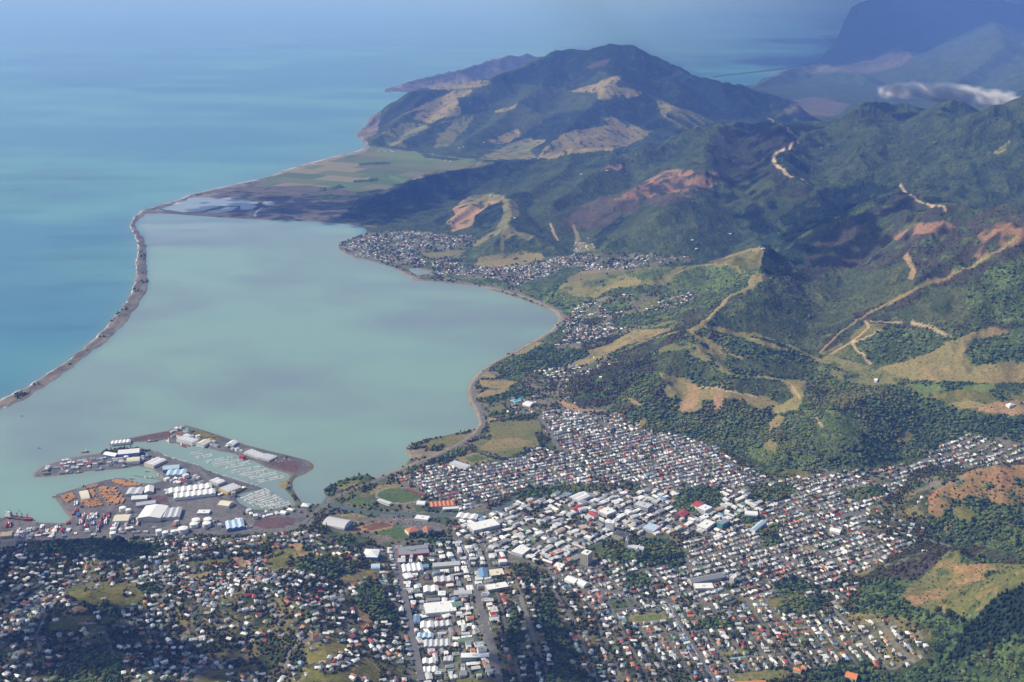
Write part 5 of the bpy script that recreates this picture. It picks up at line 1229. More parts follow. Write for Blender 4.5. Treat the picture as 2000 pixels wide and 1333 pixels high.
# ------------------------------------------------------------------ buildings traced one by one: three corners of the eaves on the photograph
BUILDINGS = [
 ('big_box_store', 'store', 'long grey-roofed store with a red front wall by the first avenue', (779,1085),(839,1080),(834,1065), 9, 'step', 1, 'mid grey', 'red', 'fascia red'),
 ('hall', 'hall', 'white ribbed hall below the grey and red store', (787,1118),(827,1114),(822,1100), 8, 'multi', 4, 'white', 'pale grey', ''),
 ('sports_hall', 'hall', 'white hall with a blue base beside the dry field', (707,1088),(737,1089),(744,1073), 8, 'hip', 1, 'white', 'blue', ''),
 ('arched_shed', 'shed', 'small arched blue and white shed left of the first avenue', (725,1111),(742,1110),(741,1101), 6, 'barrel', 1, 'light blue', 'white', ''),
 ('showroom', 'shop', 'long pale showroom in the block left of the second avenue', (846,1107),(899,1103),(896,1096), 7, 'gable', 1, 'pale grey', 'cream', ''),
 ('supermarket', 'store', 'largest plain white flat-roofed supermarket between the two avenues', (832,1199),(892,1193),(888,1173), 11, 'flat', 1, 'white', 'white', 'vents'),
 ('workshop', 'workshop', 'pale-roofed workshop with an orange front between the avenues', (848,1138),(887,1135),(886,1125), 8, 'multi', 3, 'pale grey', 'orange', ''),
 ('workshop', 'workshop', 'square white-roofed workshop just above the white supermarket', (828,1157),(857,1155),(853,1144), 7, 'multi', 2, 'white', 'pale grey', ''),
 ('workshop', 'workshop', 'pale-roofed workshop beside the second avenue, right of the square one', (887,1162),(922,1160),(920,1152), 7, 'gable', 1, 'pale grey', 'tan', ''),
 ('blue_warehouse', 'warehouse', 'blue-roofed warehouse just right of the second avenue', (936,1129),(954,1128),(951,1111), 7, 'gable_y', 1, 'blue', 'white', ''),
 ('office_block', 'office', 'square cream office right of the blue-roofed warehouse', (960,1125),(986,1122),(985,1110), 10, 'flat', 1, 'cream', 'cream', 'windows'),
 ('retail_hall', 'shop', 'long cream-walled white-roofed hall by the trees of the second avenue', (953,1153),(994,1146),(990,1136), 9, 'flat', 1, 'white', 'cream', 'windows'),
 ('workshop', 'workshop', 'white workshop just below the white supermarket', (821,1227),(847,1226),(846,1214), 6, 'multi', 2, 'white', 'white', ''),
 ('workshop', 'workshop', 'wide grey workshop below the right end of the supermarket', (850,1225),(883,1222),(881,1212), 6, 'multi', 3, 'pale grey', 'pale grey', ''),
 ('workshop', 'workshop', 'blue-grey ribbed workshop beside the first avenue', (814,1246),(846,1246),(845,1237), 6, 'multi', 3, 'light blue', 'pale grey', ''),
 ('factory', 'factory', 'long tan-fronted factory with many roof ribs by the first avenue', (828,1264),(880,1262),(879,1249), 8, 'multi', 5, 'pale grey', 'tan', ''),
 ('workshop', 'workshop', 'green-roofed workshop left of the second avenue', (895,1254),(926,1252),(926,1246), 6, 'gable', 1, 'green', 'tan', ''),
 ('long_office', 'office', 'long white office with a row of dark windows near the bottom of the strip', (900,1285),(956,1284),(956,1275), 8, 'flat', 1, 'white', 'white', 'windows'),
 ('workshop', 'workshop', 'white twin-gabled workshop near the bottom of the first avenue', (825,1297),(851,1296),(850,1286), 6, 'multi', 2, 'white', 'white', ''),
 ('workshop', 'workshop', 'yellow-trimmed white workshop lowest beside the first avenue', (825,1314),(855,1312),(854,1302), 6, 'multi', 3, 'white', 'yellow', ''),
 ('event_centre', 'hall', 'big curved grey arena roof with blue walls by the dry field', (629,1023),(672,1031),(680,1015), 12, 'barrel', 1, 'pale grey', 'blue', ''),
 ('shop', 'shop', 'white flat shop at the stream-side car park', (809,1013),(835,1016),(843,1009), 7, 'flat', 1, 'white', 'white', ''),
 ('department_store', 'store', 'large white store with a dark lower wall beyond the green court', (925,1037),(977,1025),(962,1013), 11, 'flat', 1, 'white', 'pale grey', 'vents'),
 ('market_hall', 'shop', 'white market hall with red panels above the large store', (890,1011),(930,1015),(936,1006), 8, 'multi', 3, 'white', 'cream', ''),
 ('tiled_hall', 'hall', 'old hall with a red tiled roof beside the bright green park', (798,1041),(818,1036),(813,1028), 9, 'hip', 1, 'terracotta', 'white', ''),
 ('tiled_house', 'house', 'smaller red-tiled house right of the old red-tiled hall', (823,1034),(835,1037),(838,1029), 8, 'hip', 1, 'terracotta', 'white', ''),
 ('white_hall', 'hall', 'wide plain white roof beside the long school wing', (1358,1150),(1395,1149),(1388,1139), 8, 'flat', 1, 'white', 'tan', ''),
 ('school_wing', 'school', 'long two-storey cream school wing with a grey roof', (1351,1139),(1416,1127),(1411,1118), 9, 'gable', 1, 'mid grey', 'cream', 'windows'),
 ('stair_tower', 'tower', 'narrow cream tower beside the long school wing', (1425,1128),(1433,1131),(1441,1127), 19, 'flat', 1, 'cream', 'white', 'windows'),
 ('showroom', 'shop', 'car showroom with a yellow front at the city edge', (1080,1106),(1097,1110),(1107,1103), 7, 'flat', 1, 'white', 'yellow', ''),
 ('supply_store', 'store', 'left of the pair of white stores above the car yards', (1102,1132),(1121,1140),(1133,1132), 7, 'gable', 1, 'white', 'white', ''),
 ('supply_store', 'store', 'right of the pair of white stores above the car yards', (1125,1138),(1140,1145),(1150,1138), 7, 'gable', 1, 'white', 'white', ''),
 ('mall', 'store', 'broad white roof at the lower left corner of the city blocks', (998,1077),(1020,1084),(1045,1074), 9, 'flat', 1, 'white', 'pale grey', 'vents'),
 ('white_block', 'office', 'tall windowless white block in the middle of the city', (1182,1021),(1199,1023),(1208,1018), 24, 'flat', 1, 'white', 'white', ''),
 ('parking_building', 'building', 'wide blue-grey roof right of the tall white block', (1255,1031),(1277,1038),(1290,1028), 9, 'flat', 1, 'light blue', 'pale grey', 'vents'),
 ('council_block', 'office', 'dark-roofed cream block just left of the church tower', (1195,1044),(1221,1052),(1230,1043), 15, 'flat', 1, 'charcoal', 'cream', 'windows'),
 ('teal_office', 'office', 'office with a teal side wall beside the hedged field', (1401,1021),(1411,1025),(1428,1018), 13, 'flat', 1, 'mid grey', 'teal', 'windows'),
 ('white_office', 'office', 'long white office left of the teal-walled office', (1361,1027),(1380,1033),(1403,1022), 10, 'flat', 1, 'white', 'white', 'windows'),
 ('mansion', 'house', 'orange-tiled cream mansion at the bottom right among trees', (1650,1322),(1672,1328),(1689,1320), 8, 'gable', 1, 'orange', 'cream', ''),
 ('mansion', 'house', 'front block of the orange-tiled pair above the bottom playing field', (1549,1308),(1564,1312),(1571,1308), 8, 'hip', 1, 'orange', 'cream', ''),
 ('mansion', 'house', 'rear block of the orange-tiled pair above the bottom playing field', (1564,1304),(1574,1307),(1581,1303), 8, 'hip', 1, 'orange', 'cream', ''),
 ('orange_school', 'school', 'long orange roof at the bottom edge below the playing field', (1437,1338),(1497,1336),(1496,1329), 5, 'gable', 1, 'orange', 'tan', ''),
 ('hall', 'hall', 'white-roofed hall on the paved yard of the right suburb', (1620,1036),(1640,1041),(1648,1036), 7, 'gable', 1, 'white', 'white', ''),
 ('arched_shed', 'shed', 'white arched shed beside the oval ground', (813,985),(829,986),(828,979), 7, 'barrel', 1, 'white', 'white', ''),
 ('terrace_block', 'apartments', 'row of brown-red gabled flats right of the arched shed', (842,991),(890,987),(885,978), 7, 'multi', 6, 'terracotta', 'tan', ''),
 ('long_shed', 'shed', 'long white shed on the stream bank', (865,995),(896,993),(895,989), 5, 'gable', 1, 'white', 'white', ''),
 ('grandstand', 'grandstand', 'long maroon grandstand along the oval ground', (792,955),(828,967),(830,963), 5, 'shed', 1, 'brown', 'red', ''),
 ('grandstand', 'grandstand', 'white covered stand on the near side of the oval ground', (736,977),(760,985),(763,981), 7, 'shed', 1, 'pale grey', 'white', ''),
 ('apartment_row', 'apartments', 'pale blue and white apartment row beside the fenced field', (877,905),(910,915),(914,908), 8, 'multi', 6, 'white', 'white', ''),
 ('warehouse', 'warehouse', 'white warehouse at the far left of the city blocks', (1111,971),(1130,979),(1155,970), 9, 'multi', 2, 'white', 'pale grey', ''),
 ('office_slab', 'office', 'grey office slab with a banded front beyond the river trees', (1238,985),(1265,993),(1271,985), 13, 'flat', 1, 'pale grey', 'pale grey', 'windows'),
 ('red_hall', 'hall', 'red-roofed hall behind the white four-storey office', (1350,986),(1362,991),(1377,983), 9, 'gable', 1, 'red', 'white', ''),
 ('white_office', 'office', 'white four-storey office beside the park trees', (1362,992),(1377,998),(1389,990), 15, 'flat', 1, 'white', 'white', 'windows'),
 ('red_hall', 'hall', 'steep red-roofed hall left of the park trees', (1320,1004),(1336,1009),(1328,996), 9, 'gable_y', 1, 'red', 'brick', ''),
 ('red_hall', 'hall', 'red-roofed white hall in the middle of the city blocks', (1147,1003),(1160,1010),(1168,1004), 8, 'gable', 1, 'red', 'white', ''),
 ('red_hall', 'hall', 'leftmost long red-roofed hall of the city', (1113,996),(1125,1000),(1145,991), 8, 'gable_y', 1, 'red', 'white', ''),
 ('long_hall', 'hall', 'long white arched roof beside the dark hedge', (1455,1005),(1480,1007),(1486,1000), 8, 'barrel', 1, 'white', 'white', ''),
 ('school_hall', 'school', 'long pale blue roof at the right edge of the city', (1465,1034),(1475,1037),(1510,1023), 8, 'gable_y', 1, 'light blue', 'white', ''),
 ('hotel', 'hotel', 'white hotel with red trim above the tall white block', (1168,998),(1185,1006),(1203,998), 12, 'flat', 1, 'white', 'white', 'windows'),
 ('pool_hall', 'hall', 'white hall beside the turquoise swimming pool', (1020,790),(1035,793),(1045,786), 7, 'barrel', 1, 'white', 'white', ''),
 # port
 ('cold_store', 'warehouse', 'left of the two long white cold stores on the north quay', (201,888),(224,892),(226,885), 10, 'gable', 1, 'white', 'blue', ''),
 ('cold_store', 'warehouse', 'right and longer of the two white cold stores on the north quay', (230,888),(272,884),(268,876), 13, 'gable', 1, 'white', 'blue', ''),
 ('scalloped_warehouse', 'warehouse', 'front white warehouse with a row of scalloped roofs', (340,974),(421,964),(417,955), 9, 'multi', 7, 'white', 'white', ''),
 ('scalloped_warehouse', 'warehouse', 'rear white warehouse with a row of scalloped roofs', (330,964),(414,953),(406,945), 9, 'multi', 7, 'white', 'cream', ''),
 ('store_shed', 'warehouse', 'largest cream-white shed in the middle of the port', (268,1012),(313,1012),(316,988), 13, 'gable_y', 1, 'white', 'cream', ''),
 ('store_shed', 'warehouse', 'grey ribbed shed joined to the largest cream-white shed', (315,1012),(350,1010),(345,992), 9, 'multi', 3, 'pale grey', 'pale grey', ''),
 ('store_shed', 'warehouse', 'cream shed behind the red and white containers', (220,1018),(250,1017),(252,1005), 10, 'gable', 1, 'cream', 'white', ''),
 ('log_shed', 'shed', 'cream arched shed among the log stacks', (160,976),(176,973),(164,958), 8, 'barrel', 1, 'cream', 'cream', ''),
 ('transit_shed', 'warehouse', 'white transit shed right of the log yard, front one', (256,976),(287,974),(285,967), 8, 'gable', 1, 'white', 'pale grey', ''),
 ('transit_shed', 'warehouse', 'grey-white transit shed right of the log yard, rear one', (245,966),(276,965),(272,953), 8, 'multi', 2, 'pale grey', 'pale grey', ''),
 ('transit_shed', 'warehouse', 'small pale shed beside the fishing basin', (282,963),(300,961),(293,950), 7, 'gable_y', 1, 'white', 'tan', ''),
 ('transit_shed', 'warehouse', 'long grey-green shed behind the largest cream shed', (266,988),(304,983),(301,977), 8, 'gable', 1, 'pale grey', 'tan', ''),
 ('engineering_works', 'workshop', 'blue-grey works beside the port road', (443,1034),(478,1029),(476,1014), 10, 'multi', 3, 'light blue', 'blue', ''),
 ('barn', 'shed', 'cream-roofed barn on the dark empty yard', (425,986),(446,989),(441,978), 7, 'gable', 1, 'cream', 'cream', ''),
 ('yard_shed', 'shed', 'pale flat shed on the dark empty yard', (384,1003),(408,1003),(408,996), 6, 'flat', 1, 'white', 'pale grey', ''),
 ('boat_works', 'workshop', 'broad white boat works beside the marina, nearer one', (427,954),(444,962),(467,950), 9, 'multi', 3, 'white', 'yellow', ''),
 ('boat_works', 'workshop', 'white boat works beside the marina, farther one', (408,939),(425,946),(432,937), 8, 'multi', 2, 'white', 'pale grey', ''),
 ('fish_factory', 'factory', 'blue-grey factory at the head of the fishing basin, far one', (318,918),(350,915),(345,908), 10, 'gable', 1, 'light blue', 'blue', ''),
 ('fish_factory', 'factory', 'blue-grey factory at the head of the fishing basin, near one', (324,929),(362,927),(364,917), 10, 'multi', 3, 'light blue', 'pale grey', ''),
 ('domed_store', 'warehouse', 'cream rounded store near the north quay ships', (247,903),(272,901),(270,893), 10, 'barrel', 1, 'cream', 'cream', ''),
 ('processing_plant', 'factory', 'long white plant roof behind the central quay boats', (281,905),(300,910),(335,901), 9, 'multi', 2, 'white', 'cream', ''),
 ('net_store', 'warehouse', 'white store with four gables on the mole', (344,858),(375,865),(384,858), 9, 'multi', 4, 'white', 'white', ''),
 ('net_store', 'warehouse', 'pale shed right of the four-gabled store on the mole', (382,867),(398,870),(414,862), 8, 'gable_y', 1, 'cream', 'white', ''),
 ('boat_shed', 'shed', 'upper row of white boat sheds on the marina mole', (474,884),(504,895),(521,889), 5, 'multi', 5, 'white', 'pale grey', ''),
 ('boat_shed', 'shed', 'lower row of white boat sheds on the marina mole', (503,894),(525,900),(545,893), 5, 'multi', 4, 'white', 'pale grey', ''),
 ('slip_shed', 'shed', 'white scalloped shed at the tip of the mole', (217,868),(255,864),(252,859), 6, 'multi', 5, 'white', 'white', ''),
 ('shed', 'shed', 'white shed by the marina entrance of the mole', (441,868),(455,870),(466,863), 7, 'gable_y', 1, 'white', 'white', ''),
 ('green_villa', 'building', 'pale green-roofed building at the top corner of the mole', (357,840),(368,842),(374,837), 9, 'hip', 1, 'green', 'white', ''),
 ('red_hoist_shed', 'shed', 'bright red shed beside the marina', (467,891),(475,893),(478,890), 9, 'flat', 1, 'red', 'red', ''),
 ('wharf_shed', 'shed', 'grey shed at the left edge beside the cargo ship', (0,1048),(22,1046),(25,1038), 8, 'gable', 1, 'tan', 'tan', ''),
 ('wharf_shed', 'shed', 'larger tan shed at the left edge below the wharf', (0,1069),(28,1066),(26,1055), 9, 'gable', 1, 'tan', 'cream', ''),
 ('depot', 'depot', 'left of three white depots by the causeway', (546,1002),(556,1004),(562,999), 6, 'gable', 1, 'white', 'white', ''),
 ('depot', 'depot', 'middle of three white depots by the causeway', (559,996),(571,998),(577,994), 6, 'hip', 1, 'white', 'cream', ''),
 ('depot', 'depot', 'right of three white depots by the causeway', (587,989),(602,990),(606,984), 7, 'hip', 1, 'white', 'white', ''),
 ('water_tower_house', 'house', 'lone white house in the side valley field', (1707,743),(1713,744),(1717,741), 5, 'gable', 1, 'white', 'white', ''),
 ('farm_house', 'house', 'white farmhouse on the bare flat of the right valley', (1964,790),(1972,793),(1980,789), 6, 'hip', 1, 'white', 'white', ''),
]
def building(name, cat, label, A, B, C, h, form, n, rc, wc, extra):
    gx, gy, gz = place([(A[0] + C[0]) / 2], [(A[1] + C[1]) / 2 + h * 0.55])
    z0 = max(float(gz[0]), 2.0)
    (ax, bx, cx_), (ay, by, cy_) = at_height([A[0], B[0], C[0]], [A[1], B[1], C[1]], z0 + h)
    L = math.hypot(bx - ax, by - ay)
    ex, ey = (bx - ax) / L, (by - ay) / L
    W = max(8.0, (cx_ - bx) * -ey + (cy_ - by) * ex)
    mx, my = (ax + bx) / 2 - ey * W / 2, (ay + by) / 2 + ex * W / 2
    rz = math.atan2(ey, ex)
    a, b = L / 2, W / 2
    zs = [float(ground(mx + sx * a * ex - sy * b * ey, my + sx * a * ey + sy * b * ex)) for sx in (-1, 1) for sy in (-1, 1)]
    zb = max(min(zs), 1.0) - 0.3
    h = h + (z0 - zb)
    TAKEN.append([(mx + sx * (a + 4) * ex - sy * (b + 4) * ey, my + sx * (a + 4) * ey + sy * (b + 4) * ex) for sx, sy in ((-1, -1), (1, -1), (1, 1), (-1, 1))])
    t = thing(name, label, cat, (mx, my, zb), rz)
    w, r = Shape(), Shape()
    if form in ('flat', 'step'):
        w.prism([(-a, -b), (a, -b), (a, b), (-a, b)], 0, h + 0.4)
        r.prism([(-a + .5, -b + .5), (a - .5, -b + .5), (a - .5, b - .5), (-a + .5, b - .5)], h - .3, h + 0.5)
        if form == 'step':
            r.box(-a * 0.45, a - .8, b * 0.1, b - .8, h + .5, h + 1.8)
        if 'vents' in extra:
            for k in range(5):
                x, y = rng.uniform(-a * .8, a * .7), rng.uniform(-b * .8, b * .6)
                r.box(x, x + rng.uniform(2, 4), y, y + rng.uniform(2, 3.5), h + .5, h + rng.uniform(1.4, 2.4))
        elif L > 25:
            r.box(-a * .2, a * .1, -b * .2, b * .25, h + .5, h + 2.6)
    elif form in ('gable', 'gable_y', 'hip'):
        sw = form == 'gable_y'
        ww, rr_ = house_parts(W if sw else L, L if sw else W, h, min(0.22 * (L if sw else W), 5.5), 'hip' if form == 'hip' else 'gable')
        for src, dst in ((ww, w), (rr_, r)):
            dst.v = [(-y, x, z) if sw else (x, y, z) for x, y, z in src.v]
            dst.f = src.f
    elif form == 'multi':
        s = L / n
        for k in range(n):
            x0 = -a + s * k
            ww, rr_ = house_parts(W, s, h, min(0.26 * s, 3.6), 'gable')
            for src, dst in ((ww, w), (rr_, r)):
                dst.add([(-y * (0.998 if dst is r else 1) + x0 + s / 2, x, z) for x, y, z in src.v], src.f)
    elif form == 'barrel':
        w.prism([(-a, -b), (a, -b), (a, b), (-a, b)], 0, h * .7)
        m = 9
        ring = [(-b * 1.02 * math.cos(math.pi * k / m), h * .7 + math.sin(math.pi * k / m) * min(b * .55, h * .8)) for k in range(m + 1)]
        vs = [(-a - .4, y, z) for y, z in ring] + [(a + .4, y, z) for y, z in ring]
        r.add(vs, [(k, k + m + 1, k + m + 2, k + 1) for k in range(m)] + [tuple(range(m, -1, -1)), tuple(range(m + 1, 2 * m + 2))])
    elif form == 'shed':
        w.add([(-a, -b, 0), (a, -b, 0), (a, b, 0), (-a, b, 0), (-a, -b, h * .45), (a, -b, h * .45), (a, b, h), (-a, b, h)], [(0, 1, 5, 4), (1, 2, 6, 5), (2, 3, 7, 6), (3, 0, 4, 7), (4, 5, 6, 7)])
        r.add([(-a - .5, -b - 1, h * .9), (a + .5, -b - 1, h * .9), (a + .5, b + .5, h + .5), (-a - .5, b + .5, h + .5)], [(0, 1, 2, 3)])
    w.build('wall', M_wall[wc], t)
    r.build('roof', M_roof[rc], t)
    if 'windows' in extra:
        floors = max(1, int(h // 3.6))
        for f in range(floors):
            z = 1.3 + f * (h / floors)
            for q in ([(-a + 1, -b - .04), (a - 1, -b - .04)], [(a + .04, -b + 1), (a + .04, b - 1)], [(-a - .04, b - 1), (-a - .04, -b + 1)]):
                (p0, q0), (p1, q1) = q
                Shape().add([(p0, q0, z), (p1, q1, z), (p1, q1, z + 1.6), (p0, q0, z + 1.6)], [(0, 1, 2, 3)]).build('window_band', M_glass, t)
    if 'fascia' in extra:
        Shape().box(-a - .1, a + .1, -b - .25, -b - .03, h * .55, h + .5).build('fascia', M_wall['red'], t)
    return t
for b_ in BUILDINGS:
    building(*b_)

def tower_block():
    (x0, x1, x2), (y0, y1, y2) = at_height([1131, 1145, 1160], [1078, 1082, 1077], 42.0)
    L, W = math.hypot(x1 - x0, y1 - y0), math.hypot(x2 - x1, y2 - y1)
    mx, my = (x0 + x2) / 2, (y0 + y2) / 2
    zb = float(ground(mx, my)) - .5
    t = thing('tower_block', 'cream eight-storey tower block standing alone above low shops', 'tower block', (mx, my, zb), math.atan2(y1 - y0, x1 - x0))
    a, b, h = L / 2, W / 2, 34.0
    TAKEN.append([(mx - 26, my - 26), (mx + 26, my - 26), (mx + 26, my + 26), (mx - 26, my + 26)])
    w = Shape().box(-a, a, -b, b, 0, h)
    for k in range(5):
        w.box(-a + L * k / 4 - .6, -a + L * k / 4 + .6, -b - .5, -b + .02, 0, h)
        w.box(a - .02, a + .5, -b + W * k / 4 - .6, -b + W * k / 4 + .6, 0, h)
    w.build('wall', M_wall['cream'], t)
    Shape().box(-a + .4, a - .4, -b + .4, b - .4, h, h + .5).build('roof', M_roof['white'], t)
    Shape().box(-a * .5, a * .2, -b * .4, b * .4, h + .5, h + 4.5).build('plant_room', M_wall['white'], t)
    for f in range(9):
        z = 1.5 + f * 3.6
        for k in range(4):
            u0, u1 = -a + L * k / 4 + 1.0, -a + L * (k + 1) / 4 - 1.0
            Shape().add([(u0, -b - .05, z), (u1, -b - .05, z), (u1, -b - .05, z + 1.7), (u0, -b - .05, z + 1.7)], [(0, 1, 2, 3)]).build('window', M_glass, t)
            u0, u1 = -b + W * k / 4 + 1.0, -b + W * (k + 1) / 4 - 1.0
            Shape().add([(a + .05, u0, z), (a + .05, u1, z), (a + .05, u1, z + 1.7), (a + .05, u0, z + 1.7)], [(0, 1, 2, 3)]).build('window', M_glass, t)
tower_block()

def church():
    x, y, z = place([1224], [1071])
    x, y, z = float(x[0]), float(y[0]), float(z[0])
    t = thing('church', 'pale stone church with a slim tall tower on the tree-clad hill', 'church', (x, y, z - 1.5), R(-22))
    M = weathered('pale_marble', (0.60, 0.58, 0.54), 0.8, .12, .3)
    s = Shape().box(-3.6, 3.6, -3.6, 3.6, 0, 27)
    for sx in (-1, 1):
        for sy in (-1, 1):
            s.box(sx * 3.3 - .8, sx * 3.3 + .8, sy * 3.3 - .8, sy * 3.3 + .8, 0, 30)
    s.tube(0, 0, 2.2, 1.6, 27, 36, 6)
    s.build('tower', M, t)
    for f in range(3):
        for k in (-1.4, 1.4):
            Shape().add([(k - .6, -3.66, 8 + f * 6), (k + .6, -3.66, 8 + f * 6), (k + .6, -3.66, 12 + f * 6), (k - .6, -3.66, 12 + f * 6)], [(0, 1, 2, 3)]).build('tower_window', M_glass, t)
    w, r = house_parts(44, 15, 10, 6, 'gable')
    for part, nm, mm in ((w, 'nave_wall', M), (r, 'nave_roof', M_roof['pale grey'])):
        part.v = [(px + 27, py, pz) for px, py, pz in part.v]
        part.build(nm, mm, t)
    w, r = house_parts(30, 10, 9, 5, 'gable')
    for part, nm, mm in ((w, 'transept_wall', M), (r, 'transept_roof', M_roof['pale grey'])):
        part.v = [(-py + 34, px, pz) for px, py, pz in part.v]
        part.build(nm, mm, t)
    TAKEN.append([(x - 12, y - 30), (x + 60, y - 40), (x + 60, y + 25), (x - 12, y + 25)])
church()

# ------------------------------------------------------------------ the rest of the town
for z_ in ZONES:
    fill_zone(z_)
for fu, fv in [(958,383),(966,384),(1005,427),(945,279),(897,290),(880,316),(1135,341),(1490,487),(1352,470),(1360,487),(1426,458),(1052,311),(905,288),(870,314),(1185,334)]:
    X, Y, Z = place([fu], [fv])
    HOUSES.append((float(X[0]), float(Y[0]), float(Z[0]) - .3, .4, 15.0, 9.0, 4.0, 2.0, 'gable', 'white', 'white', 'farm', 'house', fu, fv))
HOUSES.sort(key=lambda q: q[0] ** 2 + q[1] ** 2)
def size_word(L):
    return 'small' if L < 12.6 else ('large' if L > 15.8 else '')
in_frame = lambda q: 4 < q[13] < 1996 and q[14] < 1331
singles = [q for q in HOUSES if q[12] == 'house' and in_frame(q)][:295]
shops = [q for q in HOUSES if q[12] == 'shop' and in_frame(q)][:240]
sheds = [q for q in HOUSES if q[12] == 'shed' and in_frame(q)][:260]
own = set(id(q) for q in singles + shops + sheds)
FORM = {'gable': 'gabled', 'hip': 'hip-roofed', 'ell': 'L-shaped', 'flat': 'flat-roofed', 'twin': 'twin-gabled'}
def put_single(q, name, cat, label, group):
    x, y, z, hd, L, W, h, rise, rt, rc, wc, zn, kd, u, v = q
    t = thing(name, label, cat, (x, y, z), hd, group)
    w, r = house_parts(L, W, h + .25, rise, rt)
    w.build('wall', M_wall[wc], t)
    ro = r.build('roof', M_roof[rc], t)
    if name == 'house' and rng.random() < 0.35:
        k = rng.uniform(-.25, .25) * L
        Shape().box(k - .4, k + .4, W * .1, W * .1 + .8, h, h + rise + 1.1).build('chimney', M_wall['brick'], ro)
    if name == 'shop':
        b = W / 2
        Shape().add([(-L / 2 + 1, -b - .03, .8), (L / 2 - 1, -b - .03, .8), (L / 2 - 1, -b - .03, 2.8), (-L / 2 + 1, -b - .03, 2.8)], [(0, 1, 2, 3)]).build('shop_window', M_glass, t)
for lst, name, cat, noun, grp in ((singles, 'house', 'house', 'house', 'houses of the near suburbs'), (shops, 'shop', 'shop', 'shop', 'low shops and workshops of the town centre'), (sheds, 'port_shed', 'shed', 'shed', 'sheds of the port')):
    labs = say_where([(f"{q[9]} {FORM[q[8]]} {noun}", q[13], q[14]) for q in lst])
    for q, lab in zip(lst, labs):
        put_single(q, name, cat, lab, grp)

def town_mass(name, lst, label, cat):
    V, F, T = [], [], []
    for q in lst:
        x, y, z, hd, L, W, h, rise, rt, rc, wc, zn, kd, u, v = q
        w, r = house_parts(L, W, h + .25, rise, rt)
        c, s = math.cos(hd), math.sin(hd)
        for part, col in ((w, WALLS[wc]), (r, ROOFS[rc][0])):
            n = len(V)
            V += [(x + px * c - py * s, y + px * s + py * c, z + pz) for px, py, pz in part.v]
            F += [tuple(i + n for i in f) for f in part.f]
            k = rng.uniform(.85, 1.08)
            T += [tuple(min(.82, ch * k) for ch in col)] * len(part.v)
    o = link(name, mesh_from(name, V, F, M_town, False, np.array(T, np.float32)), M_town, kind='stuff')
    o['label'] = label
    return o
M_town = tint_material('painted_houses', 0.6, .12, .3)
print('HOUSES', len(HOUSES), len([q for q in HOUSES if q[12] == 'shop']))
town_mass('distant_houses', [q for q in HOUSES if id(q) not in own and q[12] == 'house'], 'mass of small pale houses covering the flat town and the bay suburbs', 'houses')
town_mass('distant_shops', [q for q in HOUSES if id(q) not in own and q[12] == 'shop'], 'mass of pale flat and gabled shop roofs of the far city blocks', 'shops')
# ------------------------------------------------------------------ the port
PX = lambda X, Y: (X / 2.857, 780 + Y / 2.857)      # from an enlarged view of the port
def flat(u, v, z=3.0):
    x, y = at_height(u, v, z)
    return float(x), float(y)
def pin(u, v):
    x, y, z = place([u], [v])
    return float(x[0]), float(y[0]), max(float(z[0]), 0.0)

M_tank = weathered('tank_paint', (0.78, 0.78, 0.76), .5, .08, .2)
def tank(u, v, r, h, label):
    x, y, z = pin(u, v + h * 0.18)
    t = thing('storage_tank', label, 'tank', (x, y, z - .3), 0, 'white storage tanks of the port')
    Shape().tube(0, 0, r, r, 0, h, 28).build('wall', M_tank, t)
    Shape().tube(0, 0, r + .15, r * .15, h, h + r * .16, 28).build('roof', M_tank, t)
    s = Shape()
    for k in range(9):
        a0, a1 = -2.4 + k * .2, -2.4 + (k + 1) * .2
        s.bar((math.cos(a0) * (r + .5), math.sin(a0) * (r + .5), h * k / 9), (math.cos(a1) * (r + .5), math.sin(a1) * (r + .5), h * (k + 1) / 9), .18, 4)
    s.build('stair', M_steel, t)
for row in [(240,996,10,12,'left of two cream-white tanks behind the containers'), (251,999,8,10,'right of two cream-white tanks behind the containers'),
            (221,1046,9,13,'front white tank of the lone pair left of the hill'), (221,1037,8,12,'rear white tank of the lone pair left of the hill'),
            (311,1043,9,17,'tallest slim white tank at the foot of the hill'), (323,1045,9,14,'white tank right of the tallest slim tank'),
            (339,1041,8,10,'smallest white tank between the slim tanks and the widest tank'), (358,1037,14,13,'widest white tank at the foot of the hill'),
            (379,1027,12,11,'front left tank of the four-tank cluster'), (383,1019,12,11,'rear left tank of the four-tank cluster'),
            (404,1026,12,11,'front right tank of the four-tank cluster'), (406,1018,12,11,'rear right tank of the four-tank cluster')]:
    tank(*row)

# stacks of logs
M_log = weathered('fresh_logs', (0.62, 0.32, 0.115), .85, .35, .4)
M_end = weathered('sawn_log_ends', (0.74, 0.46, 0.22), .85, .25, .6)
def log_stack_shape(L, W, H):
    s, e = Shape(), Shape()
    r = .55
    rows = int(H / .95)
    for j in range(rows):
        n = int(L / 1.1) - j
        for k in range(n):
            x = (k - (n - 1) / 2) * 1.1
            z = r + j * .95
            a = W / 2 + rng.uniform(-.4, .2)
            if j < rows - 1 and 0 < k < n - 1:
                if j % 2 == 0:
                    continue
            ring = [(x + r * math.cos(2 * math.pi * q / 6), z + r * math.sin(2 * math.pi * q / 6)) for q in range(6)]
            s.add([(p, -a, q) for p, q in ring] + [(p, a, q) for p, q in ring], [(q, (q + 1) % 6, 6 + (q + 1) % 6, 6 + q) for q in range(6)])
            e.add([(p, -a, q) for p, q in ring], [tuple(range(6))])
            e.add([(p, a, q) for p, q in ring], [tuple(reversed(range(6)))])
    return s, e
protos = []
for L, W, H in ((16, 6, 3.8), (22, 6, 4.6), (12, 5, 3.0)):
    t = thing('log_stack', 'x', 'log stack', (0, 0, 0), 0, 'stacks of orange logs on the wharf')
    s, e = log_stack_shape(L, W, H)
    s.build('logs', M_log, t); e.build('log_ends', M_end, t)
    protos.append(t)
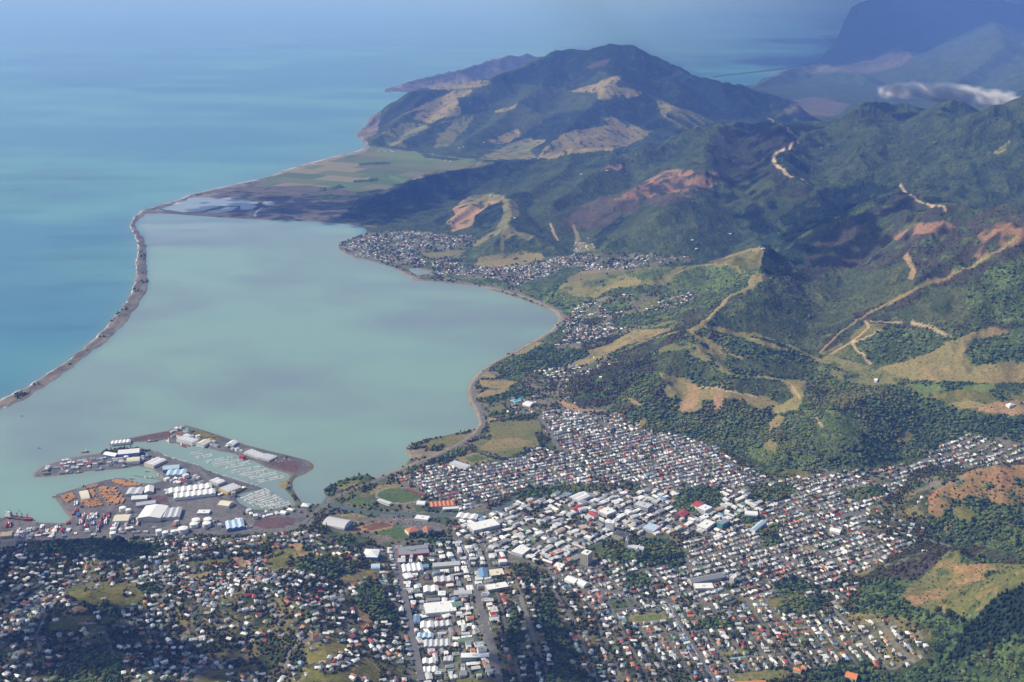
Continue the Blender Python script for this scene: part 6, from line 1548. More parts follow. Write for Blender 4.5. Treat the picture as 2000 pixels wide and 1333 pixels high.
LOGYARDS = [([(550,492),(640,497),(672,540),(560,545)], 8, 3, 'in the big rear block of the log yard'), ([(572,545),(680,548),(706,582),(605,602)], 8, 4, 'in the big front block of the log yard'),
            ([(445,578),(535,552),(578,600),(500,612)], 8, 4, 'in front of the cream arched shed'), ([(490,515),(520,512),(550,550),(520,556)], 3, 4, 'right beside the cream arched shed'),
            ([(340,545),(405,525),(420,555),(372,582)], 5, 4, 'at the wharf end left of the arched shed'), ([(425,510),(545,478),(552,490),(470,508)], 8, 1, 'in the long row along the north edge of the log yard'),
            ([(605,458),(690,455),(800,484),(700,490)], 8, 4, 'by the fishing basin, thinly spread')]
used = set()
for quad, nx, ny, where in LOGYARDS:
    c = np.array([flat(*PX(*p)) for p in quad])
    d = c[1] - c[0]
    rz = math.atan2(d[1], d[0])
    ph = rng.integers(0, 3)
    for i in range(nx):
        for j in range(ny):
            if rng.random() < 0.10:
                continue
            a, b = (i + .5) / nx, (j + .5) / ny
            p = (c[0] * (1 - a) + c[1] * a) * (1 - b) + (c[3] * (1 - a) + c[2] * a) * b
            k = int(rng.choice([0, 0, 1, 1, 2]))
            lab = f'stack of orange-brown logs {where}'
            loc, ang = (p[0], p[1], max(float(ground(p[0], p[1])), 1.0)), rz + math.pi / 2 + rng.normal(0, .06)
            if k not in used:
                o = protos[k]; o.location, o.rotation_euler, o['label'] = loc, (0, 0, ang), lab
                used.add(k)
            else:
                copy_thing(protos[k], loc, ang, lab)

# containers, each one a thing
CONT = {'red': (0.40, 0.05, 0.04), 'white': (0.74, 0.74, 0.73), 'grey': (0.32, 0.33, 0.35), 'blue': (0.05, 0.13, 0.30), 'orange': (0.55, 0.18, 0.05)}
M_boxes = tint_material('container_paint', .55, .12, .4)
cproto = {}
for cname, c in CONT.items():
    m = weathered(cname + '_container_paint', c, .55, .15, .4)
    t = thing('shipping_container', 'x', 'container', (0, 0, 0), 0, 'shipping containers on the terminal')
    s = Shape().box(-6.05, 6.05, -1.2, 1.2, .05, 2.5)
    for sx in (-6.1, 6.0):
        for sy in (-1.25, 1.15):
            s.box(sx, sx + .1, sy, sy + .1, 0, 2.6)
    for k in range(16):
        s.box(-5.7 + k * .74, -5.4 + k * .74, -1.24, -1.2, .15, 2.4)
    s.build('body', m, t)
    Shape().box(6.06, 6.11, -1.1, 1.1, .15, 2.4).build('door', m, t)
    cproto[cname] = t
cused = set()
BLOCKS = [((410,640),'red',3,2,2),((470,660),'white',4,2,3),((605,655),'red',3,3,3),((655,695),'white',3,3,3),((560,705),'red',3,3,3),((480,715),'red',4,2,2),((265,745),'white',4,2,2),((420,760),'white',4,1,1),((330,715),'grey',4,2,2),((210,755),'orange',3,2,2),((60,755),'white',4,2,1),((130,770),'blue',3,2,1),((455,690),'white',4,3,3),((500,670),'white',5,3,3),((530,660),'white',5,3,3),((575,668),'red',3,3,3),((520,700),'grey',4,2,2),((545,735),'grey',3,3,3),((590,692),'white',3,3,3),
          ((625,735),'red',4,3,2),((640,722),'white',4,3,3),((705,722),'grey',3,3,3),((690,672),'red',4,3,3),((770,695),'white',3,3,3),((425,590),'white',4,2,2),((428,625),'red',3,2,2),((440,650),'blue',3,2,2),
          ((295,735),'orange',5,2,2),((350,735),'red',4,2,2),((380,745),'grey',3,2,1),((50,705),'red',5,3,3),((170,735),'blue',3,2,2),((235,715),'white',4,2,1),((105,740),'white',3,2,2),((485,740),'white',4,2,1),((380,690),'red',3,2,2),((740,690),'grey',3,2,2)]
n_cont, SPARE = 0, []
for (X, Y), tone, nx, ny, nz in BLOCKS:
    x0, y0 = flat(*PX(X, Y))
    rz = R(18)
    near = min(BUILDINGS + [], key=lambda b: (b[3][0] - X / 2.857) ** 2 + (b[3][1] - 780 - Y / 2.857) ** 2)
    for i in range(nx):
        for j in range(ny):
            for k in range(rng.integers(1, nz + 1)):
                n_cont += 1
                col = tone if rng.random() < .75 else str(rng.choice(list(CONT)))
                lx, ly = (i - (nx - 1) / 2) * 2.75, (j - (ny - 1) / 2) * 13.0
                x, y = x0 + lx * math.cos(rz) - ly * math.sin(rz), y0 + lx * math.sin(rz) + ly * math.cos(rz)
                z = max(float(ground(x, y)), 1.5) + k * 2.62
                lev = ('on the ground', 'second up', 'third up')[k]
                if n_cont > 285:
                    SPARE.append((x, y, z, rz + math.pi / 2, col))
                    continue
                lab = f'{col} container {lev}, mostly {tone} block by the ' + ('log wharf' if X > 400 and Y < 660 else 'ship wharf' if X < 260 else 'crane yard' if X < 400 else 'cream shed' if X < 640 else 'big shed side')
                if col not in cused:
                    o = cproto[col]; o.location, o.rotation_euler, o['label'] = (x, y, z), (0, 0, rz + math.pi / 2), lab
                    cused.add(col)
                else:
                    copy_thing(cproto[col], (x, y, z), rz + math.pi / 2, lab)

V_, F_, T_ = [], [], []
for x, y, z, a_, col in SPARE:
    c_, s_ = math.cos(a_), math.sin(a_)
    q = Shape().box(-6.05, 6.05, -1.22, 1.22, .05, 2.58)
    n_ = len(V_)
    V_ += [(x + px * c_ - py * s_, y + px * s_ + py * c_, z + pz) for px, py, pz in q.v]
    F_ += [tuple(i + n_ for i in f) for f in q.f]
    T_ += [CONT[col]] * len(q.v)
if V_:
    o = link('stacked_containers', mesh_from('stacked_containers', V_, F_, M_boxes, False, np.array(T_, np.float32)), M_boxes, kind='stuff')
    o['label'] = 'mass of further containers on the terminal'

# ships
M_white = weathered('white_marine_paint', (0.75, 0.75, 0.74), .45, .08, .3)
HULL = {'red': (0.36, 0.05, 0.04), 'blue': (0.06, 0.12, 0.28), 'white': (0.72, 0.72, 0.72), 'dark': (0.05, 0.05, 0.06), 'green': (0.06, 0.16, 0.12)}
M_hull = {k: weathered(k + '_hull_paint', c, .5, .15, .2) for k, c in HULL.items()}
M_deck = weathered('ship_deck', (0.16, 0.10, 0.085), .8, .2, .3)
def ship(label, u, v, head, L, B, hull, house_at, house_h, cranes=0, name='fishing_ship', cat='ship'):
    x, y = flat(u, v, 0.0)
    u2, v2 = head
    x2, y2 = flat(u2, v2, 0.0)
    t = thing(name, label, cat, (x, y, -.4), math.atan2(y2 - y, x2 - x))
    a, b, d = L / 2, B / 2, max(2.4, L * .055)
    out = [(-a, -b * .75), (-a * .6, -b), (a * .45, -b), (a * .8, -b * .6), (a, 0), (a * .8, b * .6), (a * .45, b), (-a * .6, b), (-a, b * .75)]
    low = [(p * .94, q * .86) for p, q in out]
    s = Shape().prism(low, 0, d, out)
    s.prism([(a * .5, -b * .96), (a * .8, -b * .6), (a * 1.0, 0), (a * .8, b * .6), (a * .5, b * .96)], d - .1, d + d * .45, [(a * .5, -b * .99), (a * .83, -b * .62), (a * 1.06, 0), (a * .83, b * .62), (a * .5, b * .99)])
    s.build('hull', M_hull[hull], t)
    Shape().prism([(p * .97, q * .94) for p, q in out], d, d + .12).build('deck', M_deck, t)
    hx = house_at * a
    w = Shape()
    lv = max(1, int(house_h / 2.7))
    for k in range(lv):
        s0 = 1 - .14 * k
        w.box(hx - L * .11 * s0, hx + L * .11 * s0, -b * .8 * s0, b * .8 * s0, d + .1 + k * 2.7, d + 2.75 + k * 2.7)
    w.build('superstructure', M_white, t)
    zt = d + lv * 2.7
    Shape().box(hx + L * .11 * (1 - .14 * (lv - 1)) - .05, hx + L * .11 * (1 - .14 * (lv - 1)) + .06, -b * .45, b * .45, zt - 1.5, zt - .5).build('bridge_window', M_glass, t)
    Shape().bar((hx, 0, zt), (hx, 0, zt + L * .16), .25, 6).bar((hx, -b * .5, zt + L * .1), (hx, b * .5, zt + L * .1), .12, 4).build('mast', M_white, t)
    Shape().tube(hx - L * .08, 0, b * .22, b * .18, zt - 1, zt + 2.2, 8).build('funnel', M_hull['red' if hull != 'red' else 'white'], t)
    if cranes:
        for k in range(cranes):
            cx = -a * .55 + k * (a * 1.15 / max(1, cranes - 1)) if cranes > 1 else 0
            q = Shape().tube(cx, 0, 1.3, 1.1, d, d + 11, 8).box(cx - 1.6, cx + 1.6, -1.6, 1.6, d + 11, d + 13.5)
            q.bar((cx, 0, d + 12.5), (cx + (9 if k % 2 else -9), b * .3, d + 24), .5, 5)
            q.build('crane', M_hull['red'], t)
            Shape().box(cx + L * .05, cx + L * .13, -b * .7, b * .7, d + .1, d + 1.5).build('hatch', M_hull['green'], t)
    else:
        Shape().bar((-a * .55, 0, d), (-a * .55, 0, d + L * .17), .3, 5).bar((-a * .55, 0, d + L * .15), (-a * .1, 0, d + L * .06), .18, 4).build('gantry', M_white, t)
    return t
S = lambda X, Y: PX(X, Y)
ship('red-hulled fishing ship under way off the north quay', *S(475,297), S(505,293), 26, 7, 'red', .25, 5.5)
ship('blue-hulled white trawler, longest at the fishing quay', *S(678,382), S(735,375), 42, 9, 'blue', .3, 8)
ship('dark blue trawler astern of the longest one at the fishing quay', *S(556,396), S(590,391), 30, 7.5, 'blue', .2, 6)
ship('white fishing boat with a red stripe near the quay tip', *S(440,411), S(470,407), 24, 6.5, 'red', -.2, 5)
ship('dark fishing boat nearest the quay tip', *S(392,415), S(410,413), 17, 5.5, 'dark', .1, 4)
ship('red-hulled ship with a tall white bridge by the mole', *S(1020,262), S(1048,275), 38, 9, 'red', -.3, 11)
ship('white ship with a high block bridge moored at the mole', *S(943,240), S(922,228), 34, 9, 'white', -.1, 14)
ship('grey-white coaster beside the dark quay of the mole', *S(850,236), S(900,231), 36, 8, 'dark', -.6, 5)
ship('large red and green cargo ship with deck cranes at the left wharf', *S(110,668), S(232,684), 92, 18, 'red', -.78, 15, 4, 'cargo_ship', 'cargo ship')
ship('small workboat moored at the log wharf corner', *S(300,545), S(312,538), 15, 5, 'white', .1, 4)
ship('small white launch out on the open bay', *S(218,275), S(225,274), 9, 3, 'white', .1, 3, 0, 'launch', 'boat')
ship('tiny white boat far out near the boulder bank', *S(120,95), S(126,94), 9, 3, 'white', .1, 3, 0, 'launch', 'boat')
for k, (X, Y, X2, Y2) in enumerate([(820,405,835,404),(845,440,830,437),(815,440,800,436),(885,425,880,420),(735,447,742,446),(590,455,610,450),(620,450,640,445)]):
    ship(['white fishing boat alone in mid basin', 'white fishing boat on the jetty, right one', 'white fishing boat on the jetty, left one', 'small boat by the curved basin wall', 'launch left of the long jetty', 'white boat at the log yard corner, left one', 'white boat at the log yard corner, right one'][k],
         *S(X, Y), S(X2, Y2), 15, 4.8, 'white', .15, 4)

# yachts and their pontoons
def boat_proto(kind):
    t = thing('yacht' if kind == 'sail' else 'motor_launch', 'x', 'yacht' if kind == 'sail' else 'boat', (0, 0, 0), 0, 'boats berthed in the marina')
    a, b = 5.4, 1.75
    out = [(-a, -b * .8), (-a * .2, -b), (a * .4, -b * .8), (a, 0), (a * .4, b * .8), (-a * .2, b), (-a, b * .8)]
    Shape().prism([(p * .9, q * .7) for p, q in out], -.3, 1.1, out).build('hull', M_white, t)
    c = Shape()
    if kind == 'sail':
        c.prism([(-1.4, -1.0), (2.2, -.7), (2.8, 0), (2.2, .7), (-1.4, 1.0)], 1.1, 1.75)
        c.build('cabin', M_white, t)
        Shape().bar((.6, 0, 1.7), (.6, 0, 14), .09, 5).bar((.6, 0, 2.6), (-4.2, 0, 2.6), .16, 5).build('mast', M_steel, t)
    else:
        c.box(-2.6, 1.8, -1.25, 1.25, 1.1, 2.3)
        c.box(-2.0, .6, -1.05, 1.05, 2.3, 3.4)
        c.build('cabin', M_white, t)
        Shape().box(1.81, 1.86, -1.0, 1.0, 1.5, 2.1).build('windscreen', M_glass, t)
    return t
protoB = {'sail': boat_proto('sail'), 'motor': boat_proto('motor')}
bused = set()
def put_boat(kind, x, y, rz, lab, sc):
    if kind not in bused:
        o = protoB[kind]; o.location, o.rotation_euler, o['label'], o.scale = (x, y, 0), (0, 0, rz), lab, (sc,) * 3
        bused.add(kind)
    else:
        copy_thing(protoB[kind], (x, y, 0), rz, lab, (sc,) * 3)
ROWS = [((1062,306),(1140,299),'short upper pontoon of the north marina'), ((1092,328),(1190,311),'second short pontoon of the north marina'),
        ((1150,352),(1320,324),'first long pontoon of the north marina'), ((1188,370),(1365,341),'second long pontoon of the north marina'), ((1238,387),(1400,353),'third long pontoon of the north marina'),
        ((1290,407),(1460,380),'fourth long pontoon of the north marina'), ((1338,427),(1500,396),'fifth long pontoon of the north marina'), ((1392,443),(1550,411),'sixth long pontoon of the north marina'), ((1442,460),(1590,431),'outermost pontoon of the north marina'),
        ((1352,558),(1500,502),'upper pontoon of the south marina'), ((1372,575),(1528,520),'second pontoon of the south marina'), ((1400,590),(1556,540),'third pontoon of the south marina'), ((1450,600),(1590,560),'fourth pontoon of the south marina'), ((1500,606),(1625,578),'lowest pontoon of the south marina'),
        ((830,292),(1110,372),'central quay, stern to the wall'), ((1160,402),(1440,486),'marina quay, stern to the wall')]
n_boats = 0
for (X0, Y0), (X1, Y1), where in ROWS:
    p, q = np.array(flat(*PX(X0, Y0), 0)), np.array(flat(*PX(X1, Y1), 0))
    L = np.hypot(*(q - p))
    d = (q - p) / L
    nrm = np.array([-d[1], d[0]])
    ang = math.atan2(d[1], d[0])
    quay = 'quay' in where
    if not quay:
        t = thing('pontoon', f'grey walkway: the {where}', 'pontoon', (*((p + q) / 2), 0), ang, 'marina pontoons')
        Shape().box(-L / 2, L / 2, -1.1, 1.1, .2, .7).build('walkway', M_timber, t)
        for k in range(int(L / 11)):
            x = -L / 2 + 5 + k * 11
            Shape().tube(x, 1.35, .22, .22, -.5, 3.2, 6).build('pile', M_steel, t)
    step = 5.6 if not quay else 7.5
    for k in range(int(L / step)):
        for s in ((1, -1) if not quay else (1,)):
            if rng.random() < (.14 if not quay else .35) or n_boats > 420:
                continue
            n_boats += 1
            kind = 'sail' if rng.random() < (.6 if not quay else .25) else 'motor'
            c = p + d * (k + .5) * step + nrm * s * (7.0 if not quay else 0.0)
            put_boat(kind, c[0], c[1], ang + s * math.pi / 2 + math.pi, f"white {'sailing yacht' if kind == 'sail' else 'motor launch'} {'along' if quay else 'berthed on'} the {where}", rng.uniform(.75, 1.2))
for (X0, Y0, X1, Y1, lab) in [(745,425,925,452,'long timber jetty across the fishing basin'), (865,432,940,447,'short timber jetty beside the basin wall')]:
    p, q = np.array(flat(*PX(X0, Y0), 1)), np.array(flat(*PX(X1, Y1), 1))
    L = np.hypot(*(q - p))
    t = thing('jetty', lab, 'jetty', (*((p + q) / 2), 0), math.atan2(*(q - p)[::-1]))
    Shape().box(-L / 2, L / 2, -1.8, 1.8, 1.2, 1.7).build('deck', M_timber, t)
    for k in range(int(L / 8)):
        Shape().tube(-L / 2 + 4 + k * 8, -1.6, .25, .25, -2, 1.2, 6).build('pile', M_timber, t)
# ------------------------------------------------------------------ trees
def foliage_material(name, base, spread=.45, rnd=True):
    m = mat(name, base, .9, 0, .08)
    nn, ll, bb = nodes(m)
    geo = nn.new('ShaderNodeNewGeometry')
    no = nn.new('ShaderNodeTexNoise'); no.inputs['Scale'].default_value = .35; no.inputs['Detail'].default_value = 4
    ll.new(geo.outputs['Position'], no.inputs['Vector'])
    mr = nn.new('ShaderNodeMapRange'); mr.inputs['From Min'].default_value = .3; mr.inputs['From Max'].default_value = .7
    mr.inputs['To Min'].default_value = 1 - spread; mr.inputs['To Max'].default_value = 1 + spread
    ll.new(no.outputs['Fac'], mr.inputs['Value'])
    vm = nn.new('ShaderNodeVectorMath'); vm.operation = 'SCALE'
    if rnd:
        vm.inputs[0].default_value = base
    else:
        at = nn.new('ShaderNodeAttribute'); at.attribute_name = 'tint'
        ll.new(at.outputs['Color'], vm.inputs[0])
    ll.new(mr.outputs['Result'], vm.inputs['Scale'])
    ll.new(vm.outputs[0], bb.inputs['Base Color'])
    return m
TONES = {'dark': (0.036, 0.062, 0.024), 'mid-green': (0.072, 0.112, 0.036), 'olive': (0.115, 0.125, 0.038), 'brownish': (0.092, 0.080, 0.040), 'yellow-green': (0.115, 0.115, 0.022)}
M_leaf = {k: foliage_material(k.replace('-', '_') + '_foliage', (c[0] * .72, c[1] * .6, c[2] * .5)) for k, c in TONES.items()}
M_bark = weathered('bark', (0.10, 0.075, 0.055), .9, .3, .8)
phi = (1 + 5 ** .5) / 2
ICO_V = np.array([(-1, phi, 0), (1, phi, 0), (-1, -phi, 0), (1, -phi, 0), (0, -1, phi), (0, 1, phi), (0, -1, -phi), (0, 1, -phi), (phi, 0, -1), (phi, 0, 1), (-phi, 0, -1), (-phi, 0, 1)]) / math.hypot(1, phi)
ICO_F = np.array([(0, 11, 5), (0, 5, 1), (0, 1, 7), (0, 7, 10), (0, 10, 11), (1, 5, 9), (5, 11, 4), (11, 10, 2), (10, 7, 6), (7, 1, 8), (3, 9, 4), (3, 4, 2), (3, 2, 6), (3, 6, 8), (3, 8, 9), (4, 9, 5), (2, 4, 11), (6, 2, 10), (8, 6, 7), (9, 8, 1)])
def crown_mesh(kind, seed):
    g = np.random.default_rng(seed)
    V, F = [], []
    def lump(c, r, flat=.8):
        n = len(V)
        for p in ICO_V:
            q = p * r * g.uniform(.72, 1.22)
            V.append((c[0] + q[0], c[1] + q[1], c[2] + q[2] * flat))
        F.extend(tuple(int(i) + n for i in f) for f in ICO_F)
    def leaf(c, s):
        n = len(V)
        a, b = g.normal(size=3), g.normal(size=3)
        a /= np.linalg.norm(a); b -= a * (a @ b); b /= np.linalg.norm(b)
        for k, l in ((-1, -1), (1, -.7), (.9, 1), (-.8, .8)):
            V.append(tuple(c + a * s * k + b * s * l))
        F.append((n, n + 1, n + 2, n + 3))
    if kind == 'round':
        pts = []
        for k in range(11):
            d = g.normal(size=3); d /= np.linalg.norm(d)
            c = d * g.uniform(.25, .62) * np.array([1, 1, .7]) + np.array([0, 0, 1.15])
            r = g.uniform(.30, .48)
            lump(c, r); pts.append((c, r))
        for k in range(150):
            c, r = pts[g.integers(len(pts))]
            d = g.normal(size=3); d /= np.linalg.norm(d)
            leaf(c + d * r * g.uniform(.85, 1.2), g.uniform(.05, .11))
    elif kind == 'conical':
        for k in range(9):
            z = .35 + k * .24
            r = .58 * (1 - k / 9.5) + .08
            for q in range(3):
                a = g.uniform(0, 6.28)
                lump(np.array([math.cos(a) * r * .5, math.sin(a) * r * .5, z]), r * .75, .6)
        for k in range(130):
            z = g.uniform(.3, 2.4); r = .62 * (1 - (z - .3) / 2.4) + .06; a = g.uniform(0, 6.28)
            leaf(np.array([math.cos(a) * r, math.sin(a) * r, z]), g.uniform(.04, .10))
    else:
        for k in range(8):
            lump(np.array([g.normal(0, .07), g.normal(0, .07), .5 + k * .28]), .34 - abs(k - 3) * .03, 1.0)
        for k in range(110):
            z = g.uniform(.4, 2.7); a = g.uniform(0, 6.28)
            leaf(np.array([math.cos(a) * .36, math.sin(a) * .36, z]), g.uniform(.04, .09))
    return V, F
tproto = {}
for kind, nm in (('round', 'broadleaf_tree'), ('conical', 'conifer_tree'), ('columnar', 'columnar_tree')):
    for tone in TONES:
        for var in range(2 if kind == 'round' else 1):
            V, F = crown_mesh(kind, hash((len(kind), len(tone), var)) % 9973)
            tproto[kind, tone, var] = (nm, mesh_from(nm + '_crown', V, F, M_leaf[tone]), None)
ts = Shape().tube(0, 0, .075, .045, -.15, .9, 7)
for k in range(4):
    a = k * 1.6 + .4
    ts.bar((0, 0, .55), (math.cos(a) * .34, math.sin(a) * .34, 1.05), .028, 5)
trunk_me = mesh_from('trunk', ts.v, ts.f, M_bark)

def cells(pts, c=5.5):
    return set((int(x // c), int(y // c)) for x, y in pts)
busy = cells([(q[0] + dx, q[1] + dy) for q in HOUSES for dx in (-4, 0, 4) for dy in (-4, 0, 4)])
g = np.random.default_rng(19)
N = 430000
rr = np.r_[np.sqrt(g.uniform(1640.0 ** 2, 5600.0 ** 2, 330000)), np.sqrt(g.uniform(5600.0 ** 2, 9000.0 ** 2, 100000))]; pp = g.uniform(R(-28), R(31), N)
x, y = rr * np.sin(pp), rr * np.cos(pp)
i, j, fa, fb = grid_pos(x, y)
kd = KIND[i + (fa > .5), j + (fb > .5)]
z = ground(x, y)
u, v = to_px(x, y, z)
PROB = {'native': .80, 'scrub': .34, 'bush': .16, 'pine': .95, 'brown': .50, 'gardens': .80, 'urban': .44, 'heath': .12, 'olive': .035, 'streaky': .12, 'orange': .15, 'grass': .03, 'dry': .03, 'meadow': .003, 'yard': .004, 'clay': .01, 'brick': .005}
prob = np.array([PROB.get(k, 0.0) for k in KNAME])[kd]
clump = fbm(x / 55, y / 55, 3, 501)
isgarden = np.isin(kd, [KNAME.index('gardens'), KNAME.index('urban'), KNAME.index('scrub'), KNAME.index('brown')])
far = np.hypot(x, y) > 5600
mid = np.clip((np.hypot(x, y) - 3900) / 700, 0, 1) * ((u < 1540) | (v < 745))
prob = np.where(np.isin(kd, [KNAME.index('native'), KNAME.index('scrub'), KNAME.index('brown')]) & ~((u > 950) & (u < 1290) & (v > 680) & (v < 810)), prob * (1 - .78 * mid), prob)
prob = np.where(far & ~np.isin(kd, [KNAME.index('gardens'), KNAME.index('urban')]), prob * .05, prob)
prob = np.where(isgarden, prob * np.clip((clump - .36) * 5.5, .12, 2.0), prob)
ok = (g.random(N) < prob) & (z > 1.2) & SEEN[i, j] & (u > -160) & (u < 2330) & (v < 1400)
idx = np.nonzero(ok)[0]
idx = np.array([k for k in idx if (int(x[k] // 5.5), int(y[k] // 5.5)) not in busy and not (kd[k] in (KNAME.index('urban'), KNAME.index('yard')) and any(inside(x[k:k+1], y[k:k+1], t)[0] for t in TAKEN if abs(t[0][0] - x[k]) < 120 and abs(t[0][1] - y[k]) < 120))])
x, y, z, u, v, kd = x[idx], y[idx], z[idx], u[idx], v[idx], kd[idx]
n = len(x)
names = np.array(KNAME)[kd]
pine = names == 'pine'
size = np.where(pine, g.uniform(3.2, 5.0, n), np.where(names == 'native', np.clip(g.lognormal(1.32, .36, n), 2.0, 9.0), np.where(np.isin(names, ['scrub', 'bush']), g.uniform(1.4, 3.2, n), g.uniform(2.2, 5.2, n))))
size = np.where(np.isin(names, ['grass', 'dry', 'olive', 'streaky', 'orange']), g.uniform(1.0, 2.6, n) + (names == 'orange') * 1.3, size)
size = size * np.where(np.hypot(x, y) > 5600, 1.5, 1.0)
pine = pine & (g.random(n) < 2)
pick = g.random(n)
tone = np.where(pine, 0, np.select([pick < .34, pick < .68, pick < .86, pick < .965], [0, 1, 2, 3], 4))
tone = np.where((names == 'brown') & (pick > .45), 3, tone)
wood = .55 * fbm(x / 240, y / 240, 3, 511) + .45 * fbm(x / 60, y / 60, 2, 513) + g.normal(0, .07, n)
tone = np.where(names == 'native', np.select([wood < .43, wood < .56, wood < .68], [0, 1, 2], 3), tone)
shape = np.where(pine, 1, np.select([pick * 7 % 1 < .80, pick * 7 % 1 < .94], [0, 1], 2))
TN = list(TONES)
# the trees that show largest stand as things of their own
show = size / np.sqrt(x * x + y * y + 1.8e6) * (names != 'pine') * np.where((u > 6) & (u < 1994) & (v < 1326), 1, 0)
big = np.argsort(-show)[:290]
isbig = np.zeros(n, bool); isbig[big] = True
SH = ['round', 'conical', 'columnar']
labs = say_where([(f"{TN[tone[k]]} {('round-crowned tree', 'conical tree', 'slim columnar tree')[shape[k]]}", u[k], v[k]) for k in big])
for k, lab in zip(big, labs):
    nm, me, _ = tproto[SH[shape[k]], TN[tone[k]], int(k) % 2 if shape[k] == 0 else 0]
    s = float(size[k])
    t = thing(nm, lab, 'tree', (x[k], y[k], z[k] - .2), float(g.uniform(0, 6.28)), 'trees among the near houses')
    t.scale = (s, s, s * (1.0 if shape[k] == 0 else 1.15))
    link('crown', me, None, t)
    link('trunk', trunk_me, None, t)

def tree_mass(name, sel, label):
    k = np.nonzero(sel)[0]
    m_ = len(k)
    s = size[k]
    jit = g.uniform(.70, 1.25, (m_, 12, 1))
    a = g.uniform(0, 6.28, m_)
    P = ICO_V[None] * jit
    ca, sa = np.cos(a)[:, None], np.sin(a)[:, None]
    X = (P[..., 0] * ca - P[..., 1] * sa)
    Y = (P[..., 0] * sa + P[..., 1] * ca)
    nat = np.isin(names[k], ['native', 'scrub', 'brown'])[:, None]
    wd = np.where(shape[k] == 0, 1.0, np.where(shape[k] == 1, .66, .42))[:, None] * s[:, None] * np.where(nat, 1.22, 1.0)
    ht = np.where(shape[k] == 0, .80, np.where(shape[k] == 1, 1.35, 1.6))[:, None] * s[:, None] * np.where(nat, .72, 1.0)
    Zp = P[..., 2]
    taper = np.where((shape[k] == 1)[:, None], 1 - .42 * np.clip(Zp, -1, 1), 1.0)
    VX, VY = x[k][:, None] + X * wd * taper, y[k][:, None] + Y * wd * taper
    VZ = z[k][:, None] + ht * .85 + Zp * ht
    co = np.stack([VX, VY, VZ], -1).reshape(-1, 3).astype(np.float32)
    F = (ICO_F[None] + 12 * np.arange(m_)[:, None, None]).reshape(-1, 3)
    me = bpy.data.meshes.new(name)
    me.vertices.add(len(co)); me.vertices.foreach_set('co', co.ravel())
    me.loops.add(F.size); me.loops.foreach_set('vertex_index', F.ravel().astype(np.int32))
    me.polygons.add(len(F)); me.polygons.foreach_set('loop_start', (np.arange(len(F)) * 3).astype(np.int32)); me.polygons.foreach_set('loop_total', np.full(len(F), 3, np.int32))
    tc = np.array([TONES[q] for q in TN])[tone[k]] * g.uniform(.7, 1.3, (m_, 1)) * np.where(names[k] == 'pine', .55, 1.0)[:, None]
    if name == 'town_trees':
        tc = tc * np.array([.72, .58, .45])
    at = me.attributes.new('tint', 'FLOAT_COLOR', 'POINT')
    c4 = np.ones((m_, 12, 4), np.float32); c4[..., :3] = tc[:, None, :]
    at.data.foreach_set('color', c4.ravel())
    me.update(calc_edges=True)
    o = link(name, me, M_mass, kind='stuff')
    o['label'] = label
M_mass = foliage_material('mixed_foliage', (0, 0, 0), .5, False)
town_tree = isgarden[idx]
tree_mass('town_trees', ~isbig & town_tree, 'countless garden trees and bushes between the houses')
tree_mass('hill_forest', ~isbig & ~town_tree, 'dense dark bush and plantation covering the near hills')
print('TREES', n)
# ------------------------------------------------------------------ cars on the roads and small things
CARC = {'white': (0.75, 0.75, 0.75), 'silver': (0.45, 0.46, 0.48), 'dark': (0.03, 0.03, 0.035), 'red': (0.40, 0.03, 0.03), 'blue': (0.05, 0.12, 0.32)}
M_tyre = mat('tyre', (0.02, 0.02, 0.02), .9)
car_p = {}
for cname, c in CARC.items():
    t = thing('car', 'x', 'car', (0, 0, 0), 0, 'cars on the streets')
    m = mat(cname + '_car_paint', c, .3, 0, .5)
    b = Shape().prism([(-2.2, -.85), (2.2, -.85), (2.2, .85), (-2.2, .85)], .3, .85, [(-2.15, -.8), (2.15, -.8), (2.15, .8), (-2.15, .8)])
    b.prism([(-1.6, -.75), (1.0, -.75), (1.0, .75), (-1.6, .75)], .85, 1.45, [(-1.2, -.62), (.4, -.62), (.4, .62), (-1.2, .62)])
    b.build('body', m, t)
    Shape().add([(1.02, -.66, .9), (1.02, .66, .9), (.5, .56, 1.4), (.5, -.56, 1.4)], [(0, 1, 2, 3)]).build('windscreen', M_glass, t)
    for sx in (-1.35, 1.35):
        for sy in (-.86, .86):
            w = Shape().bar((sx, sy - .1, .32), (sx, sy + .1, .32), .32, 10)
            w.build('wheel', M_tyre, t)
    car_p[cname] = t
cdone = set()
def put_car(x, y, rz, where):
    cname = str(rng.choice(list(CARC), p=[.38, .26, .18, .09, .09]))
    z = float(ground(x, y)) + .05
    lab = f'{cname} car {where}'
    if cname not in cdone:
        o = car_p[cname]; o.location, o.rotation_euler, o['label'] = (x, y, z), (0, 0, rz), lab
        cdone.add(cname)
    else:
        copy_thing(car_p[cname], (x, y, z), rz, lab)
def cars_along(line, n, off, where):
    X, Y, Z = place([p[0] for p in line], [p[1] for p in line])
    P = np.stack([X, Y], 1)
    L = np.r_[0, np.cumsum(np.hypot(*np.diff(P, axis=0).T))]
    for d in g.uniform(0, L[-1], n):
        i = min(np.searchsorted(L, d, 'right') - 1, len(P) - 2)
        t = (d - L[i]) / (L[i + 1] - L[i])
        e = (P[i + 1] - P[i]) / (L[i + 1] - L[i])
        s = off * (1 if g.random() < .5 else -1)
        c = P[i] * (1 - t) + P[i + 1] * t + np.array([-e[1], e[0]]) * s
        put_car(c[0], c[1], math.atan2(e[1], e[0]) + (math.pi if s > 0 else 0), where)
A1 = [(770,1067),(775,1100),(785,1140),(795,1190),(805,1240),(817,1300),(823,1331)]
A2 = [(897,1055),(910,1082),(917,1120),(930,1155),(940,1195),(955,1240),(967,1290),(975,1331)]
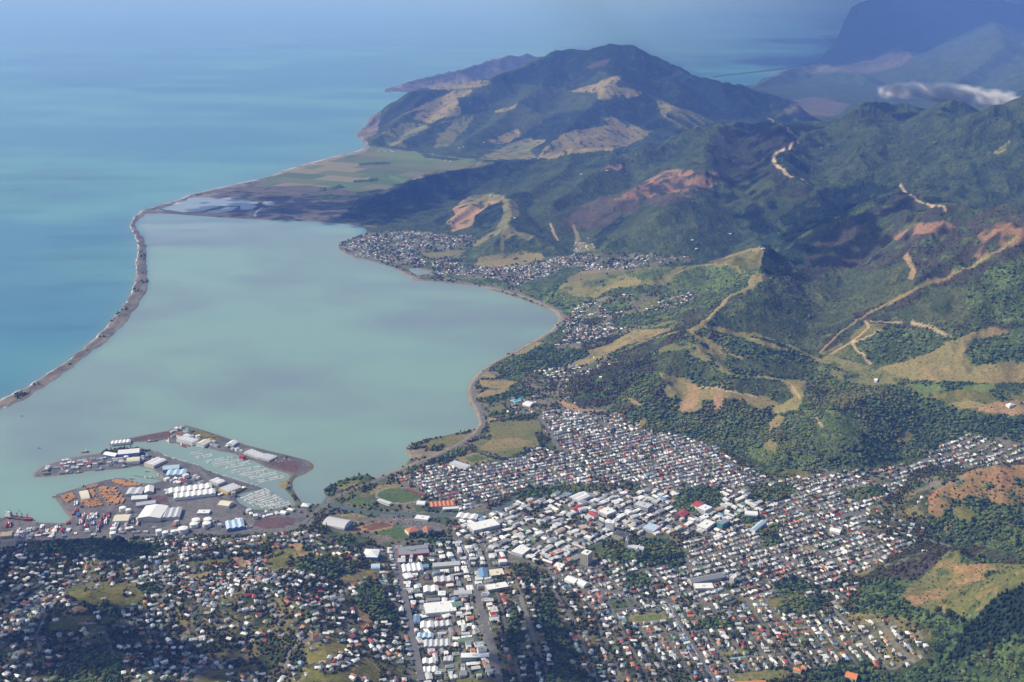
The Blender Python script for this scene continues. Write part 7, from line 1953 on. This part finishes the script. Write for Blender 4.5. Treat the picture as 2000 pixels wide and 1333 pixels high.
A3 = [(1307,1180),(1322,1215),(1345,1250),(1367,1287),(1395,1330)]
cars_along(A1, 34, 2.2, 'driving on the first long avenue'); cars_along(A1, 26, 8.2, 'parked along the kerb of the first long avenue')
cars_along(A2, 30, 2.0, 'driving on the second long avenue'); cars_along(A2, 30, 7.4, 'parked along the kerb of the second long avenue')
cars_along(A3, 16, 2.0, 'on the third straight road'); cars_along(A3, 8, 6.2, 'parked beside the third straight road')
cars_along([(620,998),(690,955),(735,939),(850,893),(932,847),(940,803),(923,755)], 22, 2.5, 'on the curving shore road')
for quad, nx, ny, where in [([(1183,1157),(1207,1163),(1207,1168),(1180,1163)], 10, 4, 'in rows on the car yard lot'), ([(1215,1158),(1240,1164),(1240,1172),(1213,1166)], 9, 4, 'in rows on the right car yard lot'),
                             ([(806,1182),(830,1181),(831,1203),(808,1205)], 6, 4, 'on the dark car park left of the white supermarket'), ([(760,1014),(800,1014),(840,1026),(800,1024)], 10, 3, 'on the stream-side car park'),
                             ([(533,898),(560,894),(573,900),(545,905)], 12, 4, 'parked among trailers at the marina end of the mole')]:
    c = np.array([place([p[0]], [p[1]])[:2] for p in quad])[:, :, 0]
    e = c[1] - c[0]
    for i in range(nx):
        for j in range(ny):
            if g.random() < .25:
                continue
            a, b = (i + .5) / nx, (j + .5) / ny
            p = (c[0] * (1 - a) + c[1] * a) * (1 - b) + (c[3] * (1 - a) + c[2] * a) * b
            put_car(p[0], p[1], math.atan2(e[1], e[0]) + math.pi / 2, where)

# the lit oval ground: masts and white boundary
for k, (u, v) in enumerate([(742,975),(772,985),(818,973),(790,958)]):
    x, y, z = pin(u, v)
    t = thing('floodlight_mast', ['left', 'nearest', 'right', 'farthest'][k] + ' floodlight mast round the oval sports ground', 'light mast', (x, y, z))
    Shape().tube(0, 0, .5, .25, 0, 34, 8).build('pole', M_steel, t)
    Shape().box(-2.6, 2.6, -.3, .3, 32, 36).build('lamp_panel', M_steel, t)

# roads that show as clear ribbons, with painted lines
def ribbon(name, line, half, lift, m, dash=None, parent=None):
    dense = []
    for p, q in zip(line[:-1], line[1:]):
        n = max(2, int(math.hypot(q[0] - p[0], q[1] - p[1]) / 5))
        dense += [(p[0] + (q[0] - p[0]) * k / n, p[1] + (q[1] - p[1]) * k / n) for k in range(n)]
    dense.append(line[-1])
    X, Y, Z = place([p[0] for p in dense], [p[1] for p in dense])
    P = np.stack([X, Y], 1)
    for _ in range(3):
        P[1:-1] = (P[:-2] + 2 * P[1:-1] + P[2:]) / 4
    T = np.gradient(P, axis=0)
    T /= np.maximum(np.hypot(T[:, 0], T[:, 1]), 1e-6)[:, None]
    Nn = np.stack([-T[:, 1], T[:, 0]], 1)
    A, B = P + Nn * half, P - Nn * half
    zz = np.maximum.reduce([ground(*P.T), ground(*A.T), ground(*B.T)]) + lift
    vs = [(*A[k], zz[k]) for k in range(len(P))] + [(*B[k], zz[k]) for k in range(len(P))]
    n = len(P)
    fs = [(k, n + k, n + k + 1, k + 1) for k in range(n - 1) if dash is None or k % dash == 0]
    return link(name, mesh_from(name, vs, fs, m), m, parent, kind='structure')
M_asphalt = weathered('worn_asphalt', (0.135, 0.130, 0.128), .9, .25, .05)
M_paint = mat('road_paint', (0.62, 0.62, 0.60), .7)
for line, w in ((A1, 8.5), (A2, 7.5), (A3, 6.0)):
    r_ = ribbon('road', line, w, .35, M_asphalt)
    ribbon('centre_line', line, .35, .38, M_paint, None, r_)
# the swimming pool and its water
def pool(label, quad):
    c = np.array([place([p[0]], [p[1]]) for p in quad])[:, :, 0]
    m = c.mean(0)
    t = thing('swimming_pool', label, 'pool', tuple(m))
    ring = [(p[0] - m[0], p[1] - m[1]) for p in c]
    Shape().prism([(a * 1.25, b * 1.4) for a, b in ring], -.5, .5).build('paved_edge', M_concrete, t)
    Shape().prism(ring, .3, .55).build('pool_water', M_pool, t)
M_pool = mat('pool_water', (0.06, 0.42, 0.52), .1, 0, .5)
pool('large turquoise pool of the bathing complex near the shore fields', [(999,782),(1020,776),(1026,780),(1006,785)])
pool('small bright turquoise pool behind the bottom school', [(1427,1286),(1450,1283),(1454,1284.5),(1432,1287.5)])
# ------------------------------------------------------------------ clouds above the picture, which shade parts of the land
def cloud_mat(share):
    m = bpy.data.materials.new('thin_cloud')
    m.use_nodes = True
    nn, ll = m.node_tree.nodes, m.node_tree.links
    nn.clear()
    out, mix = nn.new('ShaderNodeOutputMaterial'), nn.new('ShaderNodeMixShader')
    tr, di = nn.new('ShaderNodeBsdfTransparent'), nn.new('ShaderNodeBsdfDiffuse')
    di.inputs['Color'].default_value = (.85, .86, .88, 1)
    mix.inputs[0].default_value = share
    ll.new(tr.outputs[0], mix.inputs[1]); ll.new(di.outputs[0], mix.inputs[2]); ll.new(mix.outputs[0], out.inputs['Surface'])
    return m
def cloud_field():
    gg = np.random.default_rng(5)
    V, F = [], []
    off = Vector((sun_vec.x, sun_vec.y, 0)) / sun_vec.z
    # (outline of the shade on the photograph, height of the cloud, size of the puffs, cover)
    SHADE = [
     ([(-250,1120),(-100,1052),(60,1052),(200,1066),(300,1084),(330,1105),(220,1120),(120,1128),(0,1180),(-200,1190)], 2300, 60, 2.2),
     ([(90,1290),(200,1262),(330,1275),(420,1305),(560,1322),(560,1400),(60,1400)], 2300, 50, 1.8),
     ([(985,1255),(1040,1225),(1100,1250),(1140,1300),(1230,1322),(1240,1400),(960,1400)], 2300, 55, 2.0),
     ([(-600,350),(-200,312),(100,318),(300,330),(420,345),(300,372),(100,400),(-300,480),(-600,560)], 2600, 240, 1.0),
     ([(150,430),(330,395),(560,365),(640,385),(560,420),(400,440),(330,480),(310,560),(230,560),(100,640),(-100,700),(-100,560)], 2600, 170, 1.0),
     ([(400,590),(470,575),(560,585),(620,600),(560,620),(460,625)], 2600, 130, .6),
     ([(-600,150),(100,140),(420,150),(640,135),(700,150),(400,172),(-100,178),(-600,190)], 3200, 700, .9),
     ([(-150,1185),(90,1150),(130,1190),(130,1240),(60,1333),(-150,1340)], 2300, 55, .8),
     ([(1480,240),(1600,235),(1760,240),(2050,270),(2060,395),(1850,380),(1750,345),(1620,420),(1500,520),(1440,470),(1520,350)], 2300, 95, .95),
     ([(1010,330),(1250,285),(1420,250),(1480,300),(1400,350),(1250,320),(1100,345)], 2300, 90, .5),
     ([(1070,90),(1250,88),(1400,155),(1560,205),(1400,245),(1290,225),(1250,165),(1180,130)], 2500, 99, .5),
     ([(650,388),(860,340),(1000,318),(1070,330),(900,395),(720,445),(560,430),(330,412),(480,372)], 2300, 95, .6),
     ([(1560,520),(1700,450),(1950,470),(2050,540),(1950,620),(1750,600),(1620,640)], 2300, 80, .35),
    ]
    def puff(V, F, x, y, z, rx, ry):
        n = len(V)
        for p in ICO_V:
            q = p * gg.uniform(.7, 1.3)
            V.append((x + q[0] * rx, y + q[1] * ry, z + q[2] * .3 * min(rx, ry)))
        F.extend(tuple(int(i) + n for i in f) for f in ICO_F)
    thick, thin = ([], []), ([], [])
    for poly, hc, size, cover, (V, F), long in [(*q, thick if q[2] < 100 else thin, 1.0 if q[2] < 100 else 2.6) for q in SHADE]:
        X, Y = at_height([p[0] for p in poly], [p[1] for p in poly], 10.0)
        wp = list(zip(X, Y))
        area = (X.max() - X.min()) * (Y.max() - Y.min())
        m = int(min(2600, area / (size * size) * (2.6 if size < 70 else 1.7) * cover / long))
        x, y = gg.uniform(X.min(), X.max(), m), gg.uniform(Y.min(), Y.max(), m)
        d = sdist(x, y, wp)
        keep = gg.random(m) < np.clip(.35 + d / (size * 3), 0, 1)
        for a, b, e in zip(x[keep], y[keep], d[keep]):
            if e > -size * .8:
                r = size * gg.uniform(.45, 1.0) * min(1.2, .5 + max(e, 0) / (size * 4))
                puff(V, F, a + off.x * hc, b + off.y * hc, hc + gg.uniform(0, size), r * long, r)
    # the grey deck far out over the mountains
    V, F = thin
    for k in range(1500):
        y = math.exp(gg.uniform(math.log(23000), math.log(260000)))
        x = (.08 + .62 * math.sqrt(gg.random())) * y + 500
        if x < (21000 - y) * .9 + 2500:
            continue
        hc = gg.uniform(3000, 3600)
        puff(V, F, x + off.x * hc, y + off.y * hc, hc, gg.uniform(.5, 1.2) * (700 + y * .09), gg.uniform(.5, 1.2) * (500 + y * .06))
    for (V, F), share, nm in ((thick, .62, 'clouds'), (thin, .045, 'thin_clouds')):
        o = link(nm, mesh_from(nm, V, F, cloud_mat(share)), None, kind='stuff')
        o['label'] = 'broken white clouds high above the bay and mountains'
cloud_field()

def ridge_cloud():
    """The white bank lying on the far right-hand ridge."""
    gg = np.random.default_rng(8)
    V, F = [], []
    def puff(u, v, r, dist):
        dx, dy, dz = (float(q) for q in rays(u, v))
        t = dist / math.hypot(dx, dy)
        n = len(V)
        c = (dx * t, dy * t, CAM_H + dz * t)
        for p in ICO_V:
            q = p * r * gg.uniform(.8, 1.2)
            V.append((c[0] + q[0] * 1.5, c[1] + q[1], c[2] + q[2] * .62))
        F.extend(tuple(int(i) + n for i in f) for f in ICO_F)
    spine = [(1722,194,55),(1752,188,80),(1785,184,95),(1820,192,100),(1850,190,115),(1885,196,110),(1915,205,110),(1950,206,100),(1985,214,90),(2020,216,90)]
    for (u0, v0, r0), (u1, v1, r1) in zip(spine[:-1], spine[1:]):
        for k in range(7):
            t = gg.random()
            puff(u0 + (u1 - u0) * t, v0 + (v1 - v0) * t + gg.uniform(-18, -2), (r0 + (r1 - r0) * t) * gg.uniform(.6, 1.0) * 1.15, 10700 + gg.uniform(-250, 250))
    def vapour(name, dens, lo):
        m = bpy.data.materials.new(name)
        m.use_nodes = True
        nn, ll = m.node_tree.nodes, m.node_tree.links
        nn.clear()
        out, vo = nn.new('ShaderNodeOutputMaterial'), nn.new('ShaderNodeVolumePrincipled')
        vo.inputs['Color'].default_value = (.99, .99, .99, 1)
        vo.inputs['Anisotropy'].default_value = 0.0
        geo, no = nn.new('ShaderNodeNewGeometry'), nn.new('ShaderNodeTexNoise')
        no.inputs['Scale'].default_value = .010; no.inputs['Detail'].default_value = 6
        ll.new(geo.outputs['Position'], no.inputs['Vector'])
        mr = nn.new('ShaderNodeMapRange'); mr.inputs['From Min'].default_value = lo; mr.inputs['From Max'].default_value = lo + .25
        mr.inputs['To Max'].default_value = dens
        ll.new(no.outputs['Fac'], mr.inputs['Value'])
        ll.new(mr.outputs['Result'], vo.inputs['Density'])
        ll.new(vo.outputs['Volume'], out.inputs['Volume'])
        return m
    co = np.array(V)
    mids = np.repeat(co.reshape(-1, 12, 3).mean(1), 12, 0)
    root = None
    for name, scale, dens, lo in (('ridge_cloud', 1.25, .006, .41), ('inner_billow', .95, .016, .39), ('cloud_core', .68, .040, .34)):
        me = mesh_from(name, mids + (co - mids) * scale, F)
        o = link(name, me, vapour(name + '_vapour', dens, lo), root)
        if root is None:
            root = o
            o['label'], o['category'] = 'long low white cloud lying along the far right ridge', 'cloud'
        rm = o.modifiers.new('merge', 'REMESH'); rm.mode = 'VOXEL'; rm.voxel_size = 16
        sm = o.modifiers.new('soften', 'SMOOTH'); sm.iterations = 10; sm.factor = .6
ridge_cloud()
# ------------------------------------------------------------------ the air
def haze():
    me = bpy.data.meshes.new('haze')
    x, y0, y1, z0, z1 = 420000.0, -60000.0, 420000.0, -9.0, 1780.0
    vs = [(-x, y0, z0), (x, y0, z0), (x, y1, z0), (-x, y1, z0), (-x, y0, z1), (x, y0, z1), (x, y1, z1), (-x, y1, z1)]
    me.from_pydata(vs, [], [(0, 3, 2, 1), (4, 5, 6, 7), (0, 1, 5, 4), (1, 2, 6, 5), (2, 3, 7, 6), (3, 0, 4, 7)])
    m = bpy.data.materials.new('haze')
    m.use_nodes = True
    m.node_tree.nodes.clear()
    out = m.node_tree.nodes.new('ShaderNodeOutputMaterial')
    v = m.node_tree.nodes.new('ShaderNodeVolumePrincipled')
    v.inputs['Color'].default_value = (0.17, 0.335, 1.0, 1)
    v.inputs['Absorption Color'].default_value = (0.62, 0.57, 1.0, 1)
    v.inputs['Density'].default_value = 1 / 24000.0
    v.inputs['Anisotropy'].default_value = 0.0
    m.node_tree.links.new(v.outputs['Volume'], out.inputs['Volume'])
    o = link('haze', me, m, kind='stuff')
    return o
haze()
